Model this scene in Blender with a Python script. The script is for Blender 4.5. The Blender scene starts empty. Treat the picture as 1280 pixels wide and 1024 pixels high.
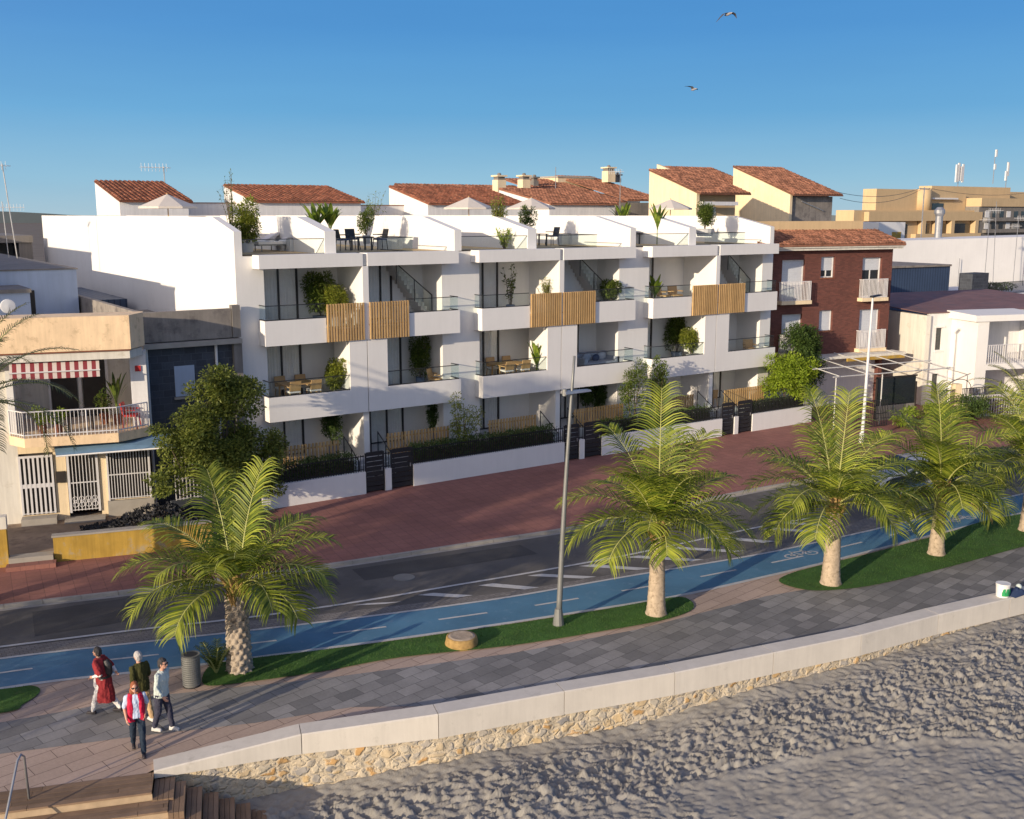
import bpy, math, random
import numpy as np
from math import sin, cos, pi, radians, hypot, atan, sqrt
from mathutils import Vector, Matrix, noise
random.seed(7)
S = bpy.context.scene
COL = S.collection
# ---------------------------------------------------------------- camera geometry
FP = 1318.0; HZ = 267.0; CH = 11.15; XR = 2624.0
PI_ = atan((512-HZ)/FP); AZ = atan((XR-640)/hypot(FP, 512-HZ))
FW = (cos(AZ), sin(AZ)); RT = (sin(AZ), -cos(AZ))
def ray(px, py):
    x = px-640; v = 512-py
    fw = FP*cos(PI_)+v*sin(PI_); z = v*cos(PI_)-FP*sin(PI_)
    return (x*RT[0]+fw*FW[0], x*RT[1]+fw*FW[1], z)
def G(px, py, z=0.0):
    """ground point (at level z) under a pixel of the survey picture"""
    r = ray(px, py); t = (z-CH)/r[2]; return (r[0]*t, r[1]*t)
def XZ(px, py, Y):
    r = ray(px, py); t = Y/r[1]; return (r[0]*t, CH+r[2]*t)

# ---------------------------------------------------------------- materials
def _nt(name):
    m = bpy.data.materials.new(name); m.use_nodes = True
    nt = m.node_tree; b = nt.nodes['Principled BSDF']; return m, nt, b
def N(nt, t, **kw):
    n = nt.nodes.new(t)
    for k, v in kw.items():
        if k.startswith('i_'):
            key = k[2:]; key = int(key) if key.isdigit() else key.replace('_', ' ')
            n.inputs[key].default_value = v
        else: setattr(n, k, v)
    return n
def c4(c): return (c[0], c[1], c[2], 1)
def ramp(nt, fac, stops):
    r = N(nt, 'ShaderNodeValToRGB'); e = r.color_ramp.elements
    while len(e) < len(stops): e.new(.5)
    for el, (p, c) in zip(e, stops): el.position = p; el.color = c4(c)
    nt.links.new(fac, r.inputs[0]); return r.outputs[0]
def coords(nt, kind='Object'):
    return N(nt, 'ShaderNodeTexCoord').outputs[kind]
def noise_tex(nt, co, scale, detail=4, rough=.6):
    n = N(nt, 'ShaderNodeTexNoise', i_Scale=scale, i_Detail=detail, i_Roughness=rough)
    nt.links.new(co, n.inputs['Vector']); return n.outputs['Fac']
def bump(nt, b, h, strength, dist=.02):
    n = N(nt, 'ShaderNodeBump', i_Strength=strength, i_Distance=dist)
    nt.links.new(h, n.inputs['Height']); nt.links.new(n.outputs[0], b.inputs['Normal'])
def sc(c, k): return tuple(min(1, x*k) for x in c)
def mat(name, col, rough=.75, var=.12, scale=1.2, bmp=.25, bscale=40, spec=.3, metal=0, stain=None, island=0, streak=0):
    m, nt, b = _nt(name); co = coords(nt)
    f = noise_tex(nt, co, scale, 6)
    c = ramp(nt, f, [(.3, sc(col, 1-var)), (.7, sc(col, 1+var))])
    if stain:
        s = noise_tex(nt, co, stain[1], 5, .7)
        mx = N(nt, 'ShaderNodeMix', data_type='RGBA'); nt.links.new(c, mx.inputs[6]); mx.inputs[7].default_value = c4(stain[0])
        rr = ramp(nt, s, [(stain[2], (0, 0, 0)), (min(1, stain[2]+.18), (1, 1, 1))]); nt.links.new(rr, mx.inputs[0]); c = mx.outputs[2]
    if streak:
        mp = N(nt, 'ShaderNodeMapping'); mp.inputs['Scale'].default_value = (3.5, 3.5, .25); nt.links.new(co, mp.inputs[0])
        s = noise_tex(nt, mp.outputs[0], 1.4, 6, .75)
        rr = ramp(nt, s, [(.35, (1-streak,)*3), (.62, (1, 1, 1))])
        mx = N(nt, 'ShaderNodeMix', data_type='RGBA', blend_type='MULTIPLY'); mx.inputs[0].default_value = 1
        nt.links.new(c, mx.inputs[6]); nt.links.new(rr, mx.inputs[7]); c = mx.outputs[2]
    if island:
        g = N(nt, 'ShaderNodeNewGeometry')
        rr = ramp(nt, g.outputs['Random Per Island'], [(0, (1-island,)*3), (1, (1, 1, 1))])
        mx = N(nt, 'ShaderNodeMix', data_type='RGBA', blend_type='MULTIPLY'); mx.inputs[0].default_value = 1
        nt.links.new(c, mx.inputs[6]); nt.links.new(rr, mx.inputs[7]); c = mx.outputs[2]
    nt.links.new(c, b.inputs['Base Color'])
    b.inputs['Roughness'].default_value = rough; b.inputs['Metallic'].default_value = metal
    b.inputs['Specular IOR Level'].default_value = spec
    if bmp: bump(nt, b, noise_tex(nt, co, bscale, 5, .7), bmp, .012)
    return m
def brick_mat(name, c1, c2, mortar, w, h, ms=.006, rough=.8, offset=.5, bias=0, rot=0, bmp=.4, extra=0.25, esc=.5, spec=.25, dark=None):
    m, nt, b = _nt(name)
    uv = N(nt, 'ShaderNodeTexCoord').outputs['UV']
    mp = N(nt, 'ShaderNodeMapping'); mp.inputs['Rotation'].default_value = (0, 0, rot); nt.links.new(uv, mp.inputs[0])
    t = N(nt, 'ShaderNodeTexBrick', offset=offset, i_Scale=1.0); t.inputs['Color1'].default_value = c4(c1); t.inputs['Color2'].default_value = c4(c2)
    t.inputs['Mortar'].default_value = c4(mortar); t.inputs['Mortar Size'].default_value = ms; t.inputs['Mortar Smooth'].default_value = .2
    t.inputs['Bias'].default_value = bias; t.inputs['Brick Width'].default_value = w; t.inputs['Row Height'].default_value = h
    nt.links.new(mp.outputs[0], t.inputs['Vector'])
    co = coords(nt); f = noise_tex(nt, co, esc, 7, .65)
    rr = ramp(nt, f, [(.28, (1-extra,)*3), (.68, (1, 1, 1))])
    mx = N(nt, 'ShaderNodeMix', data_type='RGBA', blend_type='MULTIPLY'); mx.inputs[0].default_value = 1
    nt.links.new(t.outputs['Color'], mx.inputs[6]); nt.links.new(rr, mx.inputs[7])
    f2 = noise_tex(nt, co, 14, 6, .7); r2 = ramp(nt, f2, [(.3, (.82,)*3), (.7, (1, 1, 1))])
    m2 = N(nt, 'ShaderNodeMix', data_type='RGBA', blend_type='MULTIPLY'); m2.inputs[0].default_value = 1
    nt.links.new(mx.outputs[2], m2.inputs[6]); nt.links.new(r2, m2.inputs[7])
    nt.links.new(m2.outputs[2], b.inputs['Base Color']); b.inputs['Roughness'].default_value = rough
    b.inputs['Specular IOR Level'].default_value = spec
    mm = N(nt, 'ShaderNodeMath', operation='SUBTRACT'); mm.inputs[0].default_value = 1; nt.links.new(t.outputs['Fac'], mm.inputs[1])
    ad = N(nt, 'ShaderNodeMath', operation='MULTIPLY_ADD'); nt.links.new(noise_tex(nt, co, 60, 4), ad.inputs[0]); ad.inputs[1].default_value = .35
    nt.links.new(mm.outputs[0], ad.inputs[2]); bump(nt, b, ad.outputs[0], bmp, .01)
    return m
def leaf_mat(name, c1, c2, tr=.35, rough=.5):
    m, nt, b = _nt(name)
    g = N(nt, 'ShaderNodeNewGeometry'); co = coords(nt)
    r1 = ramp(nt, g.outputs['Random Per Island'], [(0, c1), (1, c2)])
    f = noise_tex(nt, co, 1.6, 3); rr = ramp(nt, f, [(.35, (.62,)*3), (.65, (1, 1, 1))])
    mx = N(nt, 'ShaderNodeMix', data_type='RGBA', blend_type='MULTIPLY'); mx.inputs[0].default_value = 1
    nt.links.new(r1, mx.inputs[6]); nt.links.new(rr, mx.inputs[7])
    nt.links.new(mx.outputs[2], b.inputs['Base Color']); b.inputs['Roughness'].default_value = rough
    b.inputs['Specular IOR Level'].default_value = .35
    t = N(nt, 'ShaderNodeBsdfTranslucent'); nt.links.new(mx.outputs[2], t.inputs[0])
    ms = N(nt, 'ShaderNodeMixShader'); ms.inputs[0].default_value = tr
    nt.links.new(b.outputs[0], ms.inputs[1]); nt.links.new(t.outputs[0], ms.inputs[2])
    nt.links.new(ms.outputs[0], nt.nodes['Material Output'].inputs[0]); return m
def glass_mat(name, tint, gloss=.12, rough=.02):
    m, nt, b = _nt(name); nt.nodes.remove(b)
    t = N(nt, 'ShaderNodeBsdfTransparent'); t.inputs[0].default_value = c4(tint)
    g = N(nt, 'ShaderNodeBsdfGlossy'); g.inputs['Roughness'].default_value = rough
    fr = N(nt, 'ShaderNodeLayerWeight'); fr.inputs[0].default_value = .5
    pw = N(nt, 'ShaderNodeMath', operation='POWER'); nt.links.new(fr.outputs['Facing'], pw.inputs[0]); pw.inputs[1].default_value = 5
    ad = N(nt, 'ShaderNodeMath', operation='MULTIPLY_ADD'); nt.links.new(pw.outputs[0], ad.inputs[0]); ad.inputs[1].default_value = .6; ad.inputs[2].default_value = gloss
    ms = N(nt, 'ShaderNodeMixShader'); nt.links.new(ad.outputs[0], ms.inputs[0])
    nt.links.new(t.outputs[0], ms.inputs[1]); nt.links.new(g.outputs[0], ms.inputs[2])
    nt.links.new(ms.outputs[0], nt.nodes['Material Output'].inputs[0]); return m

M = {}
M['white'] = mat('white_render', (.76, .735, .70), .85, .035, .5, .12, 60, streak=.035, stain=((.70, .67, .63), .7, .6))
M['white2'] = mat('old_white_paint', (.74, .72, .70), .85, .05, .8, .2, 40, streak=.14)
M['oldwhite'] = mat('weathered_white', (.70, .66, .58), .85, .06, .6, .3, 30, stain=((.5, .44, .34), 1.5, .58), streak=.18)
M['cream'] = mat('cream_stucco', (.84, .62, .39), .88, .10, 1.4, .35, 26, stain=((.48, .34, .2), 2.2, .56), streak=.15)
M['cream2'] = mat('pale_cream_stucco', (.80, .64, .42), .88, .06, .8, .2, 30, stain=((.62, .44, .26), 1.1, .62), streak=.15)
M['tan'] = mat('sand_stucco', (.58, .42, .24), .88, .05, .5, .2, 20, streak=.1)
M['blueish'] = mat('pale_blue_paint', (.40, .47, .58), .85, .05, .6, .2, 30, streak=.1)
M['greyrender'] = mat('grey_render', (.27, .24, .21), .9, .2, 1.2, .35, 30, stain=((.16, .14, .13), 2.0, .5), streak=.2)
M['concrete'] = mat('cast_concrete', (.60, .55, .48), .8, .06, 1.2, .25, 60, stain=((.46, .42, .36), 2.2, .60), streak=.08)
M['darkconc_shade'] = mat('dark_concrete_and_shade', (.22, .20, .18), .9, .15, 1, .3, 20, streak=.2)  # real dark concrete, and the painted shaded side of the distant block
M['kerb'] = mat('kerb_stone', (.34, .31, .27), .85, .12, 2, .3, 40)
M['asphalt'] = mat('asphalt', (.105, .097, .088), .85, .18, .35, .9, 160, stain=((.15, .138, .125), .45, .5))
M['asphalt_new'] = mat('asphalt_new', (.07, .066, .062), .85, .2, .9, .9, 160)
M['blue'] = mat('blue_lane', (.078, .185, .275), .75, .18, .5, .6, 120, stain=((.14, .24, .33), 3.0, .56))
M['paint'] = mat('road_paint', (.48, .47, .45), .7, .10, 2, .4, 90, stain=((.22, .21, .2), 3.5, .58))
M['turf'] = mat('turf', (.05, .12, .022), .95, .3, 1.2, 1.0, 220, stain=((.12, .11, .05), 2.2, .62))
M['trunk'] = mat('palm_trunk', (.42, .33, .24), .9, .2, 6, .8, 30, stain=((.20, .15, .10), 9, .52))
M['bark'] = mat('bark', (.12, .09, .06), .95, .25, 6, .8, 30)
M['wood'] = mat('slat_wood', (.56, .36, .16), .6, .12, 3, .2, 60, island=.25)
M['deckwood'] = mat('deck_wood', (.25, .165, .105), .8, .18, 2.5, .5, 60, island=.35)
M['roofdeck'] = mat('roof_deck', (.48, .34, .17), .7, .1, 2, .2, 40)
M['black'] = mat('black_metal', (.018, .018, .02), .45, .1, 3, 0, spec=.5)
M['darkframe'] = mat('dark_frame', (.035, .028, .024), .45, .1, 3, 0, spec=.5)
M['grille'] = mat('white_grille', (.62, .60, .60), .5, .05, 3, 0, spec=.5)
M['grey_metal'] = mat('grey_metal', (.20, .20, .19), .45, .1, 3, .1, 60, spec=.5, metal=.3)
M['lamp_white'] = mat('white_metal', (.72, .70, .67), .4, .05, 3, 0, spec=.5)
M['galv'] = mat('galvanised_metal', (.36, .36, .37), .4, .15, 5, .1, 60, spec=.5, metal=.6)
M['curtain'] = mat('curtain', (.86, .80, .74), .9, .05, 3, 0)
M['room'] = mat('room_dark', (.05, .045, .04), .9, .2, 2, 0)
M['shutter'] = brick_mat('roller_shutter', (.66, .68, .71), (.62, .64, .68), (.42, .43, .46), 20, .055, .004, .6, 0, bmp=.3, extra=.05)
M['terra'] = mat('roof_tile', (.30, .11, .06), .85, .22, 3, .3, 30, island=.55, stain=((.30, .19, .12), 4, .55))
M['terra2'] = mat('roof_tile_old', (.34, .15, .09), .9, .3, 3, .3, 30, island=.6, stain=((.40, .28, .19), 5, .6))
M['canvas'] = mat('parasol_canvas', (.60, .54, .47), .9, .04, 3, .1, 80)
M['navy'] = mat('navy_cushion', (.03, .05, .11), .9, .1, 5, .1)
M['greyfab'] = mat('grey_fabric', (.34, .36, .42), .95, .08, 5, .2, 60)
M['chairwood'] = mat('oak_furniture', (.50, .31, .14), .6, .12, 6, .1)
M['pot'] = mat('pale_planter', (.50, .50, .50), .8, .06, 4, .1)
M['bluepot'] = mat('blue_grey_planter', (.16, .21, .30), .7, .06, 4, .1)
M['yellow'] = mat('ochre_paint', (.46, .29, .055), .85, .15, 1.6, .35, 30, stain=((.36, .33, .26), 1.8, .55), streak=.25)
M['rubble'] = mat('dark_rubble', (.05, .05, .055), .95, .4, 5, .6, 30, island=.6)
M['awnblue'] = mat('blue_awning', (.15, .25, .36), .85, .1, 3, .1)
M['white_cloth'] = mat('white_cloth', (.75, .71, .67), .9, .05, 8, .3, 50)
M['red_cloth'] = mat('maroon_cloth', (.26, .028, .032), .9, .12, 8, .3, 50)
M['vest'] = mat('red_vest', (.50, .012, .05), .75, .1, 8, .3, 50)
M['olive'] = mat('olive_cloth', (.045, .045, .012), .9, .12, 8, .3, 50)
M['pale_top'] = mat('pale_green_top', (.50, .56, .52), .9, .06, 8, .3, 50)
M['blue_top'] = mat('light_blue_top', (.50, .58, .72), .9, .06, 8, .3, 50)
M['jeans'] = mat('dark_jeans', (.018, .030, .050), .9, .15, 8, .3, 50)
M['slate'] = mat('slate_trousers', (.045, .045, .07), .9, .15, 8, .3, 50)
M['beige'] = mat('beige_trousers', (.45, .30, .16), .9, .1, 8, .3, 50)
M['skin'] = mat('skin', (.55, .30, .21), .55, .06, 10, .05, 60)
M['hair_dark'] = mat('dark_grey_hair', (.05, .045, .045), .8, .3, 20, .4, 80)
M['hair_white'] = mat('white_hair', (.44, .41, .39), .8, .1, 20, .4, 80)
M['hair_auburn'] = mat('auburn_hair', (.28, .09, .04), .7, .3, 20, .4, 80)
M['shoe'] = mat('shoe', (.03, .025, .03), .6, .2, 10, 0)
M['shoe_white'] = mat('light_shoe', (.55, .53, .50), .6, .1, 10, 0)
M['car'] = mat('silver_paint', (.42, .44, .46), .3, .03, 2, 0, spec=.6, metal=.4)
M['glassdark'] = mat('dark_glass', (.02, .025, .03), .08, .05, 2, 0, spec=.8)
M['rubber'] = mat('rubber', (.02, .02, .02), .85, .1, 8, .1)
M['red'] = mat('red_paint', (.42, .03, .03), .6, .05, 4, 0)
M['bird'] = mat('gull_feathers', (.30, .28, .28), .8, .25, 12, 0)
M['birddark'] = mat('gull_wing', (.06, .06, .07), .8, .25, 12, 0)
M['green'] = mat('green_print', (.03, .30, .10), .6, .1, 8, 0)
M['dish'] = mat('dish_white', (.62, .62, .62), .5, .04, 4, 0)
M['metalroof'] = mat('dull_red_roof', (.20, .11, .10), .8, .2, 1, .2, 20, stain=((.14, .10, .10), 1.5, .5))
M['glass'] = glass_mat('rail_glass', (.945, .975, .97), .03)
M['pane'] = glass_mat('window_glass', (.97, .98, .98), .04)
M['brick'] = brick_mat('facing_brick', (.215, .078, .060), (.145, .055, .045), (.13, .075, .06), .24, .068, .006, .85, bmp=.5, extra=.2)
M['redpave'] = brick_mat('red_paving', (.37, .165, .13), (.32, .145, .115), (.20, .095, .08), .42, .42, .008, .8, offset=0, rot=.12, extra=.3, esc=.35)
M['tanpave'] = brick_mat('tan_paving', (.56, .42, .335), (.49, .365, .285), (.13, .09, .07), 1.2, .4, .007, .8, offset=.5, rot=-.17, extra=.18, esc=.5)
M['greypave'] = brick_mat('grey_paving', (.36, .345, .33), (.19, .185, .18), (.12, .115, .11), .6, .4, .008, .8, offset=.37, rot=-.17, extra=.25, esc=1.2)
M['cobble'] = brick_mat('cobble_strip', (.27, .245, .22), (.20, .185, .17), (.12, .11, .10), .2, .12, .008, .85, offset=.5, extra=.25, esc=.8)
M['darkstone'] = brick_mat('dark_stone_cladding', (.085, .095, .115), (.06, .065, .08), (.13, .14, .16), .42, .26, .007, .8, offset=.37, extra=.3, esc=1)
M['container'] = brick_mat('blue_ribbed_sheet', (.055, .085, .15), (.055, .085, .15), (.03, .045, .08), .28, 30, .03, .6, offset=0, extra=.2)
L_ = {}
L_['palm'] = leaf_mat('palm_leaf', (.095, .15, .014), (.43, .46, .055), .26, .55)
L_['date'] = leaf_mat('date_leaf', (.05, .075, .02), (.16, .17, .06), .25)
L_['tree'] = leaf_mat('tree_leaf', (.08, .12, .02), (.38, .42, .09), .4)
L_['bright'] = leaf_mat('bright_leaf', (.20, .30, .02), (.46, .58, .06), .4)
L_['bush'] = leaf_mat('bush_leaf', (.05, .09, .014), (.20, .26, .045), .3)
L_['olivebush'] = leaf_mat('olive_bush_leaf', (.12, .17, .02), (.38, .40, .06), .35)
L_['hedge'] = leaf_mat('hedge_leaf', (.03, .065, .014), (.13, .20, .045), .25)
L_['banana'] = leaf_mat('banana_leaf', (.10, .18, .02), (.30, .38, .05), .35)

# stone wall of the sea front: irregular stones in pale mortar
def stone_mat():
    m, nt, b = _nt('rubble_stone'); co = coords(nt)
    mp = N(nt, 'ShaderNodeMapping'); mp.inputs['Scale'].default_value = (3.9, 3.9, 5.4); nt.links.new(co, mp.inputs[0])
    nz = N(nt, 'ShaderNodeTexNoise', i_Scale=1.7, i_Detail=5.0); nt.links.new(mp.outputs[0], nz.inputs['Vector'])
    vm = N(nt, 'ShaderNodeVectorMath', operation='MULTIPLY_ADD'); nt.links.new(nz.outputs['Color'], vm.inputs[0]); vm.inputs[1].default_value = (.9, .9, .9); nt.links.new(mp.outputs[0], vm.inputs[2])
    v1 = N(nt, 'ShaderNodeTexVoronoi', feature='F1', i_Scale=1.0); v2 = N(nt, 'ShaderNodeTexVoronoi', feature='DISTANCE_TO_EDGE', i_Scale=1.0)
    nt.links.new(vm.outputs[0], v1.inputs['Vector']); nt.links.new(vm.outputs[0], v2.inputs['Vector'])
    sp = N(nt, 'ShaderNodeSeparateColor'); nt.links.new(v1.outputs['Color'], sp.inputs[0])
    stone = ramp(nt, sp.outputs[0], [(0, (.55, .30, .10)), (.18, (.62, .45, .24)), (.4, (.60, .50, .36)), (.6, (.40, .37, .34)), (.8, (.66, .56, .40)), (1, (.27, .26, .26))])
    edge = ramp(nt, v2.outputs['Distance'], [(.04, (0, 0, 0)), (.22, (1, 1, 1))])
    mx = N(nt, 'ShaderNodeMix', data_type='RGBA'); nt.links.new(edge, mx.inputs[0]); mx.inputs[6].default_value = (.60, .50, .36, 1); nt.links.new(stone, mx.inputs[7])
    f = noise_tex(nt, co, 9, 6, .7); rr = ramp(nt, f, [(.3, (.72,)*3), (.7, (1, 1, 1))])
    m2 = N(nt, 'ShaderNodeMix', data_type='RGBA', blend_type='MULTIPLY'); m2.inputs[0].default_value = 1
    nt.links.new(mx.outputs[2], m2.inputs[6]); nt.links.new(rr, m2.inputs[7]); nt.links.new(m2.outputs[2], b.inputs['Base Color'])
    b.inputs['Roughness'].default_value = .9
    ad = N(nt, 'ShaderNodeMath', operation='MULTIPLY_ADD'); nt.links.new(f, ad.inputs[0]); ad.inputs[1].default_value = .5; nt.links.new(edge, ad.inputs[2])
    bump(nt, b, ad.outputs[0], .7, .04); return m
M['stone'] = stone_mat()
def sand_mat():
    m, nt, b = _nt('sand'); co = coords(nt)
    f = noise_tex(nt, co, 1.2, 8, .65)
    c = ramp(nt, f, [(.3, (.225, .21, .188)), (.7, (.325, .305, .272))]); nt.links.new(c, b.inputs['Base Color'])
    b.inputs['Roughness'].default_value = .95; b.inputs['Specular IOR Level'].default_value = .15
    bump(nt, b, noise_tex(nt, co, 35, 8, .75), .7, .02); return m
M['sand'] = sand_mat()
def awning_mat():
    m, nt, b = _nt('striped_canvas'); uv = N(nt, 'ShaderNodeTexCoord').outputs['UV']
    sp = N(nt, 'ShaderNodeSeparateXYZ'); nt.links.new(uv, sp.inputs[0])
    a = N(nt, 'ShaderNodeMath', operation='MULTIPLY'); nt.links.new(sp.outputs[0], a.inputs[0]); a.inputs[1].default_value = 3.6
    fr = N(nt, 'ShaderNodeMath', operation='FRACT'); nt.links.new(a.outputs[0], fr.inputs[0])
    g = N(nt, 'ShaderNodeMath', operation='GREATER_THAN'); nt.links.new(fr.outputs[0], g.inputs[0]); g.inputs[1].default_value = .5
    mx = N(nt, 'ShaderNodeMix', data_type='RGBA'); nt.links.new(g.outputs[0], mx.inputs[0]); mx.inputs[6].default_value = (.22, .03, .04, 1); mx.inputs[7].default_value = (.58, .50, .46, 1)
    nt.links.new(mx.outputs[2], b.inputs['Base Color']); b.inputs['Roughness'].default_value = .9; return m
M['stripes'] = awning_mat()

# ---------------------------------------------------------------- mesh builder
class MB:
    def __init__(s, T=None): s.v = []; s.f = []; s.mi = []; s.T = T
    def _p(s, p):
        return s.T(p) if s.T else (p[0], p[1], p[2])
    def poly(s, pts, mi=0):
        n = len(s.v); s.v += [s._p(p) for p in pts]; s.f.append(tuple(range(n, n+len(pts)))); s.mi.append(mi)
    def hexa(s, p, mi=0):
        n = len(s.v); s.v += [s._p(q) for q in p]
        for f in ((0, 3, 2, 1), (4, 5, 6, 7), (0, 1, 5, 4), (1, 2, 6, 5), (2, 3, 7, 6), (3, 0, 4, 7)):
            s.f.append(tuple(n+i for i in f)); s.mi.append(mi)
        return s
    def box(s, x0, x1, y0, y1, z0, z1, mi=0):
        s.hexa([(x0, y0, z0), (x1, y0, z0), (x1, y1, z0), (x0, y1, z0), (x0, y0, z1), (x1, y0, z1), (x1, y1, z1), (x0, y1, z1)], mi); return s
    def prism(s, pts, z0, z1, mi=0):  # pts: ccw xy outline
        n = len(s.v); k = len(pts)
        s.v += [s._p((x, y, z0)) for x, y in pts]+[s._p((x, y, z1)) for x, y in pts]
        s.f.append(tuple(n+i for i in reversed(range(k)))); s.f.append(tuple(n+k+i for i in range(k))); s.mi += [mi, mi]
        for i in range(k):
            j = (i+1) % k; s.f.append((n+i, n+j, n+k+j, n+k+i)); s.mi.append(mi)
        return s
    def xprism(s, prof, x0, x1, mi=0):  # prof: (y,z) outline, extruded along x
        n = len(s.v); k = len(prof)
        s.v += [s._p((x0, y, z)) for y, z in prof]+[s._p((x1, y, z)) for y, z in prof]
        s.f.append(tuple(n+i for i in range(k))); s.f.append(tuple(n+k+i for i in reversed(range(k)))); s.mi += [mi, mi]
        for i in range(k):
            j = (i+1) % k; s.f.append((n+j, n+i, n+k+i, n+k+j)); s.mi.append(mi)
        return s
    def tube(s, path, r, n=6, cap=True, mi=0, rz=None):
        """round tube along path; r a number, list or function"""
        P = [Vector(p) for p in path]; k = len(P); base = len(s.v); up = None
        for i, p in enumerate(P):
            d = (P[min(i+1, k-1)]-P[max(i-1, 0)]); d.normalize() if d.length > 0 else None
            a = Vector((0, 0, 1)) if abs(d.z) < .95 else Vector((1, 0, 0))
            if up is not None: a = up
            x = a.cross(d); x = x.normalized() if x.length > 1e-6 else Vector((1, 0, 0)); y = d.cross(x).normalized(); up = y
            rr = r[i] if isinstance(r, (list, tuple)) else r
            ra, rb = rr if isinstance(rr, (list, tuple)) else (rr, rr)
            for j in range(n):
                t = 2*pi*j/n; s.v.append(s._p(tuple(p+x*cos(t)*ra+y*sin(t)*rb)))
        for i in range(k-1):
            for j in range(n):
                a = base+i*n+j; b_ = base+i*n+(j+1) % n
                s.f.append((a, b_, b_+n, a+n)); s.mi.append(mi)
        if cap:
            s.f.append(tuple(base+j for j in reversed(range(n)))); s.f.append(tuple(base+(k-1)*n+j for j in range(n))); s.mi += [mi, mi]
        return s
    def lathe(s, cx, cy, prof, n=16, mi=0):
        return s.tube([(cx, cy, z) for r, z in prof], [max(r, .001) for r, z in prof], n, True, mi)
    def ball(s, c, r, n=8, mi=0, sq=(1, 1, 1)):
        c = Vector(c); rings = max(4, n//2+1); base = len(s.v)
        for i in range(rings+1):
            th = pi*i/rings
            for j in range(n):
                ph = 2*pi*j/n; s.v.append(s._p((c.x+r*sq[0]*sin(th)*cos(ph), c.y+r*sq[1]*sin(th)*sin(ph), c.z+r*sq[2]*cos(th))))
        for i in range(rings):
            for j in range(n):
                a = base+i*n+j; b_ = base+i*n+(j+1) % n; s.f.append((a, a+n, b_+n, b_)); s.mi.append(mi)
        return s
    def build(s, name, m, parent=None, smooth=False, loc=None):
        """link as ONE mesh; coordinates are world ones, origin set at parent's (or loc)"""
        me = bpy.data.meshes.new(name)
        o0 = Vector((0, 0, 0))
        if parent is not None: o0 = world_loc(parent)
        elif loc is not None: o0 = Vector(loc)
        V = np.array(s.v, dtype=np.float64).reshape(-1, 3)-np.array(o0)
        me.from_pydata(V.tolist(), [], s.f)
        mats = m if isinstance(m, (list, tuple)) else [m]
        for q in mats: me.materials.append(q)
        nf = len(me.polygons)
        if len(mats) > 1: me.polygons.foreach_set('material_index', s.mi)
        uvl = me.uv_layers.new(name='UVMap')
        nor = np.empty(nf*3); me.polygons.foreach_get('normal', nor); nor = nor.reshape(-1, 3)
        lt = np.empty(nf, dtype=np.int32); me.polygons.foreach_get('loop_total', lt)
        vi = np.empty(len(me.loops), dtype=np.int32); me.loops.foreach_get('vertex_index', vi)
        Wv = V+np.array(o0); P = Wv[vi]; NN = np.repeat(nor, lt, axis=0)
        hz = np.hypot(NN[:, 0], NN[:, 1]); flat = hz < .75
        tx = np.where(flat, 1, -NN[:, 1]/np.maximum(hz, 1e-6)); ty = np.where(flat, 0, NN[:, 0]/np.maximum(hz, 1e-6))
        U = P[:, 0]*tx+P[:, 1]*ty; W = np.where(flat, P[:, 1], P[:, 2])
        uvl.data.foreach_set('uv', np.stack([U, W], 1).ravel())
        if smooth: me.polygons.foreach_set('use_smooth', [True]*nf)
        me.update()
        o = bpy.data.objects.new(name, me); COL.objects.link(o)
        if parent is not None: o.parent = parent
        else: o.location = o0
        return o
def world_loc(o):
    v = Vector(o.location); p = o.parent
    while p: v = v+Vector(p.location); p = p.parent
    return v
def tag(o, label=None, cat=None, group=None, kind=None):
    if label: o['label'] = label
    if cat: o['category'] = cat
    if group: o['group'] = group
    if kind: o['kind'] = kind
    return o
def thing(name, label, cat, loc, group=None):
    o = bpy.data.objects.new(name, None); o.empty_display_size = .2; COL.objects.link(o); o.location = loc
    return tag(o, label, cat, group)
def copy_tree(o, parent=None):
    c = o.copy(); COL.objects.link(c)
    if parent is not None: c.parent = parent
    for ch in list(o.children): copy_tree(ch, c)
    return c
def frame(ox, oy, deg):
    c_, s_ = cos(radians(deg)), sin(radians(deg))
    return lambda p: (ox+p[0]*c_-p[1]*s_, oy+p[0]*s_+p[1]*c_, p[2])
def rnd(a, b): return random.uniform(a, b)
def rvec():
    while True:
        v = Vector((rnd(-1, 1), rnd(-1, 1), rnd(-1, 1)))
        if .05 < v.length < 1: return v.normalized()
def leaf(mb, p, d, L, w, mi=0, fold=.25):
    """one folded leaf of two quads"""
    d = d.normalized(); s = d.cross(Vector((0, 0, 1)))
    s = s.normalized() if s.length > 1e-3 else Vector((1, 0, 0)); n = s.cross(d)
    s = (s*cos(.9*rnd(-1, 1))+n*rnd(-.8, .8)).normalized()
    n = d.cross(s)
    tip = p+d*L-Vector((0, 0, L*.18)); m_ = p+d*L*.5
    a = m_+s*w*.5+n*fold*w; b = m_-s*w*.5+n*fold*w
    k = len(mb.v); mb.v += [mb._p(tuple(q)) for q in (p, a, tip, b)]
    mb.f += [(k, k+1, k+2), (k, k+2, k+3)]; mb.mi += [mi, mi]
M['riser'] = mat('riser_wood', (.42, .31, .20), .8, .2, 3, .4, 40)
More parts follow.
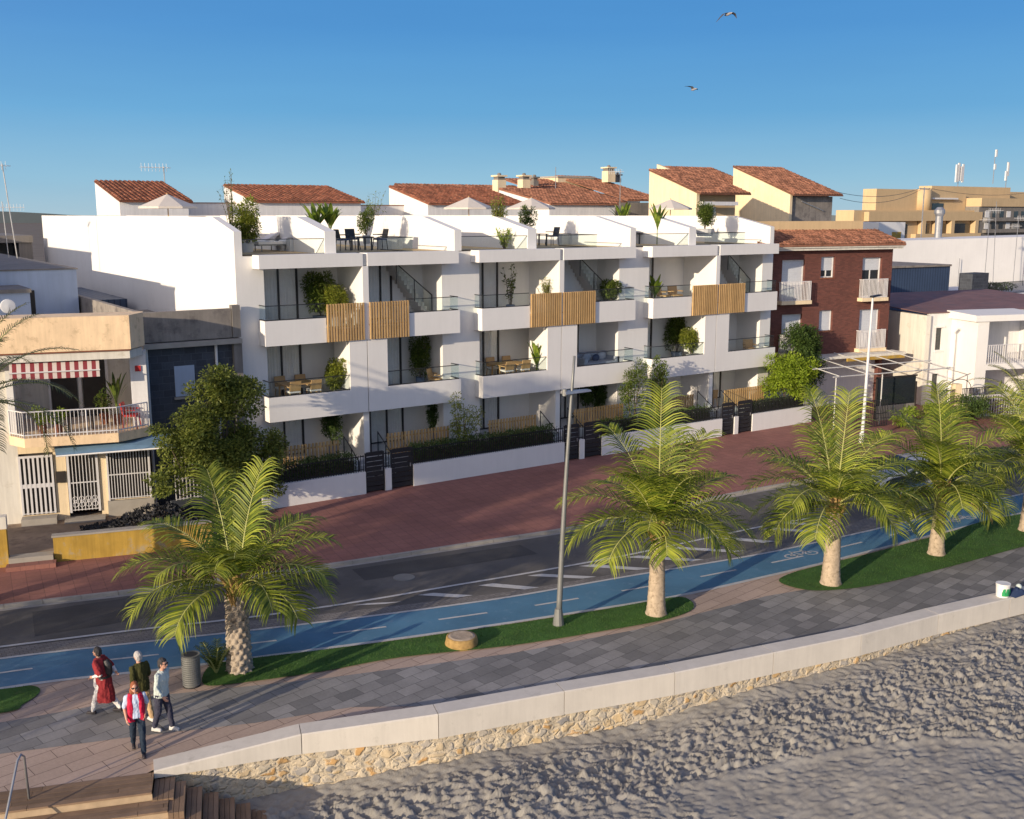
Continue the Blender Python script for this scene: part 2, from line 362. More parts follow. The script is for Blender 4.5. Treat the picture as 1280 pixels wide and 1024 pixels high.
# ================================================================= SETTING
def smooth_fn(px, z=0.0, ext=None, extra_l=None, extra_r=None):
    P = [G(a, b, z) for a, b in px]; P.sort()
    if extra_l: P = extra_l+P
    if extra_r: P = P+extra_r
    xs = np.array([p[0] for p in P]); ys = np.array([p[1] for p in P])
    def f(x):
        if x < xs[0]: return ys[0]+(ys[1]-ys[0])/(xs[1]-xs[0])*(x-xs[0])
        if x > xs[-1]: return ys[-1]+(ys[-1]-ys[-2])/(xs[-1]-xs[-2])*(x-xs[-1])
        # locally averaged interpolation keeps the painted lines free of corners
        return float(np.mean([np.interp(x+d, xs, ys) for d in (-1.2, -.6, 0, .6, 1.2)])) if xs[0]+1.3 < x < xs[-1]-1.3 else float(np.interp(x, xs, ys))
    return f
yK = smooth_fn([(25, 760), (175, 743), (360, 719), (480, 701), (597, 683), (735, 662)], extra_l=[(-40, 41), (-10, 34.2)], extra_r=[(31, 28.9), (40, 28.3), (60, 25.5), (100, 18)])
yW = smooth_fn([(0, 809), (80, 800), (175, 787), (280, 777), (370, 765), (470, 750), (570, 732), (640, 721), (790, 694), (890, 672), (985, 652)], extra_l=[(-40, 38.2), (-10, 31.6)], extra_r=[(32, 24.7), (40, 23.7), (60, 21.2), (100, 13)])
yC = smooth_fn([(0, 811), (80, 802), (175, 789), (280, 779), (370, 772), (475, 760), (640, 740), (735, 723), (802, 713), (865, 702), (960, 684), (1040, 668)], extra_l=[(-40, 38), (-10, 31.4)], extra_r=[(32, 24.1), (40, 23.5), (60, 21), (100, 12.8)])
yB1 = smooth_fn([(0, 823), (180, 803), (320, 788), (480, 769), (640, 747), (760, 725), (870, 707), (960, 692), (1100, 661), (1200, 637), (1280, 617)], extra_l=[(-40, 36), (-10, 30.4)], extra_r=[(60, 20), (100, 12)])
yB0 = smooth_fn([(0, 860), (90, 847), (200, 838), (330, 820), (440, 806), (500, 798), (640, 778), (850, 745), (1020, 706), (1180, 665), (1280, 640)], extra_l=[(-40, 34), (-10, 28.6)], extra_r=[(60, 18.5), (100, 10.6)])
FRONT = [(4.98, 20.32, .06), (7.87, 19.60, .33), (10.61, 18.56, .45), (13.55, 17.92, .45), (16.32, 17.25, .45), (19.14, 16.74, .45), (21.88, 16.25, .45), (24.78, 15.98, .45), (27.55, 15.59, .45), (30.6, 15.2, .45), (34, 14.7, .45), (38, 14.1, .45), (43, 13.2, .45), (50, 11.6, .45), (60, 9, .45)]
FX = [p[0] for p in FRONT]; FY = [p[1] for p in FRONT]
def yF(x): return float(np.interp(x, FX, FY)) if x <= FX[-1] else FY[-1]-.3*(x-FX[-1])
def sheet(name, y0, y1, x0, x1, z, m, kind='structure', step=.7, th=0):
    mb = MB(); n = max(2, int((x1-x0)/step)); xs = [x0+(x1-x0)*i/n for i in range(n+1)]
    for x in xs: mb.v += [(x, y0(x), z), (x, y1(x), z)]
    for i in range(n): a = 2*i; mb.f.append((a, a+2, a+3, a+1)); mb.mi.append(0)
    o = mb.build(name, m); return tag(o, kind=kind) if kind else o
# one big sheet to the horizon, land above it, the beach in front
g = MB(); g.poly([(-3000, -3000, -2.4), (3000, -3000, -2.4), (3000, 4000, -2.4), (-3000, 4000, -2.4)]); tag(g.build('ground', M['sand']), kind='structure')
STEP_E = (.9454, -.3259); STEP_O = (4.99, 20.37)
def yEdge(x):
    if x < 5.0: return 20.37+(5.0-x)*.3448
    return yF(x)+.3
land = mat('land', (.16, .13, .10), .95, .2, .1, .2, 5)
sheet('terrain', yEdge, lambda x: 3500.0, -400, 400, -.03, land, step=2)
sheet('promenade', yEdge, yB0, -40, 90, 0.0, M['tanpave'], step=.35)
def yg0(x): return float(np.interp(x, [-10, 2.5, 5.3, 7.5, 9.6, 12], [24.6, 22.95, 22.05, 21.25, 20.75, 19.2])) if x < 12 else yF(x)+.35
def yg1(x): return float(np.interp(x, [-10, 2.8, 5.8, 9.6, 14.3, 18, 22.9, 28, 33.7, 50, 90], [27.0, 24.45, 23.95, 22.55, 21.2, 20.6, 20.4, 19.4, 18.8, 16.5, 8.5]))
sheet('dark_paving_band', lambda x: max(yg0(x), yEdge(x)+.2), yg1, -30, 88, .004, M['greypave'], step=.35)
sheet('road', yW, lambda x: yK(x)+.1, -60, 100, .004, M['asphalt'])
sheet('road_shoulder', yC, lambda x: yW(x)+.02, -40, 88, .0, M['asphalt'])
sheet('cobble_strip', lambda x: yB1(x)-.01, yC, -40, 88, .008, M['cobble'])
sheet('bike_lane', yB0, yB1, -40, 88, .004, M['blue'])
sheet('lane_edge_line', lambda x: yB1(x)-.04, lambda x: yB1(x)+.07, -40, 88, .012, M['paint'])
sheet('lane_edge_line', lambda x: yB0(x)-.10, lambda x: yB0(x)+.04, -40, 88, .010, M['paint'])
sheet('road_edge_line', lambda x: yW(x)-.03, lambda x: yW(x)+.09, -40, 32, .014, M['paint'])
mb = MB()
def ym(x): return yB0(x)+(yB1(x)-yB0(x))*.5
x = -20.3
while x < 70:
    pts = [(x+i*.35, ym(x+i*.35)) for i in range(5)]
    mb.v += sum([[(a, b-.045, .010), (a, b+.045, .010)] for a, b in pts], [])
    k = len(mb.v)-10
    for i in range(4): mb.f.append((k+2*i, k+2*i+2, k+2*i+3, k+2*i+1)); mb.mi.append(0)
    x += 2.85
tag(mb.build('lane_dashes', M['paint']), kind='structure')
# hatched bars between road line and cobbles
mb = MB()
for (a, b, c, d) in [(450, 756, 492, 754), (532, 743, 582, 746), (607, 731, 665, 736), (668, 719, 737, 722.5), (732, 707, 805, 712), (790, 696, 872, 701), (842, 685, 924, 690), (895, 672, 962, 678), (960, 661, 1030, 666), (978, 653, 1045, 658)]:
    p = Vector(G(a, b)); q = Vector(G(c, d)); p.y = min(p.y, yW(p.x)-.02); w = Vector((.24, -.05))
    mb.poly([(p.x-w.x, p.y-w.y, .012), (q.x-w.x, q.y-w.y, .012), (q.x+w.x, q.y+w.y, .012), (p.x+w.x, p.y+w.y, .012)])
tag(mb.build('hatched_bars', M['paint']), kind='structure')
# bicycle signs on the lane, worn
def bikesign(cx, cy, ang):
    mb = MB(frame(cx, cy, ang)); z = .011
    def ring(x, y, r):
        for i in range(10):
            t, u = 2*pi*i/10, 2*pi*(i+1)/10
            mb.poly([(x+r*cos(t), y+.75*r*sin(t), z), (x+r*cos(u), y+.75*r*sin(u), z), (x+(r-.07)*cos(u), y+.75*(r-.07)*sin(u), z), (x+(r-.07)*cos(t), y+.75*(r-.07)*sin(t), z)])
    ring(-.42, 0, .26); ring(.42, 0, .26)
    for (a, b, c, d) in [(-.42, 0, -.15, .3), (-.15, .3, .3, .28), (.42, 0, .25, .42), (-.42, 0, .05, 0), (.05, 0, .3, .28), (.05, 0, -.2, .4)]:
        v = Vector((c-a, d-b)).normalized()*.03; mb.poly([(a+v.y, b-v.x, z), (c+v.y, d-v.x, z), (c-v.y, d+v.x, z), (a-v.y, b+v.x, z)])
    tag(mb.build('bicycle_marking', M['paint']), kind='structure')
p = G(1198, 652); bikesign(p[0]+.4, p[1]+.1, -8); p = G(1012, 697); bikesign(p[0], p[1]+.35, -10)
# raised red pavement with kerb stones
mb = MB(); n = 220; xs = [-60+170*i/n for i in range(n+1)]
for x in xs: mb.v += [(x, yK(x)+.22, .10), (x, 48.0, .10)]
for i in range(n): a = 2*i; mb.f.append((a, a+2, a+3, a+1)); mb.mi.append(0)
tag(mb.build('red_pavement', M['redpave']), kind='structure')
mb = MB(); x = -40.0
while x < 95:
    x1 = x+.985; y0, y1 = yK(x), yK(x1); nx, ny = (-(y1-y0)/.985, 1.0)
    mb.hexa([(x, y0+.1, -.02), (x1, y1+.1, -.02), (x1, y1+.26, -.02), (x, y0+.26, -.02), (x, y0+.115, .11), (x1, y1+.115, .11), (x1, y1+.25, .11), (x, y0+.25, .11)]); x += 1.0
tag(mb.build('kerb', M['kerb']), kind='structure')
sheet('gutter', lambda x: yK(x)-.06, lambda x: yK(x)+.11, -40, 90, .009, M['kerb'])

# turf islands
def turf(pts, label):
    # rounded outline with a slightly domed surface and short blades along it
    mb = MB(); P = []
    k = len(pts)
    for i in range(k):
        a, b, c, d = [Vector(pts[(i+j-1) % k]) for j in range(4)]
        for s_ in range(5):
            t = s_/5; P.append(.5*((2*b)+(-a+c)*t+(2*a-5*b+4*c-d)*t*t+(-a+3*b-3*c+d)*t**3))
    mb.poly([(p.x, p.y, .03) for p in P]); o = mb.build('lawn', M['turf']); tag(o, kind='structure')
    # blades
    mb = MB(); xs = [p.x for p in P]; ys = [p.y for p in P]
    def inside(x, y):
        c_ = False; j = len(P)-1
        for i in range(len(P)):
            if (P[i].y > y) != (P[j].y > y) and x < (P[j].x-P[i].x)*(y-P[i].y)/(P[j].y-P[i].y)+P[i].x: c_ = not c_
            j = i
        return c_
    area = (max(xs)-min(xs))*(max(ys)-min(ys)); m_ = 0
    for _ in range(int(min(26000, area*500))):
        x, y = rnd(min(xs), max(xs)), rnd(min(ys), max(ys))
        if inside(x, y):
            a = rnd(0, 6.3); h = rnd(.02, .045); dx, dy = cos(a)*.006, sin(a)*.006
            q = len(mb.v); mb.v += [(x-dx, y-dy, .028), (x+dx, y+dy, .028), (x+rnd(-.015, .015), y+rnd(-.015, .015), .03+h)]; mb.f.append((q, q+1, q+2)); mb.mi.append(0)
    tag(mb.build('grass', TURFL), kind='stuff', label=label, cat='grass')
TURFL = leaf_mat('turf_blade', (.04, .10, .014), (.10, .20, .035), .2)
def gp(l): return [G(a, b) for a, b in l]
turf(gp([(0, 893), (30, 881), (50, 866), (40, 858.5), (0, 863)])+[(0, 27.2), (-5, 28.9), (-9, 30.4), (-9, 29.3), (-4, 27.2), (0, 25.8)], 'short green turf blades on the island at the left edge')
turf(gp([(255, 857), (300, 855), (400, 841), (500, 823), (640, 808), (760, 789), (830, 776), (865, 763), (862, 751), (840, 748), (760, 762), (640, 781), (500, 801), (400, 814), (300, 826), (262, 834)]), 'short green turf blades on the long island with lamp and stump')
turf(gp([(974, 728), (1000, 737), (1035, 739), (1100, 731), (1200, 706), (1280, 684)])+[(40, 18.35), (48, 16.9), (48, 18.0)]+gp([(1279, 643), (1180, 668), (1090, 692), (1020, 709), (985, 719)]), 'short green turf blades on the island right of the gap')

# sea wall
W = thing('sea_wall', 'long low sea wall of pale concrete coping blocks over rubble stone above the sand', 'wall', (5.0, 20.3, 0))
def nrm(i):
    a = Vector(FRONT[max(i-1, 0)][:2]); b = Vector(FRONT[min(i+1, len(FRONT)-1)][:2]); d = (b-a).normalized(); return Vector((-d.y, d.x))
for i in range(len(FRONT)-1):
    a, b = FRONT[i], FRONT[i+1]; na, nb = nrm(i)*.52, nrm(i+1)*.52
    d = (Vector(b[:2])-Vector(a[:2])).normalized()*.008
    za, zb = a[2], b[2]; bt = -.12; ba = bt if i else -.10
    mb = MB(); K = 5; prof = []
    for (p, nn, z, sg, bo) in ((a, na, za, 1, ba), (b, nb, zb, -1, bt)):
        x, y = p[0]+d.x*sg, p[1]+d.y*sg; u = nn.normalized()
        prof.append([(x, y, bo), (x+nn.x, y+nn.y, bo), (x+nn.x, y+nn.y, z-.02), (x+nn.x-u.x*.02, y+nn.y-u.y*.02, z), (x+u.x*.025, y+u.y*.025, z), (x, y, z-.025)])
    n0 = len(mb.v); mb.v += prof[0]+prof[1]
    for j in range(6): mb.f.append((n0+j, n0+(j+1) % 6, n0+6+(j+1) % 6, n0+6+j)); mb.mi.append(0)
    mb.f += [tuple(n0+j for j in reversed(range(6))), tuple(n0+6+j for j in range(6))]; mb.mi += [0, 0]
    mb.build('coping_block', M['concrete'], W)
mb = MB(); nx, nz = 700, 22; fx0, fx1 = 5.2, 58
for i in range(nx+1):
    x = fx0+(fx1-fx0)*(i/nx)**1.25; y = yF(x)+.05
    for j in range(nz+1):
        z = -2.2+(2.2-.13)*j/nz; dd = .05*noise.noise((x*3.5, z*4, 1.7))+.03*noise.noise((x*9, z*9, 4.1))
        mb.v.append((x, y-dd if j < nz else y, z))
for i in range(nx):
    for j in range(nz): a = i*(nz+1)+j; mb.f.append((a, a+nz+1, a+nz+2, a+1)); mb.mi.append(0)
mb.build('stone_face', M['stone'], W, smooth=True)

# wooden steps down to the sand
Wd = thing('wooden_steps', 'broad brown wooden steps going down to the sand beside the sea wall end', 'steps', (4.9, 20.0, 0))
TS = lambda p: (STEP_O[0]+p[0]*STEP_E[0]-p[1]*.3259, STEP_O[1]-p[0]*.3259-p[1]*.9454, p[2])
for k in range(8):
    v0 = 0 if k == 0 else .80+.46*(k-1); v1 = .80+.46*k; z = .012-.17*k; ur = .02+.31*k
    mb = MB(TS)
    nb = 5 if k == 0 else 3
    for j in range(nb):
        a, b = v0+(v1-v0)*j/nb, v0+(v1-v0)*(j+1)/nb-.012; u = -14+rnd(0, 1)
        while u < ur:
            u1 = min(u+rnd(1.8, 2.6), ur); mb.hexa([(u, b, z-.04), (u1-.008, b, z-.04), (u1-.008, a, z-.04), (u, a, z-.04), (u, b, z), (u1-.008, b, z), (u1-.008, a, z), (u, a, z)]); u = u1
    t = mb.build('tread', M['deckwood'], Wd)
    mb = MB(TS); mb.hexa([(-14, v1-.03, z-.21), (ur, v1-.03, z-.21), (ur, v1-.06, z-.21), (-14, v1-.06, z-.21), (-14, v1-.03, z-.042), (ur, v1-.03, z-.042), (ur, v1-.06, z-.042), (-14, v1-.06, z-.042)])
    mb.build('riser', M['riser'], Wd)
    if k == 0:
        mb = MB(TS)
        for j in range(4): mb.hexa([(.024+j*.1, .84, -1.3), (.116+j*.1, .84, -1.3), (.116+j*.1, .02, -1.3), (.024+j*.1, .02, -1.3), (.024+j*.1, .84, -.13), (.116+j*.1, .84, -.13), (.116+j*.1, .02, -.13), (.024+j*.1, .02, -.13)])
        mb.build('side_cladding', M['deckwood'], Wd)
    if k:
        mb = MB(TS)
        for j in range(3):
            u0 = ur+.004+j*.1; mb.hexa([(u0, v1+.05, z-1.3), (u0+.092, v1+.05, z-1.3), (u0+.092, .15, z-1.3), (u0, .15, z-1.3), (u0, v1+.05, z-.02), (u0+.092, v1+.05, z-.02), (u0+.092, .15, z-.02), (u0, .15, z-.02)])
        mb.build('side_cladding', M['deckwood'], Wd)
h = MB(); hx, hy = 2.72, 20.72
h.tube([(hx, hy, 0), (hx-.02, hy+.01, .9), (hx-.08, hy-.05, .985), (hx-.16, hy-.14, .93), (hx-.62, hy-.92, -.05), (hx-.9, hy-1.5, -.75)], .024, 8)
tag(h.build('handrail', M['galv'], None, True, loc=(hx, hy, 0)), 'bent steel tube handrail standing on the wooden steps', 'handrail')

# ---------------- beach
def sand():
    x0, x1, y0, y1, st = 3.0, 40.0, 5.0, 20.4, .045
    nx, ny = int((x1-x0)/st)+1, int((y1-y0)/st)+1
    X, Y = np.meshgrid(x0+np.arange(nx)*st, y0+np.arange(ny)*st, indexing='ij'); rs = np.random.RandomState(3)
    wf = np.interp(X, FX, FY); sd = wf-Y
    zw = np.interp(X, [3, 5, 9, 12, 14, 17, 20, 25, 28, 46], [-1.45, -1.3, -1.0, -.84, -.80, -.66, -.49, -.32, -.2, -.1])
    Z = zw-np.minimum(.5, .06*np.maximum(sd, 0))+.09*np.exp(-np.maximum(sd, 0)/.35)
    def vn(sc_x, sc_y, seed):
        r = np.random.RandomState(seed); gx, gy = int((x1-x0)/sc_x)+3, int((y1-y0)/sc_y)+3; g_ = r.rand(gx, gy)*2-1
        u = (X-x0)/sc_x; v = (Y-y0)/sc_y; i = u.astype(int); j = v.astype(int); a = u-i; b = v-j
        a = a*a*(3-2*a); b = b*b*(3-2*b)
        return (g_[i, j]*(1-a)+g_[i+1, j]*a)*(1-b)+(g_[i, j+1]*(1-a)+g_[i+1, j+1]*a)*b
    Z += .10*vn(4, 3, 1)+.05*vn(1.4, 1.1, 2)+.02*vn(.5, .35, 12)*np.clip((Y-9)/4, 0, 1)
    cl = [G(a, b, -1.15) for a, b in [(845, 983), (930, 965), (1050, 947), (1160, 941), (1280, 945)]]; cl = [(a, b-.42) for a, b in cl]; cl.sort()
    cl = [(cl[0][0]-5, cl[0][1]+1.2)]+cl+[(cl[-1][0]+6, cl[-1][1]-3.6)]
    yl = np.interp(X, [c[0] for c in cl], [c[1] for c in cl]); rough = np.clip((Y-yl)/.25, 0, 1)
    rough = np.where(X < cl[1][0]-.5, np.clip((Y-yl)/.8+.7, .3, 1), rough)
    Z += .045*np.exp(-((Y-yl)/.10)**2)*(X > cl[1][0])
    rg = np.zeros_like(Z)
    n = 30000
    px = rs.uniform(x0+.5, x1-.5, n); py = rs.uniform(y0+.5, y1-.5, n); an = rs.normal(-.45, .45, n); ln = rs.uniform(.10, .24, n); wd = rs.uniform(.030, .052, n); dp = rs.uniform(.022, .062, n)
    k = 8
    for q in range(n):
        i = int((px[q]-x0)/st); j = int((py[q]-y0)/st); sl = (slice(max(i-k, 0), i+k), slice(max(j-k, 0), j+k))
        dx = X[sl]-px[q]; dy = Y[sl]-py[q]; c_, s_ = cos(an[q]), sin(an[q]); u = (dx*c_+dy*s_)/ln[q]; v = (-dx*s_+dy*c_)/wd[q]; r2 = u*u+v*v
        rg[sl] += dp[q]*(-np.exp(-r2)+.6*np.exp(-(np.sqrt(r2)-1.6)**2*3))
    rg += .016*vn(.22, .14, 5)+.012*vn(.11, .08, 6)
    near = np.clip(sd/.8, .35, 1)
    Z += rg*rough*near+(1-rough)*(.016*vn(.26, .09, 8)+.011*vn(.11, .06, 9)-.012*np.exp(-((Y-yl+1.3)/.09)**2)-.012*np.exp(-((Y-yl+2.5)/.09)**2))+(1-rough)*rg*.22
    # single tracks across the smooth sand
    for (ax, ay, bx, by) in [(640, 1000, 990, 975), (990, 975, 1280, 955), (1060, 1020, 1280, 985), (700, 1015, 900, 1000)]:
        A = Vector(G(ax, ay, -1.15)); B = Vector(G(bx, by, -1.15)); d = (B-A); m = max(2, int(d.length/.36)); a0 = math.atan2(d.y, d.x)
        for t in range(m):
            c = A+d*(t/m)+Vector((-d.y, d.x)).normalized()*(.11 if t % 2 else -.11)+Vector((rnd(-.12, .12), rnd(-.12, .12)))
            i = int((c.x-x0)/st); j = int((c.y-y0)/st)
            if not (k < i < nx-k and k < j < ny-k): continue
            sl = (slice(i-k, i+k), slice(j-k, j+k)); dx = X[sl]-c.x; dy = Y[sl]-c.y; u = (dx*cos(a0)+dy*sin(a0))/.15; v = (-dx*sin(a0)+dy*cos(a0))/.07; r2 = u*u+v*v
            Z[sl] += rnd(.010, .034)*(-np.exp(-r2)+.45*np.exp(-(np.sqrt(r2)-1.5)**2*4))
    V = np.stack([X, Y, Z], -1).reshape(-1, 3); idx = np.arange(nx*ny).reshape(nx, ny)
    F = np.stack([idx[:-1, :-1], idx[1:, :-1], idx[1:, 1:], idx[:-1, 1:]], -1).reshape(-1, 4)
    keep = (sd[:-1, :-1] > -.25).reshape(-1); F = F[keep]
    me = bpy.data.meshes.new('beach'); me.vertices.add(len(V)); me.vertices.foreach_set('co', V.ravel())
    me.loops.add(F.size); me.loops.foreach_set('vertex_index', F.ravel()); me.polygons.add(len(F))
    me.polygons.foreach_set('loop_start', np.arange(0, F.size, 4)); me.polygons.foreach_set('loop_total', np.full(len(F), 4))
    me.polygons.foreach_set('use_smooth', [True]*len(F)); me.update(calc_edges=True); me.materials.append(M['sand'])
    o = bpy.data.objects.new('beach', me); COL.objects.link(o); tag(o, kind='structure')
    mb = MB()
    for (a, b, c, d) in [(-60, 3.0, -60, 24), (40, 110, -60, 16), (3.0, 40, -60, 5.0)]:
        mb.poly([(a, c, -1.62), (b, c, -1.62), (b, d, -1.62), (a, d, -1.62)])
    tag(mb.build('shore', M['sand']), kind='structure')
sand()
# far hills and the faint town edge
def hills():
    mb = MB(); R_ = 1400
    for i in range(160):
        a = radians(20+110*i/160); b = radians(20+110*(i+1)/160)
        def h(t): return 8+14*abs(noise.noise((t*6, 0, 0)))+22*max(0, noise.noise((t*2.2, 3, 0)))
        k = len(mb.v)
        mb.v += [(R_*cos(a), R_*sin(a), -3), (R_*cos(b), R_*sin(b), -3), (R_*cos(b), R_*sin(b), h(b)), (R_*cos(a), R_*sin(a), h(a)), ((R_+300)*cos(b), (R_+300)*sin(b), -3), ((R_+300)*cos(a), (R_+300)*sin(a), -3)]
        mb.f += [(k, k+1, k+2, k+3), (k+3, k+2, k+4, k+5)]; mb.mi += [0, 0]
    tag(mb.build('hills', mat('hill', (.10, .12, .13), 1, .2, .01, 0)), kind='structure')
hills()
M['stair'] = mat('stair_stone', (.55, .50, .44), .8, .05, 2, .1)
# ================================================================= APARTMENT BUILDING
YF_, YM, YB = 38.9, 39.6, 41.3
BZ = .10
XL, XRT = 13.98, 43.72
CEN = [19.13, 29.04, 38.95]
A = thing('apartment_building', 'long white three-storey apartment block with balconies, glass rails and gold slatted screens', 'building', (28.8, 45, BZ))
W_ = M['white']
def abox(name, m, boxes, parent=A, smooth=False):
    mb = MB()
    for b in boxes: mb.box(*b)
    return mb.build(name, m, parent, smooth)
DK = 9.56
# roof deck slab and main body behind the recesses
abox('roof_deck', M['roofdeck'], [(XL+.3, XRT-.3, YM+.1, 76.2, DK-.02, DK)])
abox('rear_wall', W_, [(XL, XRT, YB, 76.5, BZ, DK-.03)])
# left end wall with sloping top at the front
mb = MB()
mb.hexa([(XL, YM, DK), (XL+.3, YM, DK), (XL+.3, 76.5, DK), (XL, 76.5, DK), (XL, YM, 10.47), (XL+.3, YM, 10.47), (XL+.3, 42, 11.02), (XL, 42, 11.02)]); mb.f.pop(); mb.mi.pop()
mb = MB()
def sloped(mb, x0, x1, y0, y1, y2, z0, zf, zr):
    """wall along y from y0 to y2, top rising from zf (y0) to zr (y1) then level"""
    n = len(mb.v); pr = [(y0, z0), (y2, z0), (y2, zr), (y1, zr), (y0, zf)]; mb.xprism(pr, x0, x1)
sloped(mb, XL, XL+.3, YM, 42.0, 76.5, DK-.03, 10.47, 11.02); mb.build('end_parapet', W_, A)
mb = MB(); sloped(mb, XRT-.3, XRT, YM, 42.4, 70, DK-.03, 10.45, 11.02); mb.build('end_parapet', W_, A)
abox('rear_parapet', W_, [(XL+.3, XRT-.3, 69.8, 70.1, DK-.0, 11.03)])
for ci, c in enumerate(CEN):
    # facade wall pieces: jambs between modules, lintels and slab edges
    l = XL if ci == 0 else CEN[ci-1]+3.97+.003
    abox('facade_wall', W_, [(l, c-4.03, YM, YB, BZ, DK-.03)])
    if ci == 2: abox('facade_wall', W_, [(c+3.97, XRT, YM, YB, BZ, DK-.03)])
    # floors inside the recess
    abox('floor_slab', W_, [(c-4.03, c+3.97, YM, YB, 9.06, DK-.03), (c-4.03, c+3.97, YM, YB, 6.09, 6.6), (c-4.03, c+3.97, YM, YB, 3.09, 3.62), (c-4.03, c+3.97, YF_+.02, YB, BZ, 1.1)])
    # fin between the two flats
    abox('dividing_fin', W_, [(c-.13, c+.13, YF_+.0, YB, 6.08, 9.06)]); abox('dividing_fin', W_, [(c-.13, c+.13, YF_+.25, YB, 1.1, 3.09)])
    abox('dividing_fin', W_, [(c-.79, c-.02, YF_+.002, YB-.9, 4.06, 6.08), (c+.02, c+.92, YF_+.002, YB-.9, 4.06, 6.08), (c-.13, c+.13, YB-.9, YB, 3.62, 6.08)])
    abox('downpipe_groove', M['galv'], [(c-.018, c+.018, YF_+.04, YF_+.08, 3.1, 6.1)])
    # fascia
    abox('fascia', W_, [(c-4.46, c-.10, YF_, YM, 9.06, 9.58), (c+.10, c+4.42, YF_, YM, 9.06, 9.58)])
    abox('fascia_groove', M['pot'], [(c-.10, c+.10, YF_+.1, YM, 9.08, 9.55)])
    # third floor balcony boxes
    t = .14
    for (a, b, lo) in ((c-4.33, c-1.78, True), (c+1.95, c+4.45, False)):
        bx = [(a, b, YF_, YF_+t, 6.08, 7.06), (a, b, YF_+t, YM, 6.08, 6.58)]
        bx.append((a, a+t, YF_+t, YM, 6.58, 7.06) if lo else (b-t, b, YF_+t, YM, 6.58, 7.06))
        abox('balcony_parapet', W_, bx)
    abox('balcony_floor', W_, [(c-1.78, c+1.95, YF_+.14, YM, 6.10, 6.58)])
    # second floor band
    bx = [(c-4.30, c-.02, YF_, YF_+t, 3.08, 4.06), (c+.02, c+4.47, YF_, YF_+t, 3.08, 4.06), (c-4.30, c-4.30+t, YF_+t, YM, 3.62, 4.06), (c+4.47-t, c+4.47, YF_+t, YM, 3.62, 4.06), (c-4.30, c+4.47, YF_+t, YM, 3.08, 3.62)]
    abox('balcony_parapet', W_, bx)
    # glass rails with dark caps
    def rail(pts, z0, z1):
        mb = MB(); mc = MB()
        for (xa, ya), (xb, yb) in zip(pts[:-1], pts[1:]):
            d = Vector((xb-xa, yb-ya)); d.normalize(); nx, ny = -d.y*.006, d.x*.006
            mb.hexa([(xa-nx, ya-ny, z0), (xb-nx, yb-ny, z0), (xb+nx, yb+ny, z0), (xa+nx, ya+ny, z0), (xa-nx, ya-ny, z1), (xb-nx, yb-ny, z1), (xb+nx, yb+ny, z1), (xa+nx, ya+ny, z1)])
            nx, ny = nx*4, ny*4
            for (p, q) in ((z1, z1+.028), (z0-.002, z0+.035)):
                mc.hexa([(xa-nx, ya-ny, p), (xb-nx, yb-ny, p), (xb+nx, yb+ny, p), (xa+nx, ya+ny, p), (xa-nx, ya-ny, q), (xb-nx, yb-ny, q), (xb+nx, yb+ny, q), (xa+nx, ya+ny, q)])
        o = mb.build('glass_rail', M['glass'], A); mc.build('rail_cap', M['black'], o)
    y = YF_+.07
    rail([(c-4.26, YM), (c-4.26, y), (c-1.8, y)], 7.062, 7.62); rail([(c+1.97, y), (c+4.38, y), (c+4.38, YM)], 7.062, 7.62)
    rail([(c-4.23, YM), (c-4.23, y), (c-.81, y)], 4.062, 4.66); rail([(c+.94, y), (c+4.40, y), (c+4.40, YM)], 4.062, 4.66)
    # gold slat screen at third floor
    for (xa, xb, n) in ((c-1.78, c-.03-(.07 if ci == 0 else 0), 14), (c+.03+(.07 if ci == 0 else 0), c+1.95, 15)):
        mb = MB()
        for i in range(n):
            x = xa+(xb-xa)*(i+.5)/n; mb.box(x-.032, x+.032, YF_-.09, YF_-.01, 6.09, 7.60)
        sc_o = mb.build('slat_screen', M['wood'], A)
        abox('screen_rail', M['wood'], [(xa, xb, YF_-.009, YF_-.002, 6.66, 6.70), (xa, xb, YF_-.009, YF_-.002, 7.40, 7.43)], sc_o)
    # ground floor slat fences
    for (a, b) in ((c-3.95, c-1.30), (c+.86, c+3.93)):
        mb = MB(); n = int((b-a)/.155)
        for i in range(n):
            x = a+(b-a)*(i+.5)/n; mb.box(x-.042, x+.042, YF_+.1, YF_+.16, 1.12, 2.02)
        o = mb.build('slat_fence', M['wood'], A); abox('screen_rail', M['wood'], [(a, b, YF_+.165, YF_+.19, 1.3, 1.36), (a, b, YF_+.165, YF_+.19, 1.8, 1.86)], o)
    # sliding windows with curtains
    def window(x0, x1, xm, z0, z1):
        f = .045; y0 = YB-.06
        fr = abox('window', M['darkframe'], [(x0, x0+f, y0, YB-.005, z0, z1), (x1-.07, x1+.02, y0, YB-.005, z0, z1), (xm-.035, xm+.035, y0-.02, YB-.005, z0, z1), (x0+f, x1-.07, y0+.005, YB-.005, z1-.05, z1), (x0+f, x1-.07, y0+.005, YB-.005, z0, z0+.05)])
        abox('pane', M['pane'], [(x0+f, xm-.035, y0+.02, y0+.03, z0+.05, z1-.05), (xm+.035, x1-.07, y0+.02, y0+.03, z0+.05, z1-.05)], fr)
        mb = MB(); n = int((x1-x0)*26)
        for i in range(n+1):
            x = x0+(x1-x0)*i/n; yy = YB-.012+.008*sin(i*1.9+sin(i*.7))
            mb.v += [(x, yy, z0+.02), (x, yy, z1-.02)]
        for i in range(n): a = 2*i; mb.f.append((a, a+2, a+3, a+1)); mb.mi.append(0)
        mb.build('curtain', M['curtain'], fr)
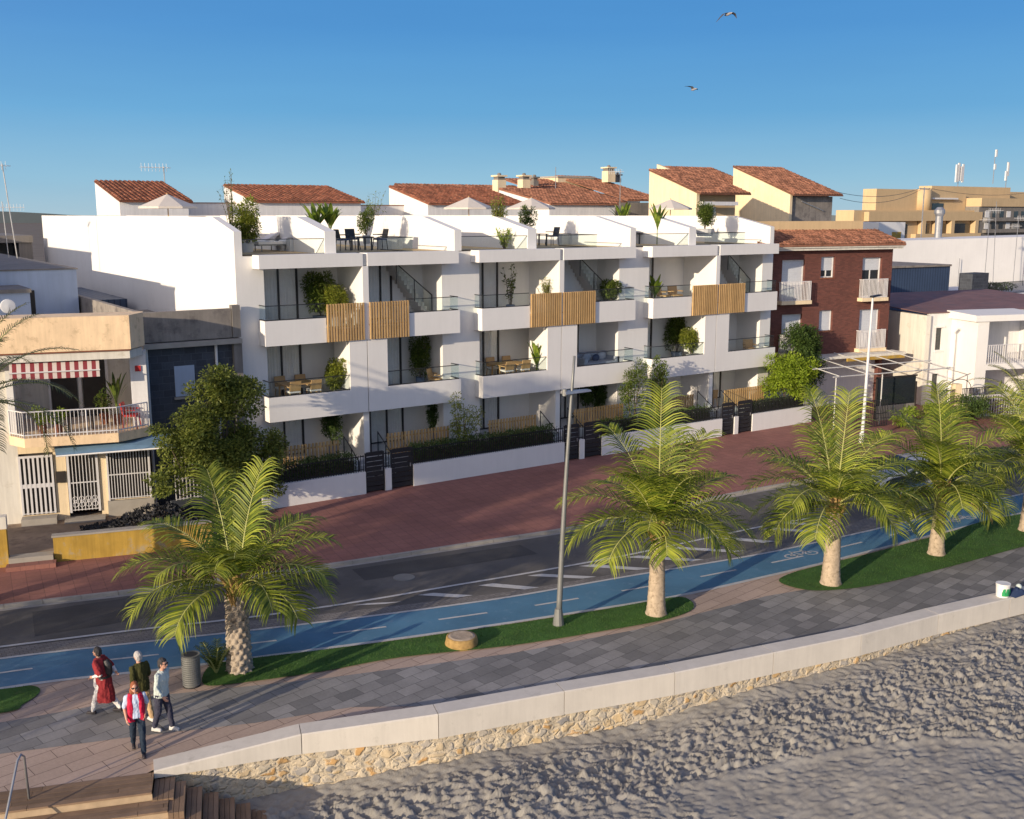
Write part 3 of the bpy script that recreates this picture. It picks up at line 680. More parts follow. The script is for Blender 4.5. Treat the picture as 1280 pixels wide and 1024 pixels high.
    if ci < 2:
        window(c-3.95, c-1.97, c-2.8, 6.62, 9.04); window(c-3.95, c-1.92, c-2.78, 3.64, 6.07); window(c-3.95, c-1.92, c-2.78, 1.12, 3.07)
    else:
        window(c-3.95, c-2.3, c-3.1, 6.62, 9.04); window(c-3.95, c-2.3, c-3.1, 3.64, 6.07); window(c-3.95, c-2.1, c-2.9, 1.12, 3.07)
    window(c+.25, c+2.8, c+1.98, 3.64, 6.07); window(c+.25, c+2.85, c+2.02, 1.12, 3.07)
    if ci == 0: window(c+.3, c+2.4, c+1.85, 6.62, 9.04)
    # stairs up to the roof in the right hand flat
    xs0, xs1 = c+4.0, c+2.3
    st = MB(); ns = 13
    for i in range(ns):
        z0 = 6.6+(2.46)*i/ns; xa = c+3.95-(1.75)*i/ns; st.box(xa-.16, xa, 40.43, YB-.004, max(6.6, z0-.18), z0+.18)
    so = st.build('staircase', M['stair'], A)
    mb = MB(); xa, xb = c+3.92, c+2.2
    mb.hexa([(xb, 40.40, 8.35), (xa, 40.40, 6.66), (xa, 40.412, 6.66), (xb, 40.412, 8.35), (xb, 40.40, 9.05), (xa, 40.40, 7.62), (xa, 40.412, 7.62), (xb, 40.412, 9.05)])
    mb.build('glass_panel', M['glass'], so)
    mb = MB(); mb.tube([(xb, 40.4, 9.05), (xa, 40.4, 7.64)], .022, 6); mb.tube([(xa, 40.4, 7.66), (xa, 40.4, 6.62)], .022, 6); mb.tube([((xa+xb)/2, 40.4, 8.35), ((xa+xb)/2, 40.4, 7.4)], .02, 6); mb.tube([(xb, 40.4, 9.05), (xb, 40.4, 8.2)], .02, 6)
    mb.build('stair_handrail', M['black'], so)
    # garden steps down to the gates with glass balustrades
    for sg in (-1, 1):
        xa, xb = (c-1.15, c-.2) if sg < 0 else (c+.12, c+.8)
        mb = MB(); ns = 6
        for i in range(ns): mb.box(xa, xb, 37.75+.19*i, 37.75+.19*(i+1) if i < ns-1 else YF_+.018, BZ, BZ+.166*(i+1))
        so = mb.build('garden_steps', M['pot'], A); gx = xa-.02 if sg < 0 else xb-.42
        mb = MB(); mb.hexa([(gx, YF_-.02, 1.15), (gx, 37.5, .3), (gx+.012, 37.5, .3), (gx+.012, YF_-.02, 1.15), (gx, YF_-.02, 2.15), (gx, 37.5, 1.35), (gx+.012, 37.5, 1.35), (gx+.012, YF_-.02, 2.15)])
        mb.build('glass_panel', M['glass'], so)
        mb = MB(); mb.tube([(gx, YF_, 1.1), (gx, YF_, 2.18), (gx, 37.5, 1.37), (gx, 37.5, .2)], .024, 6); mb.tube([(gx, 38.2, .7), (gx, 38.2, 1.75)], .022, 6); mb.build('stair_handrail', M['black'], so)
    abox('entrance_door', M['darkframe'], [(c+.15, c+.24, YF_+.3, YF_+.5, 1.12, 3.07)])
    # roof terraces
    mb = MB(); sloped(mb, c-1.42, c-.94, YM, 42.4, 69.7, DK, 10.45, 11.02); mb.build('roof_divider', W_, A)
    if ci < 2:
        mb = MB(); sloped(mb, c+4.63, c+4.98, YM, 42.4, 69.7, DK, 10.45, 11.02); mb.build('roof_divider', W_, A)
    rl = XL+.32 if ci == 0 else CEN[ci-1]+5.0
    rr = c+4.6 if ci < 2 else XRT-.32
    rail([(rl, YM+.05), (c-1.45, YM+.05)], DK+.002, 10.15); rail([(c-.92, YM+.05), (min(rr, c+2.6), YM+.05)], DK+.002, 10.15)
    # the party line's rear glass screens
    rail([(c+2.6, YM+.06), (c+2.6, YM+3.0)], DK+.002, 10.15)

# ---------------- front garden wall
GW = thing('garden_wall', 'low white boundary wall with black picket fence and six black slatted gates before the apartment block', 'wall', (28.8, 37.3, BZ))
edges = [14.0]
for c in CEN: edges += [c-1.06, c-.16, c+.10, c+1.14]
edges.append(44.6)
segs = [(edges[0], edges[1]), (edges[3-0], edges[3])]
walls = []; prev = 14.0
for c in CEN:
    walls.append((prev, c-1.04)); walls.append((c-.17, c+.11)); prev = c+1.13
walls.append((prev, 44.6))
for a, b in walls:
    abox('plinth', W_, [(a, b, 37.2, 37.42, BZ-.02, 1.0)], GW)
    mb = MB(); n = max(2, int((b-a)/.105))
    for i in range(n):
        x = a+(b-a)*(i+.5)/n; mb.box(x-.012, x+.012, 37.29, 37.314, 1.0, 1.68)
    mb.box(a+.01, b-.01, 37.316, 37.33, 1.60, 1.64); mb.box(a+.01, b-.01, 37.316, 37.33, 1.06, 1.10)
    mb.build('picket_fence', M['black'], GW)
for c in CEN:
    for a, b in ((c-1.03, c-.18), (c+.12, c+1.12)):
        mb = MB(); mb.box(a, a+.06, 37.25, 37.31, BZ+.02, 1.74); mb.box(b-.06, b, 37.25, 37.31, BZ+.02, 1.74)
        for i in range(8): mb.box(a+.06, b-.06, 37.262, 37.29, BZ+.06+.205*i, BZ+.06+.205*i+.175)
        g_ = mb.build('gate', M['black'], GW); MB().box(b-.14, b-.10, 37.22, 37.25, .95, 1.1).build('handle', M['galv'], g_)
abox('end_wall', W_, [(13.76, 13.98, 37.2, 39.5, BZ, 1.0)], GW)
gsoil = MB(); gsoil.box(14.0, 44.6, 37.43, YF_, .08, .42); tag(gsoil.build('garden_soil', mat('soil', (.06, .045, .03), .95, .3, 3, .5, 30)), kind='structure')

# ---------------- plants
def ellipsoid_leaves(mb, c, r, n, L, w, shell=.45, up=.25):
    c = Vector(c)
    for _ in range(n):
        v = rvec(); k = (shell+(1-shell)*random.random()**.7)
        p = c+Vector((v.x*r[0], v.y*r[1], v.z*r[2]))*k
        d = (v+rvec()*.8+Vector((0, 0, up))).normalized()
        leaf(mb, p, d, L*rnd(.6, 1.3), w*rnd(.7, 1.2))
def shrub(name, label, cat, x, y, z, r, h, m=None, n=500, L=.12, w=.05, pot=None, group=None, clumps=6, stems=4, potw=None):
    t = thing(name, label, cat, (x, y, z), group)
    z0 = z
    if pot:
        pr = potw or r*.45; hb = .38
        mb = MB(); mb.tube([(x, y, z), (x, y, z+hb*.96), (x, y, z+hb), (x, y, z+hb-.04)], [pr*.8, pr, pr, pr*.9], 14, True); mb.build('planter', pot, t, False); z0 = z+hb-.05
    mb = MB()
    for i in range(stems):
        a = 2*pi*i/stems+rnd(0, 1); mb.tube([(x, y, z0), (x+r*.3*cos(a), y+r*.3*sin(a), z0+h*.45), (x+r*.5*cos(a+.3), y+r*.5*sin(a+.3), z0+h*.8)], [.02, .014, .006], 5)
    mb.build('stems', M['bark'], t)
    mb = MB()
    for i in range(clumps):
        a = 2*pi*i/clumps+rnd(-.4, .4); rr = r*rnd(.2, .6); hh = rnd(.35, .8)
        ellipsoid_leaves(mb, (x+rr*cos(a), y+rr*sin(a), z0+h*hh), (r*.5, r*.5, h*.3), n//clumps, L, w)
    mb.build('foliage', m or L_['bush'], t); return t
def stalks(name, label, cat, x, y, z, r, h, m, n=9, pot=None, lf=10, L=.14, w=.035, group=None):
    """airy bamboo-like plant: upright stems with leaves along them"""
    t = thing(name, label, cat, (x, y, z), group); z0 = z
    if pot: MB().tube([(x, y, z), (x, y, z+.36), (x, y, z+.38)], [.17, .22, .2], 12).build('planter', pot, t); z0 = z+.33
    ms, ml = MB(), MB()
    for i in range(n):
        a = rnd(0, 2*pi); e = rnd(.2, 1)*r; hh = h*rnd(.6, 1); b = Vector((x+.05*cos(a), y+.05*sin(a), z0)); c = Vector((x+e*cos(a)*.5, y+e*sin(a)*.5, z0+hh*.6)); d = Vector((x+e*cos(a), y+e*sin(a), z0+hh))
        ms.tube([b, c, d], [.012, .009, .003], 4)
        for j in range(lf):
            tt = rnd(.25, 1); p = b.lerp(c, tt/.6) if tt < .6 else c.lerp(d, (tt-.6)/.4)
            leaf(ml, p+rvec()*.03, rvec()+Vector((0, 0, .3)), L*rnd(.7, 1.3), w)
    ms.build('stems', M['bark'], t); ml.build('foliage', m, t); return t
def broadleaf(name, label, cat, x, y, z, h, n=9, m=None, pot=None, sw=.11, spread=.5, stem=.3):
    """banana or strelitzia: long paddle leaves arching from one base"""
    t = thing(name, label, cat, (x, y, z)); z0 = z
    if pot: MB().tube([(x, y, z), (x, y, z+.34), (x, y, z+.36)], [.15, .2, .18], 12).build('planter', pot, t); z0 = z+.3
    MB().tube([(x, y, z0), (x, y, z0+h*stem)], [.05, .035], 7).build('stems', L_['banana'], t)
    ml = MB()
    for i in range(n):
        a = 2*pi*i/n+rnd(-.3, .3); out = spread*rnd(.5, 1.1); hh = h*rnd(.7, 1.05); K = 7; P = []
        for k in range(K+1):
            s = k/K; P.append(Vector((x+cos(a)*out*s**1.3, y+sin(a)*out*s**1.3, z0+h*stem*.5+(hh-h*stem*.5)*(s*1.25-.3*s*s*s))))
        sd = Vector((-sin(a), cos(a), 0))
        for k in range(K):
            wa = sw*max(0, sin(pi*min(1, max(0, (k/K-.25)/.75))))+.008; wb = sw*max(0, sin(pi*min(1, max(0, ((k+1)/K-.25)/.75))))+.006
            for sgn in (-1, 1):
                q = len(ml.v); ml.v += [tuple(P[k]), tuple(P[k+1]), tuple(P[k+1]+sd*wb*sgn-Vector((0, 0, wb*.3))), tuple(P[k]+sd*wa*sgn-Vector((0, 0, wa*.3)))]; ml.f.append((q, q+1, q+2, q+3)); ml.mi.append(0)
    ml.build('leaves', m or L_['banana'], t); return t

C0, C1, C2 = CEN
F3, F2, F1 = 6.6, 3.62, 1.1
# third floor
x, _z = XZ(400, 375, 40.6); shrub('shrub', 'wide dark green leafy shrub on the leftmost top-floor balcony, behind glass rail', 'shrub', x+.05, 40.7, F3, .75, 1.75, L_['bush'], 3200, .16, .06, M['bluepot'], clumps=9)
x, _z = XZ(421, 370, 39.9); shrub('shrub', 'bright yellow-green shrub above the gold screen of the leftmost top-floor balcony', 'shrub', x, 39.95, F3, .55, 1.35, L_['olivebush'], 2600, .14, .05, M['pot'], clumps=7)
x, _z = XZ(641, 370, 40.6); stalks('potted_plant', 'tall thin sparse plant with bare stems beside the curtained window of the middle block', 'plant', x, 40.8, F3, .5, 1.9, L_['bush'], 9, M['bluepot'], 20, .16, .08)
x, _z = XZ(682, 370, 39.9); stalks('potted_plant', 'feathery green potted plant rising above the left half of the middle gold screen', 'plant', x, 39.8, F3, .55, 1.35, L_['olivebush'], 26, M['pot'], 26, .16, .03)
x, _z = XZ(765, 370, 39.8); shrub('shrub', 'round green shrub in blue-grey planter by the stairs of the middle top-floor balcony', 'shrub', x, 39.9, F3, .6, .95, L_['bush'], 2600, .14, .05, M['bluepot'], clumps=7)
x, _z = XZ(820, 370, 39.8); broadleaf('banana_plant', 'bright broad-leaved plant at the left end of the rightmost top-floor balcony', 'plant', x, 39.9, F3, 1.6, 11, spread=.45)
# second floor
x, _z = XZ(420, 470, 39.9); shrub('shrub', 'bushy light green shrub in white trough beside the dining table of the leftmost flat', 'shrub', x, 39.8, F2, .6, 1.2, L_['olivebush'], 3200, .14, .055, M['pot'], clumps=9)
x, _z = XZ(525, 450, 40.7); shrub('shrub', 'dark round-topped shrub in blue-grey tub behind a wooden lounge chair', 'shrub', x, 40.7, F2, .48, 1.9, L_['bush'], 3400, .13, .05, M['bluepot'], clumps=9)
x, _z = XZ(671, 440, 39.7); broadleaf('banana_plant', 'tall bright broad-leaved plant next to the dining table of the middle flat', 'plant', x, 39.7, F2, 1.8, 15, spread=.5, sw=.09)
x, _z = XZ(848, 430, 40.7); shrub('shrub', 'dark spreading shrub at the back of the rightmost middle-floor balcony', 'shrub', x, 40.8, F2, .7, 1.9, L_['bush'], 3400, .14, .06, M['bluepot'], clumps=9)
x, _z = XZ(864, 430, 39.7); shrub('shrub', 'sunny yellow-green shrub in white planter in front of a dark spreading shrub', 'shrub', x, 39.7, F2, .58, 1.4, L_['olivebush'], 3200, .13, .05, M['pot'], clumps=8)
# ground floor
x, _z = XZ(415, 540, 40.5); shrub('shrub', 'dark shrub behind the slatted fence of the leftmost ground-floor terrace', 'shrub', x, 40.5, F1, .5, 1.75, L_['hedge'], 3000, .13, .05, M['bluepot'], clumps=8)
x, _z = XZ(545, 525, 40.3); shrub('shrub', 'dark shrub in the right corner of the second ground-floor terrace', 'shrub', x, 40.4, F1, .45, 1.7, L_['hedge'], 2400, .13, .05, M['bluepot'], clumps=7)
for k, (px, lab) in enumerate([(735, 'left'), (750, 'middle'), (765, 'right')]):
    x, _z = XZ(px, 500, 40.4); shrub('shrub', f'dark upright shrub, {lab} one of the three behind the fourth terrace fence', 'shrub', x, 40.5, F1, .42, 1.75, L_['hedge'], 2600, .12, .05, M['bluepot'], 'dark shrubs on the fourth terrace', 5)
# hedges behind the pickets
def hedge(label, x0, x1, z0=.4, z1=1.72, m='hedge', group='hedges along the garden wall'):
    t = thing('hedge', label, 'hedge', ((x0+x1)/2, 37.75, .42), group)
    MB().box(x0, x1, 37.7, 37.95, .42, z1-.35).build('stems', M['bark'], t)
    mb = MB(); n = int((x1-x0)*1700)
    for _ in range(n):
        p = Vector((rnd(x0, x1), rnd(37.46, 38.2), 0)); top = z1+.12*noise.noise((p.x*1.6, p.y*2, 0)); p.z = z0+(top-z0)*random.random()**.6
        leaf(mb, p, rvec()+Vector((0, -.3, .5)), .12*rnd(.6, 1.3), .05)
    mb.build('foliage', L_[m], t)
hedge('clipped dark hedge behind the fence, left of the leftmost pair of gates', 14.2, C0-1.3, group='hedges along the garden wall')
hedge('long clipped dark hedge behind the fence, left of the lamp post', C0+1.3, C1-1.3)
hedge('clipped dark hedge behind the fence, partly hidden by the palm beside the lamp post', C1+1.3, C2-1.4, z1=1.6)
hedge('short hedge right of the rightmost pair of gates', C2+1.3, 44.3, z1=1.5)
# small garden trees
def airy_tree(label, x, y, z, h, r, m, n=900, name='young_tree', L=.13, w=.06, clumps=11, trunks=3):
    t = thing(name, label, 'tree', (x, y, z)); mt, ml = MB(), MB()
    for k in range(trunks):
        a = 2*pi*k/trunks+.5; mt.tube([(x+.05*cos(a), y+.05*sin(a), z), (x+r*.2*cos(a), y+r*.2*sin(a), z+h*.45), (x+r*.4*cos(a+.3), y+r*.4*sin(a+.3), z+h*.85)], [.035, .022, .008], 6)
    for k in range(clumps):
        a = rnd(0, 2*pi); rr = r*rnd(.15, .8); hh = rnd(.4, .95); cc = (x+rr*cos(a), y+rr*sin(a), z+h*hh)
        mt.tube([(x+r*.15*cos(a), y+r*.15*sin(a), z+h*max(.2, hh-.3)), cc], [.012, .004], 4)
        ellipsoid_leaves(ml, cc, (r*.35, r*.35, h*.13), n//clumps, L, w, .2)
    mt.build('trunk', M['bark'], t); ml.build('crown', m, t); return t
x, _z = XZ(582, 525, 38.0); airy_tree('young airy tree with pale green leaves against the white wall above the long hedge', x, 38.3, .42, 3.0, .85, L_['olivebush'], 1500)
x, _z = XZ(795, 500, 38.1); airy_tree('slender young tree in the front garden behind the palm next to the lamp post', x, 38.3, .42, 3.7, 1.0, L_['bush'], 2600)
x, _z = XZ(825, 500, 38.1); airy_tree('upright leafy young tree just right of a slender one above the palm', x, 38.2, .42, 3.9, .55, L_['bush'], 2400)
x, _z = XZ(980, 500, 38.3); airy_tree('round bright lime-green tree at the right end of the apartment block', x, 38.0, .42, 3.2, 1.45, L_['bright'], 12000, 'tree', .16, .08, 40, 3)
x, _z = XZ(992, 440, 39.0); airy_tree('dark flowering tree between the apartment block and the brick building', x+.7, 38.9, .1, 4.9, 1.2, L_['hedge'], 11000, 'tree', .17, .08, 36, 3)

# ---------------- balcony furniture
def chair(label, x, y, z, rz, m1, m2, group=None, name='dining_chair', low=False):
    T = frame(x, y, rz); t = thing(name, label, 'chair', (x, y, z), group); s = .34 if low else .44; w = .27 if low else .23
    MB(T).box(-w, w, -w, w, z+s, z+s+.07).build('seat', m2, t)
    mb = MB(T); mb.hexa([(-w, w-.03, z+s+.08), (w, w-.03, z+s+.08), (w, w+.02, z+s+.08), (-w, w+.02, z+s+.08), (-w, w+.06, z+s+.48), (w, w+.06, z+s+.48), (w, w+.1, z+s+.48), (-w, w+.1, z+s+.48)]); mb.build('backrest', m1, t)
    for a in (-1, 1):
        for b in (-1, 1): MB(T).tube([(a*(w-.02), b*(w-.02), z+s), (a*(w+.02), b*(w+.02), z)], .02, 5).build('leg', m1, t)
        MB(T).box(a*w-.025, a*w+.025, -w, w, z+s+.22, z+s+.26).build('armrest', m1, t)
    return t
def table(label, x, y, z, L, wd, m, name='dining_table', h=.73, group=None, ml=None):
    t = thing(name, label, 'table', (x, y, z), group); MB().box(x-L/2, x+L/2, y-wd/2, y+wd/2, z+h-.04, z+h).build('tabletop', m, t)
    for a in (-1, 1):
        for b in (-1, 1): MB().box(x+a*(L/2-.08)-.03, x+a*(L/2-.08)+.03, y+b*(wd/2-.08)-.03, y+b*(wd/2-.08)+.03, z, z+h-.04).build('leg', ml or m, t)
    return t
cw = M['chairwood']
for (pxs, who, g_) in (((356, 373, 390), 'left', 0), ((622, 636, 650), 'middle', 1)):
    xt, _z = XZ(pxs[1], 480, 40.2)
    table(f'wooden dining table behind the rail of the {who} second-floor balcony', xt, 40.25, F2, 1.5, .8, cw)
    for k, (dx, dy, rz) in enumerate([(-.45, -.55, 180), (.45, -.55, 180), (-.45, .55, 0), (.45, .55, 0)]):
        pos = ['front left', 'front right', 'rear left', 'rear right'][k]
        chair(f'wooden dining chair at the {pos} of the table on the {who} second-floor balcony', xt+dx, 40.25+dy, F2, rz, cw, M['white_cloth'], f'dining chairs on the {who} balcony')
x, _z = XZ(549, 465, 39.9); chair('wooden lounge chair beside the dark shrub on the second balcony from left', x-.15, 39.9, F2, 40, cw, cw, name='lounge_chair', low=True)
x, _z = XZ(936, 430, 39.8); chair('pale wooden lounge chair on the rightmost middle-floor balcony', x, 39.75, F2, -30, cw, cw, name='lounge_chair', low=True)
x, _z = XZ(834, 345, 39.7); chair('wooden armchair with pink cushion, left of two on the rightmost top-floor balcony', x, 39.9, F3+.1, 20, cw, cw, 'armchairs on the rightmost top balcony', 'armchair', True)
x, _z = XZ(847, 345, 39.7); chair('wooden armchair with pink cushion, right of two on the rightmost top-floor balcony', x+.12, 39.95, F3+.1, -10, cw, cw, 'armchairs on the rightmost top balcony', 'armchair', True)
x, _z = XZ(891, 495, 39.6); chair('round-backed wicker chair on the ground-floor terrace behind the rightmost slatted fence', x, 39.7, F1, 160, cw, cw, name='wicker_chair')
# sofa
x, _z = XZ(748, 445, 39.9); t = thing('sofa', 'pale grey two-seat sofa with dark cushion on the middle-floor balcony', 'sofa', (x, 39.95, F2))
MB().box(x-.9, x+.9, 39.6, 40.4, F2+.12, F2+.45).build('base', M['greyfab'], t); MB().box(x-.9, x+.9, 40.4, 40.6, F2+.12, F2+.85).build('backrest', M['greyfab'], t)
for sg in (-1, 1):
    MB().box(x+sg*.98-.1, x+sg*.98+.1, 39.6, 40.6, F2+.1, F2+.65).build('armrest', M['greyfab'], t)
    MB().ball((x+sg*.45, 40.25, F2+.62), .25, 8, 0, (1.2, .5, .9)).build('cushion', M['greyfab'], t, True)
MB().ball((x, 40.1, F2+.6), .2, 8, 0, (1.2, .5, .9)).build('dark_cushion', M['navy'], t, True)

# ---------------- roof terrace
def parasol(label, x, y, r=1.5, top=12.12, group='beige parasols on the roof terraces'):
    t = thing('parasol', label, 'parasol', (x, y, DK), group)
    MB().tube([(x, y, DK+.05), (x, y, top+.06)], .028, 8).build('pole', M['chairwood'], t)
    MB().tube([(x, y, DK), (x, y, DK+.08)], .28, 12).build('base', M['pot'], t)
    mb = MB(); n = 8; ze = top-.62
    for i in range(n):
        a, b = 2*pi*i/n+.2, 2*pi*(i+1)/n+.2; A_ = (x+r*cos(a), y+r*sin(a)); B_ = (x+r*cos(b), y+r*sin(b))
        mb.poly([(A_[0], A_[1], ze), (B_[0], B_[1], ze), (x, y, top)]); mb.poly([(A_[0], A_[1], ze-.1), (B_[0], B_[1], ze-.1), (B_[0], B_[1], ze), (A_[0], A_[1], ze)])
    mb.build('canopy', M['canvas'], t)
    mb = MB()
    for i in range(n): a = 2*pi*i/n+.2; mb.tube([(x, y, ze+.15), (x+r*.97*cos(a), y+r*.97*sin(a), ze-.01)], .012, 4)
    mb.build('ribs', M['chairwood'], t)
for px, lab in ((210, 'beige parasol above the far left end of the white side wall'), (586, 'beige parasol standing over sun loungers on the middle roof terrace'), (664, 'beige parasol right of the tall roof plant, over navy furniture'), (838, 'beige parasol in front of the cream gable on the right roof terrace')):
    x, _z = XZ(px, 262, 55); parasol(lab, x, 55)
def lounger(label, x, y, rz, group=None):
    T = frame(x, y, rz); t = thing('sun_lounger', label, 'sun lounger', (x, y, DK), group); z = DK
    MB(T).box(-1, 1, -.33, .33, z+.25, z+.31).build('frame', M['grey_metal'], t)
    mb = MB(T); mb.hexa([(-1, -.3, z+.312), (.3, -.3, z+.312), (.3, .3, z+.312), (-1, .3, z+.312), (-1, -.3, z+.42), (.3, -.3, z+.42), (.3, .3, z+.42), (-1, .3, z+.42)]); mb.hexa([(.31, -.3, z+.33), (1, -.3, z+.7), (1, .3, z+.7), (.31, .3, z+.33), (.27, -.3, z+.43), (.95, -.3, z+.8), (.95, .3, z+.8), (.27, .3, z+.43)]); mb.build('mattress', M['white_cloth'], t)
    for a in (-.85, .85):
        for b in (-.28, .28): MB(T).tube([(a, b, z), (a, b, z+.25)], .025, 5).build('leg', M['grey_metal'], t)
for px, Y, rz, lab in ((345, 43.5, 8, 'sun lounger behind the glass on the leftmost roof terrace, nearest the small flower pot'), (320, 44.5, 5, 'sun lounger in the left corner of the leftmost roof terrace'), (583, 46, 10, 'sun lounger below the middle parasol, nearer the divider'), (603, 47.5, 5, 'sun lounger below the middle parasol, nearer the tall plant')):
    x, _z = XZ(px, 300, Y); lounger(lab, x, Y, rz, 'sun loungers on the roof')
def roof_set(px, Y, lab):
    x, _z = XZ(px, 300, Y)
    table(f'low dark outdoor table on the {lab}', x, Y, DK, .8, .8, M['black'], 'garden_table', .6)
    chair(f'dark outdoor chair left of the table on the {lab}', x-.9, Y, DK, 90, M['black'], M['navy'], f'chairs on the {lab}', 'garden_chair'); chair(f'dark outdoor chair right of the table on the {lab}', x+.9, Y, DK, -90, M['black'], M['navy'], f'chairs on the {lab}', 'garden_chair'); chair(f'dark outdoor chair behind the table on the {lab}', x, Y+.9, DK, 0, M['black'], M['navy'], f'chairs on the {lab}', 'garden_chair')
roof_set(452, 42.5, 'second roof terrace from left'); roof_set(672, 43.5, 'fourth roof terrace from left'); roof_set(800, 43.5, 'fifth roof terrace from left')
def slump(px, Y, lab):
    x, _z = XZ(px, 300, Y); t = thing('planter_box', lab, 'planter', (x, Y, DK)); MB().box(x-.55, x+.55, Y-.2, Y+.2, DK, DK+.55).build('box', M['pot'], t); MB().box(x-.5, x+.5, Y-.16, Y+.16, DK+.55, DK+.57).build('soil', M['bark'], t)
slump(487, 43.2, 'pale low planter box beside navy chairs on the second roof terrace'); slump(375, 43, 'pale planter box behind glass on the leftmost roof terrace'); slump(710, 44.5, 'pale planter box on the fourth roof terrace')
x, _z = XZ(308, 290, 43); shrub('shrub', 'leafy green shrub in the corner of the leftmost roof terrace', 'shrub', x, 43, DK, .66, 1.8, L_['olivebush'], 4200, .15, .05, M['pot'], clumps=10)
x, _z = XZ(291, 290, 43.6); stalks('bamboo', 'wispy tall bamboo rising above the tiled roof at the left end of the terrace', 'plant', x, 43.6, DK, .6, 3.1, L_['bush'], 13, M['pot'], 26, .14, .035)
x, _z = XZ(395, 290, 47); broadleaf('banana_plant', 'paddle-leaved plant, left of the pair behind the first roof divider', 'plant', x, 47, DK+.4, 1.75, 17, spread=.75, sw=.12); x, _z = XZ(413, 290, 47); broadleaf('banana_plant', 'paddle-leaved plant, right of the pair behind the first roof divider', 'plant', x, 47, DK+.4, 1.8, 17, spread=.75, sw=.12)
x, _z = XZ(458, 290, 43.5); shrub('shrub', 'small round potted shrub on the second roof terrace from left', 'shrub', x, 43.5, DK+.25, .42, 1.35, L_['bush'], 1900, .11, .04, M['pot'], clumps=5)
x, _z = XZ(379, 290, 44); shrub('shrub', 'tiny pale potted flower plant on the leftmost roof terrace', 'shrub', x, 44, DK+.3, .2, .6, L_['bright'], 250, .08, .04, M['pot'], clumps=4)
x, _z = XZ(624, 290, 42.5); stalks('bamboo', 'tall feathery bamboo at the roof edge between two parasols', 'plant', x, 42.5, DK, .55, 2.1, L_['olivebush'], 50, M['pot'], 46, .15, .035)
x, _z = XZ(632, 300, 40.8); stalks('potted_plant', 'loose leafy plant hanging over the middle roof edge', 'plant', x, 40.9, DK, .6, .95, L_['bright'], 26, None, 26, .12, .045)
x, _z = XZ(659, 290, 43.5); shrub('shrub', 'small bushy plant under the beige parasol right of the bamboo', 'shrub', x, 43.5, DK, .45, 1.55, L_['bush'], 1700, .13, .045, M['pot'], clumps=5)
x, _z = XZ(778, 290, 48); broadleaf('banana_plant', 'small paddle-leaved plant left of the fifth roof terrace divider', 'plant', x, 48, DK+.5, 1.8, 13, spread=.8, sw=.10)
x, _z = XZ(822, 290, 42); broadleaf('banana_plant', 'tall thin paddle-leaved plant in front of the cream gable', 'plant', x, 42, DK, 2.2, 13, spread=.65, sw=.085, stem=.5)
x, _z = XZ(881, 290, 41.6); shrub('shrub', 'dense square-cut green shrub in pale planter on the rightmost roof terrace', 'shrub', x, 41.6, DK+.4, .55, 1.5, L_['bush'], 3800, .12, .045, M['pot'], clumps=8, potw=.5)
x, _z = XZ(466, 250, 62); stalks('bamboo', 'wispy bluish tall plant against the sky between two tiled roofs', 'plant', x, 62, DK, 1.1, 2.8, L_['tree'], 16, M['pot'], 18, .2, .05)
M['pergola'] = mat('pergola_paint', (.50, .49, .47), .5, .08, 3, 0)
# ================================================================= NEIGHBOURING HOUSES
def pbox(parent, name, m, boxes, T=None):
    mb = MB(T)
    for b in boxes: mb.box(*b)
    return mb.build(name, m, parent)
def tiled_roof(parent, T, u0, u1, v0, v1, z0, z1, m, pitch=.26, row=.42, name='roof', slab=True):
    """clay pantiles on a slope rising from (v0,z0) to (v1,z1); every tile its own curved island"""
    mb = MB(T); nu = max(2, int(round((u1-u0)/pitch))); L = hypot(v1-v0, z1-z0); nv = max(2, int(round(L/row)))
    sx = (u1-u0)/nu
    for j in range(nv):
        a, b = j/nv, (j+1.12)/nv; b = min(b, 1.01); va, vb = v0+(v1-v0)*a, v0+(v1-v0)*b; za, zb = z0+(z1-z0)*a+.035, z0+(z1-z0)*b
        for i in range(nu):
            c = u0+sx*(i+.5); r = sx*.36; jz = rnd(-.008, .012); jv = rnd(-.02, .02)
            q = len(mb.v)
            for k in range(4):
                t = pi*k/3; mb.v += [mb._p((c-r*cos(t), va+jv, za+jz+r*.85*sin(t))), mb._p((c-r*.85*cos(t), vb+jv, zb+jz+r*.7*sin(t)))]
            for k in range(3): mb.f.append((q+2*k, q+2*k+2, q+2*k+3, q+2*k+1)); mb.mi.append(0)
            mb.f.append((q, q+2, q+4, q+6)); mb.mi.append(0)
    if slab: mb.hexa([(u0, v0, z0-.10), (u1, v0, z0-.10), (u1, v1, z1-.10), (u0, v1, z1-.10), (u0, v0, z0+.01), (u1, v0, z0+.01), (u1, v1, z1+.01), (u0, v1, z1+.01)])
    return mb.build(name, m, parent)
def bars(mb, u0, u1, v, z0, z1, n, r=.012, top=True, mid=False, w=None):
    for i in range(n):
        u = u0+(u1-u0)*i/(n-1); mb.box(u-r, u+r, v-r, v+r, z0, z1)
    if top: mb.box(u0-r, u1+r, v-r-.003, v+r+.003, z1-.001, z1+.035); mb.box(u0-r, u1+r, v-r-.003, v+r+.003, z0+.02, z0+.045)
    if mid: mb.box(u0-r, u1+r, v-r-.003, v+r+.003, (z0+z1)/2-.02, (z0+z1)/2+.02)

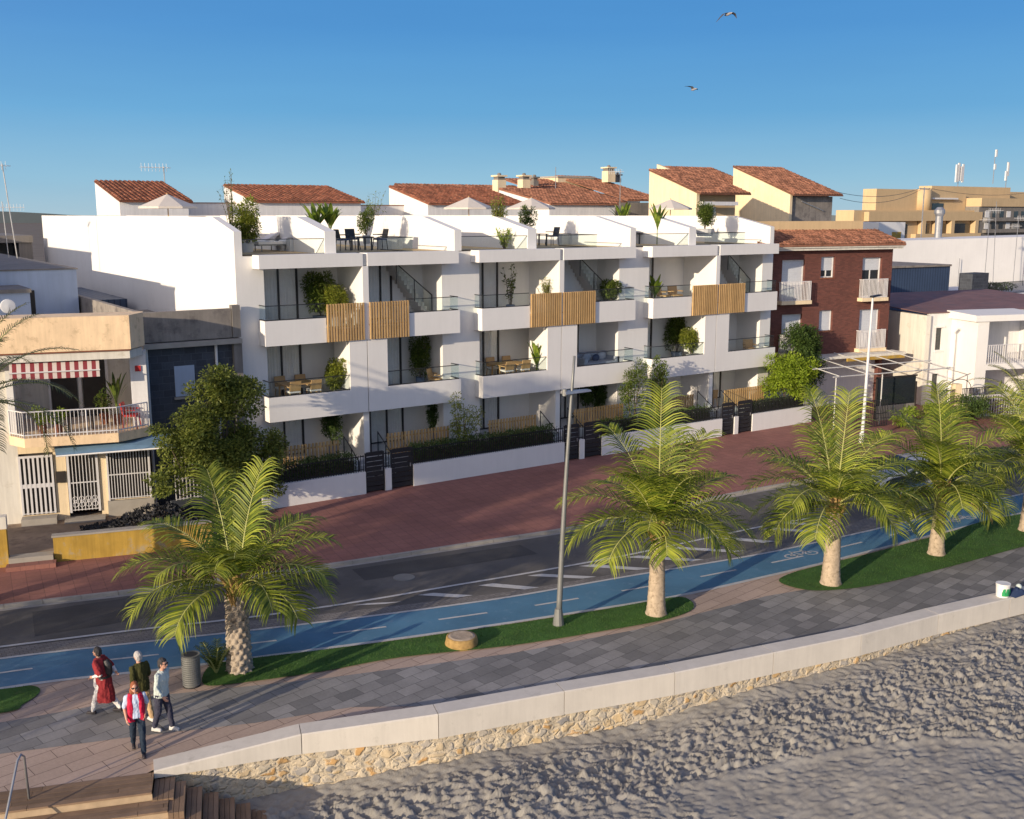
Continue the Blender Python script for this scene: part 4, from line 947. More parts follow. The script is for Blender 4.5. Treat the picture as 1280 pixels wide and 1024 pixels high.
# ---- cream house at far left, front turned a little towards the camera
TL = frame(10.0, 38.4, -15)
Lh = thing('cream_house', 'old cream two-storey house with white balcony railing and red striped awning at the left edge', 'house', (5, 39.7, .1))
cr = M['cream']
pbox(Lh, 'wall', M['oldwhite'], [(-12, .12, 2.6, 9.5, .1, 6.3), (-12, -4.32, 0, 2.6, .35, 6.3), (-.14, .12, 0, 2.6, 3.3, 6.3), (-4.32, -.14, 2.58, 2.6, 3.8, 6.28)], TL)
pbox(Lh, 'ground_floor_wall', M['cream2'], [(-4.32, -3.25+.05, 0, .25, .35, .62), (-3.2, -2.8, 0, .25, .35, 3.3), (-1.72, -1.46, 0, .25, .35, 3.3), (-4.32, .12, 0, .25, 2.86, 3.3), (-1.46, .0, 0, .25, .35, .95), (-4.32, .12, 2.2, 2.3, .35, 3.3)], TL)
pbox(Lh, 'upper_floor_slab', cr, [(-4.4, .1, .26, 2.6, 3.3, 3.62)], TL)
# parapet of the roof, angled at the corner like the balcony below
mb = MB(TL); mb.prism([(-12, -1.2), (-.35, -1.2), (.1, -.2), (.1, .2), (-12, .2)], 6.55, 7.72); mb.build('parapet', cr, Lh)
pbox(Lh, 'roof_edge', M['terra'], [(-12.0, -.38, -1.16, -.0, 6.50, 6.548)], TL)
mb = MB(TL); mb.prism([(-12, -1.08), (-.4, -1.08), (.0, -.2), (.0, .0), (-12, .0)], 6.22, 6.498); mb.build('beam', M['oldwhite'], Lh)
mb = MB(TL); mb.prism([(-4.5, .25), (-4.5, -.4), (-3.95, -1.15), (-.95, -1.15), (.1, -.35), (.1, .25)], 3.30, 3.62); bs = mb.build('balcony', cr, Lh)
mb = MB(TL)
pth = [(-4.45, -.42), (-3.95, -1.1), (-.95, -1.1), (.05, -.35)]
for (a, b) in zip(pth[:-1], pth[1:]):
    A_, B_ = Vector(a), Vector(b); n = int((B_-A_).length/.125)
    for i in range(n+1):
        p = A_.lerp(B_, i/n); r = .025 if i in (0, n) else .011; mb.tube([(p.x, p.y, 3.62), (p.x, p.y, 4.52)], r, 5)
    for z in (3.72, 4.52): mb.tube([(A_.x, A_.y, z), (B_.x, B_.y, z)], .024, 5)
    if (B_-A_).length > 2:
        for k in (1, 2): p = A_.lerp(B_, k/3); mb.tube([(p.x, p.y, 3.62), (p.x, p.y, 4.54)], .025, 5)
mb.build('railing', M['grille'], bs)
pbox(Lh, 'pilaster', M['white2'], [(-4.5, -4.28, -.12, .2, 3.63, 6.22)], TL); pbox(Lh, 'pilaster', M['white2'], [(-.45, .1, -.12, .12, 3.63, 6.22)], TL)
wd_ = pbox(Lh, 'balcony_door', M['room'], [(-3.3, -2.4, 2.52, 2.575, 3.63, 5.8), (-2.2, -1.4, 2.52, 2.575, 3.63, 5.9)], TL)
pbox(Lh, 'door_frame', M['white2'], [(-2.36, -2.24, 2.50, 2.575, 3.63, 5.95), (-3.4, -3.32, 2.5, 2.575, 3.63, 5.9), (-1.38, -1.28, 2.5, 2.575, 3.63, 5.95)], TL)
g1 = MB(TL); bars(g1, -4.3, -3.26, -.03, .66, 2.72, 8, .035); g1.box(-4.34, -3.22, -.06, 0.0, 1.62, 1.76); g1.box(-4.34, -3.22, -.06, 0, 2.7, 2.78); g1.build('white_gate', M['grille'], Lh)
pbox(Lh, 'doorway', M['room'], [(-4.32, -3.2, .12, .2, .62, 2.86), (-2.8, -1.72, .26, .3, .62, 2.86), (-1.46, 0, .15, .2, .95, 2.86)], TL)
g2 = MB(TL); bars(g2, -2.72, -1.8, -.03, .66, 2.72, 9, .014, mid=True); g2.box(-2.78, -2.7, -.06, 0, .6, 2.8); g2.box(-1.82, -1.74, -.06, 0, .6, 2.8)
for k in range(4):
    cx = -2.58+.22*k
    for zz, rr in ((.88, .09), (1.1, .08), (.99, .05)):
        g2.tube([(cx+rr*cos(t*pi/5), -.03, zz+rr*sin(t*pi/5)) for t in range(11)], .012, 4)
g2.build('ornate_gate', M['grille'], Lh)
g3 = MB(TL); bars(g3, -1.42, -.04, -.07, .98, 2.80, 15, .013, mid=True); g3.box(-1.46, -1.40, -.09, 0, .94, 2.86); g3.box(-.04, .02, -.09, 0, .94, 2.86); g3.build('window_grille', M['grille'], Lh)
pbox(Lh, 'window_sill', M['kerb'], [(-1.5, .08, -.12, -.0, .35, .93)], TL)
pbox(Lh, 'wall_lantern', M['black'], [(-2.02, -1.86, -.32, -.1, 2.62, 2.8), (-2.0, -1.88, -.1, 0, 2.8, 2.84)], TL)
pbox(Lh, 'letter_box', M['darkframe'], [(-3.15, -2.85, -.1, -.002, 1.75, 2.15)], TL)
sgn = pbox(Lh, 'red_plate', M['red'], [(-.28, -.08, -.16, -.123, 5.62, 5.82)], TL)
pbox(Lh, 'entrance_step', M['kerb'], [(-4.35, -3.2, -.5, -.0, .1, .6), (-2.95, -1.6, -.6, -.0, .1, .45)], TL)
aw = MB(TL); n = 12
aw.hexa([(-4.25, -1.0, 5.86), (-1.42, -1.0, 5.86), (-1.42, -.98, 5.86), (-4.25, -.98, 5.86), (-4.25, -.9, 6.18), (-1.42, -.9, 6.18), (-1.42, -.88, 6.18), (-4.25, -.88, 6.18)])
aw.hexa([(-4.25, -1.01, 5.62), (-1.42, -1.01, 5.62), (-1.42, -.995, 5.62), (-4.25, -.995, 5.62), (-4.25, -1.01, 5.858), (-1.42, -1.01, 5.858), (-1.42, -.995, 5.858), (-4.25, -.995, 5.858)])
t = thing('striped_awning', 'red and white striped awning over the balcony of the cream house', 'awning', TL((-2.8, -1, 5.86))); aw.build('fabric', M['stripes'], t); MB(TL).tube([(-4.27, -1.03, 5.86), (-1.4, -1.03, 5.86)], .025, 6).build('roller', M['grille'], t)
t = thing('blue_awning', 'faded blue awning slung under the balcony of the cream house', 'awning', TL((-1.5, -1, 3.2)))
aw = MB(TL); aw.hexa([(-3.0, -1.2, 2.95), (.9, -1.5, 3.06), (.9, -1.48, 3.06), (-3.0, -1.18, 2.95), (-3.15, -.2, 3.28), (.9, -.25, 3.3), (.9, -.23, 3.31), (-3.15, -.18, 3.29)]); aw.build('fabric', M['awnblue'], t)
MB(TL).tube([(-3.0, -1.2, 2.95), (.92, -1.5, 3.06)], .03, 6).build('front_bar', M['white2'], t)
# pots and bits on that balcony
for u, v, h, kind, lab in ((-3.4, -.75, .75, 0, 'bright leafy pot plant behind the white balcony railing, leftmost of three'), (-2.9, -.7, .6, 0, 'bright leafy pot plant behind the white balcony railing, middle of three'), (-1.0, .6, 1.6, 1, 'tall palm-like pot plant by the white pillar of the balcony')):
    p = TL((u, v, 0))
    if kind: broadleaf('potted_plant', lab, 'plant', p[0], p[1], 3.62, h, 12, L_['bush'], M['terra'], .05, .5)
    else: shrub('potted_plant', lab, 'plant', p[0], p[1], 3.62, .32, h, L_['bright'], 300, .12, .06, M['terra'], clumps=4)
p = TL((-1.45, .8, 0)); shrub('potted_plant', 'dark leafy pot plant on the balcony of the cream house, rightmost of three', 'plant', p[0], p[1], 3.62, .35, .9, L_['bush'], 350, .12, .06, M['terra'], clumps=4)
p = TL((-2.2, -.1, 0)); table('small dark table inside the balcony of the cream house', p[0], p[1], 3.62, .9, .6, M['darkframe'], 'balcony_table')
p = TL((-.5, -.35, 0)); chair('red garden chair at the right end of the white balcony', p[0], p[1], 3.62, 60, M['red'], M['red'], name='garden_chair')

# ---- grey stone-clad house between the cream one and the apartments
Gh = thing('stone_house', 'narrow house clad in dark grey stone blocks with bare render parapet beside the apartments', 'house', (12, 40, .1))
pbox(Gh, 'wall', M['darkstone'], [(10.18, 13.82, 39.3, 52, .1, 6.28)]); pbox(Gh, 'parapet', M['greyrender'], [(10.2, 13.6, 39.2, 39.45, 6.5, 7.6), (10.2, 10.4, 39.45, 52, 6.5, 7.6)]); pbox(Gh, 'roof', M['darkconc_shade'], [(10.2, 13.9, 39.45, 52, 6.45, 6.6)])
pbox(Gh, 'roof_edge', M['kerb'], [(10.2, 13.9, 38.95, 39.35, 6.28, 6.46)]); pbox(Gh, 'pilaster', M['darkconc_shade'], [(13.6, 13.93, 39.1, 39.5, 2.0, 6.27)]); pbox(Gh, 'parapet_pier', M['darkconc_shade'], [(13.62, 13.93, 39.15, 39.45, 6.5, 7.72)])
wf = pbox(Gh, 'window', M['blueish'], [(11.35, 12.1, 39.27, 39.299, 4.4, 5.55)]); pbox(wf, 'window_sill', M['kerb'], [(11.3, 12.15, 39.2, 39.297, 4.3, 4.38)])
MB().tube([(10.35, 39.22, 6.25), (10.35, 39.22, .3)], .06, 8).build('drainpipe', M['white2'], Gh); MB().tube([(12.95, 39.22, 6.25), (12.95, 39.22, .3)], .055, 8).build('drainpipe', M['white2'], Gh)
mb = MB(); bars(mb, 10.6, 13.6, 37.35, .95, 2.5, 24, .016, mid=True); t = thing('front_fence', 'tall white picket fence on a low stone base before the stone-clad house', 'fence', (12, 37.35, .1)); mb.build('pickets', M['grille'], t); pbox(t, 'base', M['darkstone'], [(10.4, 13.7, 37.25, 37.45, .1, .95)])
# forecourt with the ochre wall and steps
TY = frame(9.5, 34.3, -14.2)
t = thing('ochre_wall', 'low worn ochre garden wall with pale coping at the pavement edge', 'wall', TY((-1.8, .1, .1)))
pbox(t, 'wall', M['yellow'], [(-3.62, 1.3, 0, .25, .1, .92)], TY); pbox(t, 'coping', M['kerb'], [(-3.66, 1.3, -.03, .28, .922, .98)], TY)
t = thing('ochre_pier', 'taller ochre wall end at the left edge beside the two pale steps', 'wall', TY((-5.6, .3, .1)))
pbox(t, 'wall', M['yellow'], [(-11, -4.95, 0, .3, .1, 1.35)], TY); pbox(t, 'cap', M['oldwhite'], [(-11, -4.93, -.02, .32, 1.352, 1.75)], TY)
t = thing('entrance_steps', 'two pale stone steps between the ochre walls', 'steps', TY((-4.3, -.2, .1)))
pbox(t, 'lower_step', M['redpave'], [(-5.0, -3.55, -.55, -.15, .1, .24)], TY); pbox(t, 'upper_step', M['kerb'], [(-4.94, -3.64, -.148, .3, .1, .40)], TY)
mb = MB(TY); mb.poly([(-11, .3, .36), (1.4, .26, .36), (2.4, 4.4, .36), (-10, 5.6, .36)]); tag(mb.build('forecourt', mat('dusty_concrete', (.26, .20, .15), .95, .25, .8, .4, 20, stain=((.15, .11, .09), 1.3, .5))), kind='structure')
mb = MB(TY)
for _ in range(2600):
    u, v = rnd(-2.9, 1.4), rnd(.4, 3.0); hh = .36+.95*math.exp(-((u+.4)**2/2.2+(v-1.9)**2/.9))*random.random()**.5
    q = [Vector((u, v, hh))+rvec()*rnd(.03, .12) for _ in range(4)]; k = len(mb.v); mb.v += [mb._p(tuple(x)) for x in q]; mb.f += [(k, k+1, k+2), (k, k+2, k+3), (k, k+3, k+1), (k+1, k+3, k+2)]; mb.mi += [0]*4
tag(mb.build('rubble_heap', M['rubble']), 'heap of dark broken rubble behind the ochre garden wall', 'rubble', kind='stuff')

# ---- things behind, at left
def simple_house(name, label, m, x0, x1, y0, y1, z1, parapet=.0, cat='house', windows=(), m2=None):
    t = thing(name, label, cat, ((x0+x1)/2, y0, .1)); pbox(t, 'wall', m, [(x0, x1, y0, y1, .1, z1)])
    pbox(t, 'roof', m2 or M['kerb'], [(x0-.05, x1+.05, y0-.05, y1+.05, z1, z1+.12)])
    for (a, b, c, d) in windows: pbox(t, 'window', M['glassdark'], [(a, b, y0-.03, y0-.002, c, d)])
    return t
# blue-white wall running back
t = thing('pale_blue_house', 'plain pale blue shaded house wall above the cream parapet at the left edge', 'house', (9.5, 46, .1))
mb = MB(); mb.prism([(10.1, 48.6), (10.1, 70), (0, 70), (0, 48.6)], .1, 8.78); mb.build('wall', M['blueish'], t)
pbox(t, 'annexe', M['blueish'], [(0, 7.7, 45.8, 48.55, .1, 8.05)]); pbox(t, 'annexe_roof', M['darkconc_shade'], [(0, 7.75, 45.7, 48.56, 8.05, 8.2)]); pbox(t, 'doorway', M['room'], [(8.0, 8.35, 48.56, 48.598, 6.6, 7.95)])
pbox(t, 'roof_edge', M['darkconc_shade'], [(0, 10.16, 48.56, 70.1, 8.781, 8.84)])
t = thing('flat_roofed_shed', 'dark flat roof with small openings behind the pale blue wall', 'shed', (8, 74, .1))
pbox(t, 'wall', M['darkconc_shade'], [(4, 13.0, 77.4, 86, .1, 9.3), (12.2, 13.0, 75, 77.4, .1, 9.3), (4, 7, 75, 77.4, .1, 9.3)]); pbox(t, 'roof', M['darkconc_shade'], [(4, 13.05, 74.9, 86, 9.3, 9.75)])
t = thing('low_blue_roof', 'strip of dark blue sheeting between the white side wall and the parapets', 'roof', (12, 60, .1)); pbox(t, 'sheeting', M['container'], [(10.2, 13.5, 54, 64, 5.0, 7.0)])
# buildings beyond the left frame edge whose shadows fall on the white side wall
t = thing('terraced_house', 'white terraced house beyond the left edge of the picture, taller one', 'house', (0, 62, .1)); pbox(t, 'wall', M['white2'], [(-6, 4.2, 60.2, 75, .1, 11.05)]); pbox(t, 'roof', M['kerb'], [(-6.1, 4.3, 60.1, 75.1, 11.05, 11.15)])
t = thing('terraced_house', 'white terraced house beyond the left edge of the picture, lower one', 'house', (-4, 45, .1)); pbox(t, 'wall', M['white2'], [(-8, 3.6, 44.5, 60.1, .1, 10.1)]); pbox(t, 'roof', M['kerb'], [(-8.1, 3.7, 44.4, 60.1, 10.1, 10.2)])

# ---- antennas
def antenna(label, x, y, z0, z1, yagi=((.0, 1),), group=None, lean=0, s=1.0):
    t = thing('antenna', label, 'antenna', (x, y, z0), group)
    MB().tube([(x, y, z0), (x+lean, y, z1)], .03*s, 6).build('mast', M['galv'], t)
    for dz, sg in yagi:
        z = z1-dz; mb = MB(); xx = x+lean*(z-z0)/(z1-z0); mb.tube([(xx-1.3*sg*s, y-.2, z), (xx+.4*sg*s, y+.1, z)], .018*s, 5)
        for k in range(8):
            a = xx-1.25*sg*s+k*.2*sg*s; yy = y-.19+k*.03; mb.tube([(a, yy-.32*s, z), (a, yy+.32*s, z)], .01*s, 4); mb.tube([(a, yy, z-.22*s), (a, yy, z+.22*s)], .01*s, 4)
        mb.build('aerial', M['dish'], t)
    return t
x, z = XZ(20, 300, 60); antenna('tall leaning antenna mast at the left edge with a small aerial on top', x, 60, 8.7, XZ(15, 205, 60)[1], ((.1, 1),), lean=-.35)
x, z = XZ(9, 300, 62); antenna('shorter antenna mast at the far left edge', x, 62, 8.7, XZ(6, 252, 62)[1], ((.3, -1),), lean=-.1, s=.8)
x, z = XZ(207, 250, 78); antenna('antenna with wide aerial on the leftmost tiled roof', x, 78, 12, XZ(207, 208, 78)[1], ((.1, 1),), s=1.3)
x, z = XZ(774, 300, 74); antenna('antenna on the tiled roof left of the tall cream gable', x, 74, 10, XZ(774, 212, 74)[1], ((.2, 1),), s=1.1)
x, z = XZ(694, 300, 84); antenna('plain thin mast on the tiled roofs between two chimneys', x, 84, 11, XZ(694, 209, 84)[1], (), s=1.2)
t = thing('satellite_dish', 'round white satellite dish behind the cream parapet at the left edge', 'satellite dish', XZ(10, 392, 46)[:1]+(46, 7.6)); x, z = XZ(10, 383, 45)
MB().tube([(x, 45.05, z), (x, 45.0, z), (x, 44.97, z)], [.28, .26, .02], 18).build('dish', M['dish'], t); MB().tube([(x+.05, 45.1, 7.3), (x+.05, 45.1, z)], .025, 6).build('mast', M['dish'], t); MB().tube([(x, 44.98, z-.2), (x, 44.6, z-.02)], .012, 4).build('arm', M['galv'], t)

# ---- tiled-roof houses behind the terraces
def mono_house(label, px0, px1, py_e, Y, depth, zr, m=M['white2'], tm=None, hang=.25, ext=0, base=8.0):
    xa, z = XZ(px0, py_e, Y); xb, _ = XZ(px1, py_e, Y)
    t = thing('tiled_house', label, 'house', ((xa+xb)/2, Y, base))
    mb = MB(); mb.xprism([(Y+.15, base), (Y+depth, base), (Y+depth, zr-.14), (Y+.15, z-.12)], xa, xb); mb.build('wall', m, t)
    tiled_roof(t, None, xa-.05, xb+hang, Y-.1, Y+depth, z-.05, zr, tm or M['terra'], pitch=.32, row=.5)
    return t
mono_house('small white house with tiled mono-pitch roof, leftmost on the skyline', 150, 236, 250, 72, 6.5, XZ(120, 226, 78.3)[1])
mono_house('wide white house with tiled mono-pitch roof behind the bamboo', 320, 452, 251, 72, 6.5, XZ(288, 231, 78.3)[1])
t = mono_house('long white house with tiled roof behind the two middle parasols', 536, 655, 254, 72, 6.5, XZ(503, 233, 78.3)[1])
mono_house('white gabled house with tiled roof behind the parasol right of the bamboo', 688, 770, 254, 70, 7.5, XZ(655, 236, 77)[1], tm=M['terra2'])
# white parapets linking them
def long_wall(label, px0, px1, py, Y, m=M['white2'], dz=3, name='roof_wall'):
    xa, z = XZ(px0, py, Y); xb, _ = XZ(px1, py, Y); t = thing(name, label, 'wall', ((xa+xb)/2, Y, z-dz)); pbox(t, 'wall', m, [(xa, xb, Y, Y+.3, z-dz, z-.06)]); pbox(t, 'coping', M['terra'], [(xa, xb, Y-.04, Y+.34, z-.06, z)])
long_wall('white roof wall with thin tiled coping left of the wide tiled house', 232, 318, 253, 76); long_wall('white roof wall between the wide and the long tiled house', 440, 536, 256, 76)
# big old tiled roof group with chimneys
t = thing('old_tiled_house', 'large house with several weathered tiled roofs left of the cream gables', 'house', (70, 92, .1))
def qx(px, Y): return XZ(px, 250, Y)[0]
pbox(t, 'wall', M['cream2'], [(qx(560, 88), qx(800, 88), 88, 100, .1, 13.2)])
tiled_roof(t, None, qx(545, 84), qx(700, 84), 83, 92, XZ(600, 254, 84)[1], XZ(600, 232, 92)[1], M['terra2'], .4, .6)
tiled_roof(t, None, qx(700, 82), qx(768, 82), 80, 92, XZ(600, 252, 82)[1], XZ(740, 226, 92)[1], M['terra2'], .4, .6)
tiled_roof(t, None, qx(768, 82), qx(815, 82), 80, 92, XZ(600, 249, 82)[1], XZ(740, 226, 92)[1]+.4, M['terra2'], .4, .6)
xa = qx(697, 90); xb = qx(742, 90); pbox(t, 'dormer', M['cream2'], [(xa, xb, 90, 95, 11, XZ(700, 222, 90)[1])]); pbox(t, 'dormer_coping', M['kerb'], [(xa-.1, xb+.1, 89.9, 95, XZ(700, 222, 90)[1], XZ(700, 220, 90)[1])])
pbox(t, 'dark_wall', M['darkconc_shade'], [(qx(770, 79), qx(812, 79), 79, 80, 8, XZ(600, 252, 79)[1])]); pbox(t, 'eave_wall', M['cream2'], [(qx(735, 76.5), qx(770, 76.5), 76.5, 80, 8, XZ(740, 253, 76.5)[1])])  # one wall in dark concrete, the eave wall in cream
def chimney(label, px, pyt, pyb, Y, w=.45, m=M['cream2']):
    x, zt = XZ(px, pyt, Y); zb = XZ(px, pyb, Y)[1]; t = thing('chimney', label, 'chimney', (x, Y, zb), 'chimneys on the old tiled roofs')
    pbox(t, 'stack', m, [(x-w, x+w, Y-w, Y+w, zb, zt-.5)]); pbox(t, 'cap', m, [(x-w-.1, x+w+.1, Y-w-.1, Y+w+.1, zt-.22, zt-.08)])
    pbox(t, 'louvre', M['darkconc_shade'], [(x-w+.08, x+w-.08, Y-w+.08, Y+w-.08, zt-.5, zt-.22)]); MB().lathe(x, Y, [(.16, zt-.08), (.2, zt+.02), (.1, zt+.12)], 8).build('cowl', M['darkconc_shade'], t)
chimney('square cream chimney in front of the tiled roof left of the bamboo', 624, 218, 244, 82); chimney('cream chimney, left of a darker pair on the ridge', 655, 218, 236, 86); chimney('dark round-capped chimney just right of the twin stack', 668, 220, 233, 88, .3, M['darkconc_shade']); chimney('tall cream chimney on the ridge beside the antenna', 761, 208, 228, 88, .5); chimney('small dark chimney cowl right of the tallest chimney', 772, 217, 228, 89, .28, M['darkconc_shade'])
# the two cream gabled houses
def gable_house(label, pxl, pxf, pxr, pyf, pyb, pyt, Y, m=M['cream2']):
    """left gable lit by the sun, mono-pitch roof; pxl/pxf: back and front x of the gable foot; pxr: right end of eave"""
    xa, z = XZ(pxf, pyf, Y); xb = XZ(pxr, pyf, Y)[0]
    r = ray(pxl, pyt); k = xa/r[0]; Y2 = r[1]*k; zt = CH+r[2]*k
    t = thing('gabled_house', label, 'house', ((xa+xb)/2, Y, .1))
    mb = MB(); mb.xprism([(Y, .1), (Y2, .1), (Y2, zt-.1), (Y, z-.1)], xa, xa+.3); mb.build('gable_wall', m, t)
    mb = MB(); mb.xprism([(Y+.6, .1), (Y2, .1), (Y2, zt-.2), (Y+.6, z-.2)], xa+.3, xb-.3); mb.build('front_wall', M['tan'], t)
    tiled_roof(t, None, xa-.1, xb+.3, Y-.5, Y2, z-.1, zt, M['terra2'], .34, .5); return t, xa, xb, z, Y2, zt
r = gable_house('cream gabled house with recessed terrace behind the rightmost parasol', 812, 871, 930, 240, 280, 212, 60)
t_ = r[0]; pbox(t_, 'terrace_beam', M['white2'], [(r[1]+.3, r[2]-1.0, 59.6, 60.0, r[3]-1.0, r[3]-.72)]); pbox(t_, 'shutter', M['shutter'], [(r[1]+1.2, r[1]+2.6, 60.55, 60.59, 9, r[3]-1.1)])
r = gable_house('tall cream gabled house with grey stained front, highest on the skyline', 917, 988, 1046, 242, 280, 208, 64)
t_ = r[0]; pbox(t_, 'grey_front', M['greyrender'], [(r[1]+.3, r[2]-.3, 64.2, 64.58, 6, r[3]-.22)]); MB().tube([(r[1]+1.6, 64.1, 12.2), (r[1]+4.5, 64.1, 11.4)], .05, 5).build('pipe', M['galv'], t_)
tt = thing('tiled_ridge', 'second tiled roof with white verge just behind the recessed-terrace gable', 'roof', (qx(880, 72), 72, 9)); x0 = qx(869, 72); x1 = qx(935, 72)
tiled_roof(tt, None, x0, x1, 70, 77, XZ(900, 236, 70)[1], XZ(880, 210, 77)[1], M['terra2'], .34, .5); MB().hexa([(x0-.3, 70, 9), (x0, 70, 9), (x0, 77, 9), (x0-.3, 77, 9), (x0-.3, 70, XZ(900, 236, 70)[1]+.2), (x0, 70, XZ(900, 236, 70)[1]+.2), (x0, 77, XZ(880, 210, 77)[1]+.2), (x0-.3, 77, XZ(880, 210, 77)[1]+.2)]).build('verge', M['cream2'], tt)

# ---- brick building
TB = frame(43.3, 40.4, -10)
Bh = thing('brick_building', 'three-storey dark red brick building with white shutters and tiled eave right of the apartments', 'building', (48, 39.6, .1))
def wall_with_holes(mb, u0, u1, z0, z1, holes, v0, v1):
    zs = sorted({z0, z1} | {h[2] for h in holes} | {h[3] for h in holes}); 
    for za, zb in zip(zs[:-1], zs[1:]):
        cuts = sorted([(h[0], h[1]) for h in holes if h[2] <= za and h[3] >= zb]); u = u0
        for a, b in cuts:
            if a > u: mb.box(u, a, v0, v1, za, zb)
            u = b
        if u < u1: mb.box(u, u1, v0, v1, za, zb)
H = [(1.75, 3.32, 6.42, 8.63), (4.44, 5.42, 7.6, 8.77), (7.42, 8.85, 6.42, 8.67), (1.9, 3.3, 3.5, 5.62), (4.5, 5.46, 4.6, 5.76), (7.42, 8.92, 3.5, 5.7)]
mb = MB(TB); wall_with_holes(mb, .3, 9.62, 3.1, 9.15, H, 0, .3); mb.build('facade', M['brick'], Bh)
pbox(Bh, 'side_wall', M['brick'], [(9.34, 9.62, .3, 9, .1, 9.15), (.3, .6, .3, 9, .1, 9.15)], TB); pbox(Bh, 'ground_floor', M['white2'], [(.3, 9.6, .6, .9, .1, 3.1)], TB)
for i, h in enumerate(H):
    f = pbox(Bh, 'window', M['white2'], [(h[0]+.01, h[0]+.07, .14, .2, h[2], h[3]), (h[1]-.07, h[1]-.01, .14, .2, h[2], h[3]), (h[0]+.07, h[1]-.07, .14, .2, h[3]-.06, h[3])], TB)
    zl = {1: 8.0, 2: 7.95}.get(i, h[2])
    pbox(f, 'shutter', M['shutter'], [(h[0]+.07, h[1]-.07, .16, .19, zl, h[3]-.06)], TB)
    if zl > h[2]: pbox(f, 'pane', M['glassdark'], [(h[0]+.07, h[1]-.07, .2, .22, h[2]+.05, zl)], TB); pbox(f, 'mullion', M['white2'], [((h[0]+h[1])/2-.03, (h[0]+h[1])/2+.03, .17, .198, h[2], zl), (h[0]+.07, h[1]-.07, .17, .198, h[2], h[2]+.06)], TB)
    if h[3]-h[2] > 1.5:
        b = pbox(Bh, 'balcony', M['cream2'], [(h[0]-.25, h[1]+.25, -.42, -.002, h[2]-.22, h[2]-.02)], TB)
        g = MB(TB); bars(g, h[0]-.18, h[1]+.18, -.36, h[2]-.02, h[2]+1.02, 20, .014)
        for u in (h[0]-.18, h[1]+.18):
            for k in range(3): g.box(u-.014, u+.014, -.3+.1*k, -.272+.1*k, h[2]-.02, h[2]+1.0)
            g.box(u-.014, u+.014, -.36, -.02, h[2]+1.0, h[2]+1.03)
        g.build('railing', M['grille'], b)
    else: pbox(f, 'window_sill', M['terra'], [(h[0]-.04, h[1]+.04, -.04, .12, h[2]-.06, h[2]-.002)], TB)
pbox(Bh, 'cornice', M['oldwhite'], [(.3, 9.95, -.45, 0, 9.15, 9.28), (.2, 10.0, -.55, .0, 9.28, 9.42)], TB)
tiled_roof(Bh, TB, .1, 10.0, -.6, 1.9, 9.46, 10.2, M['terra2'], .24, .4)
mb = MB(TB); mb.xprism([(-.55, 9.42), (1.9, 9.42), (1.9, 10.2), (-.55, 9.46)], .12, .38); mb.build('verge', M['cream2'], Bh)
pbox(Bh, 'roof_wall', M['tan'], [(0, 9.0, 1.9, 2.2, 9, 10.72)], TB); pbox(Bh, 'roof', M['darkconc_shade'], [(.3, 9.62, 2.2, 9, 9.0, 9.15)], TB)

# ---- pergola and shop front below it
P = thing('pergola', 'white tube pergola with open beams before the brick building', 'pergola', (46, 36, .1))
TP = frame(43.4, 38.6, -10)
mb = MB(TP)
for u in (1.2, 4.3, 8.9): mb.tube([(u, -3.2, .1), (u, -3.2, 2.85)], .05, 8)
for u in (1.2, 4.3, 8.9): MB(TP).tube([(u, -3.2, .1), (u, -3.2, 2.8)], .035, 8).build('post', M['pergola'], P)
for v, z in ((-3.2, 2.85), (-1.6, 3.05)): MB(TP).tube([(1.0, v, z), (9.3, v, z)], .032, 6).build('cross_beam', M['pergola'], P)
for k in range(5): u = 1.3+1.85*k; MB(TP).tube([(u, -3.3, 2.9), (u, 1.4, 3.35)], .028, 6).build('rafter', M['pergola'], P)
t = thing('shop_canopy', 'pale canopy slab with a ragged ochre band along the foot of the brick wall', 'canopy', TP((5, .6, 3.3))); pbox(t, 'slab', M['oldwhite'], [(1.6, 9.6, .6, 1.75, 3.12, 3.26)], TP); pbox(t, 'band', M['yellow'], [(5.2, 9.4, .5, .6, 2.95, 3.12)], TP)
t = thing('glass_kiosk', 'dark glazed porch under the pergola', 'kiosk', TP((6.4, -1.2, .1)))
pbox(t, 'frame', M['darkframe'], [(4.7, 4.78, -2.4, -2.32, .1, 2.5), (7.5, 7.58, -2.4, -2.32, .1, 2.1), (4.7, 7.58, -2.4, -2.32, 2.4, 2.48)], TP); pbox(t, 'pane', M['glassdark'], [(4.78, 7.5, -2.36, -2.34, .9, 2.4)], TP); pbox(t, 'panel', M['darkconc_shade'], [(4.78, 7.5, -2.38, -2.33, .1, .9)], TP)
mb = MB(TP); bars(mb, 2.0, 4.4, -3.6, .1, 1.5, 22, .014, mid=True)
tag(mb.build('iron_fence', M['black'], None, False, TP((3, -3.6, .1))), 'short dark iron fence panel under the left end of the pergola', 'fence')
mb = MB(TP); bars(mb, 7.8, 12.2, -3.6, .1, 1.7, 40, .014, mid=True)
t = thing('dark_fence', 'dark green metal railing with arched gate in front of the pergola', 'fence', TP((5, -3.6, .1))); mb.tube([(9.4+.9*cos(pi*k/10), -3.6, 1.72+.55*sin(pi*k/10)) for k in range(11)], .02, 5); mb.build('railing', M['black'], t)

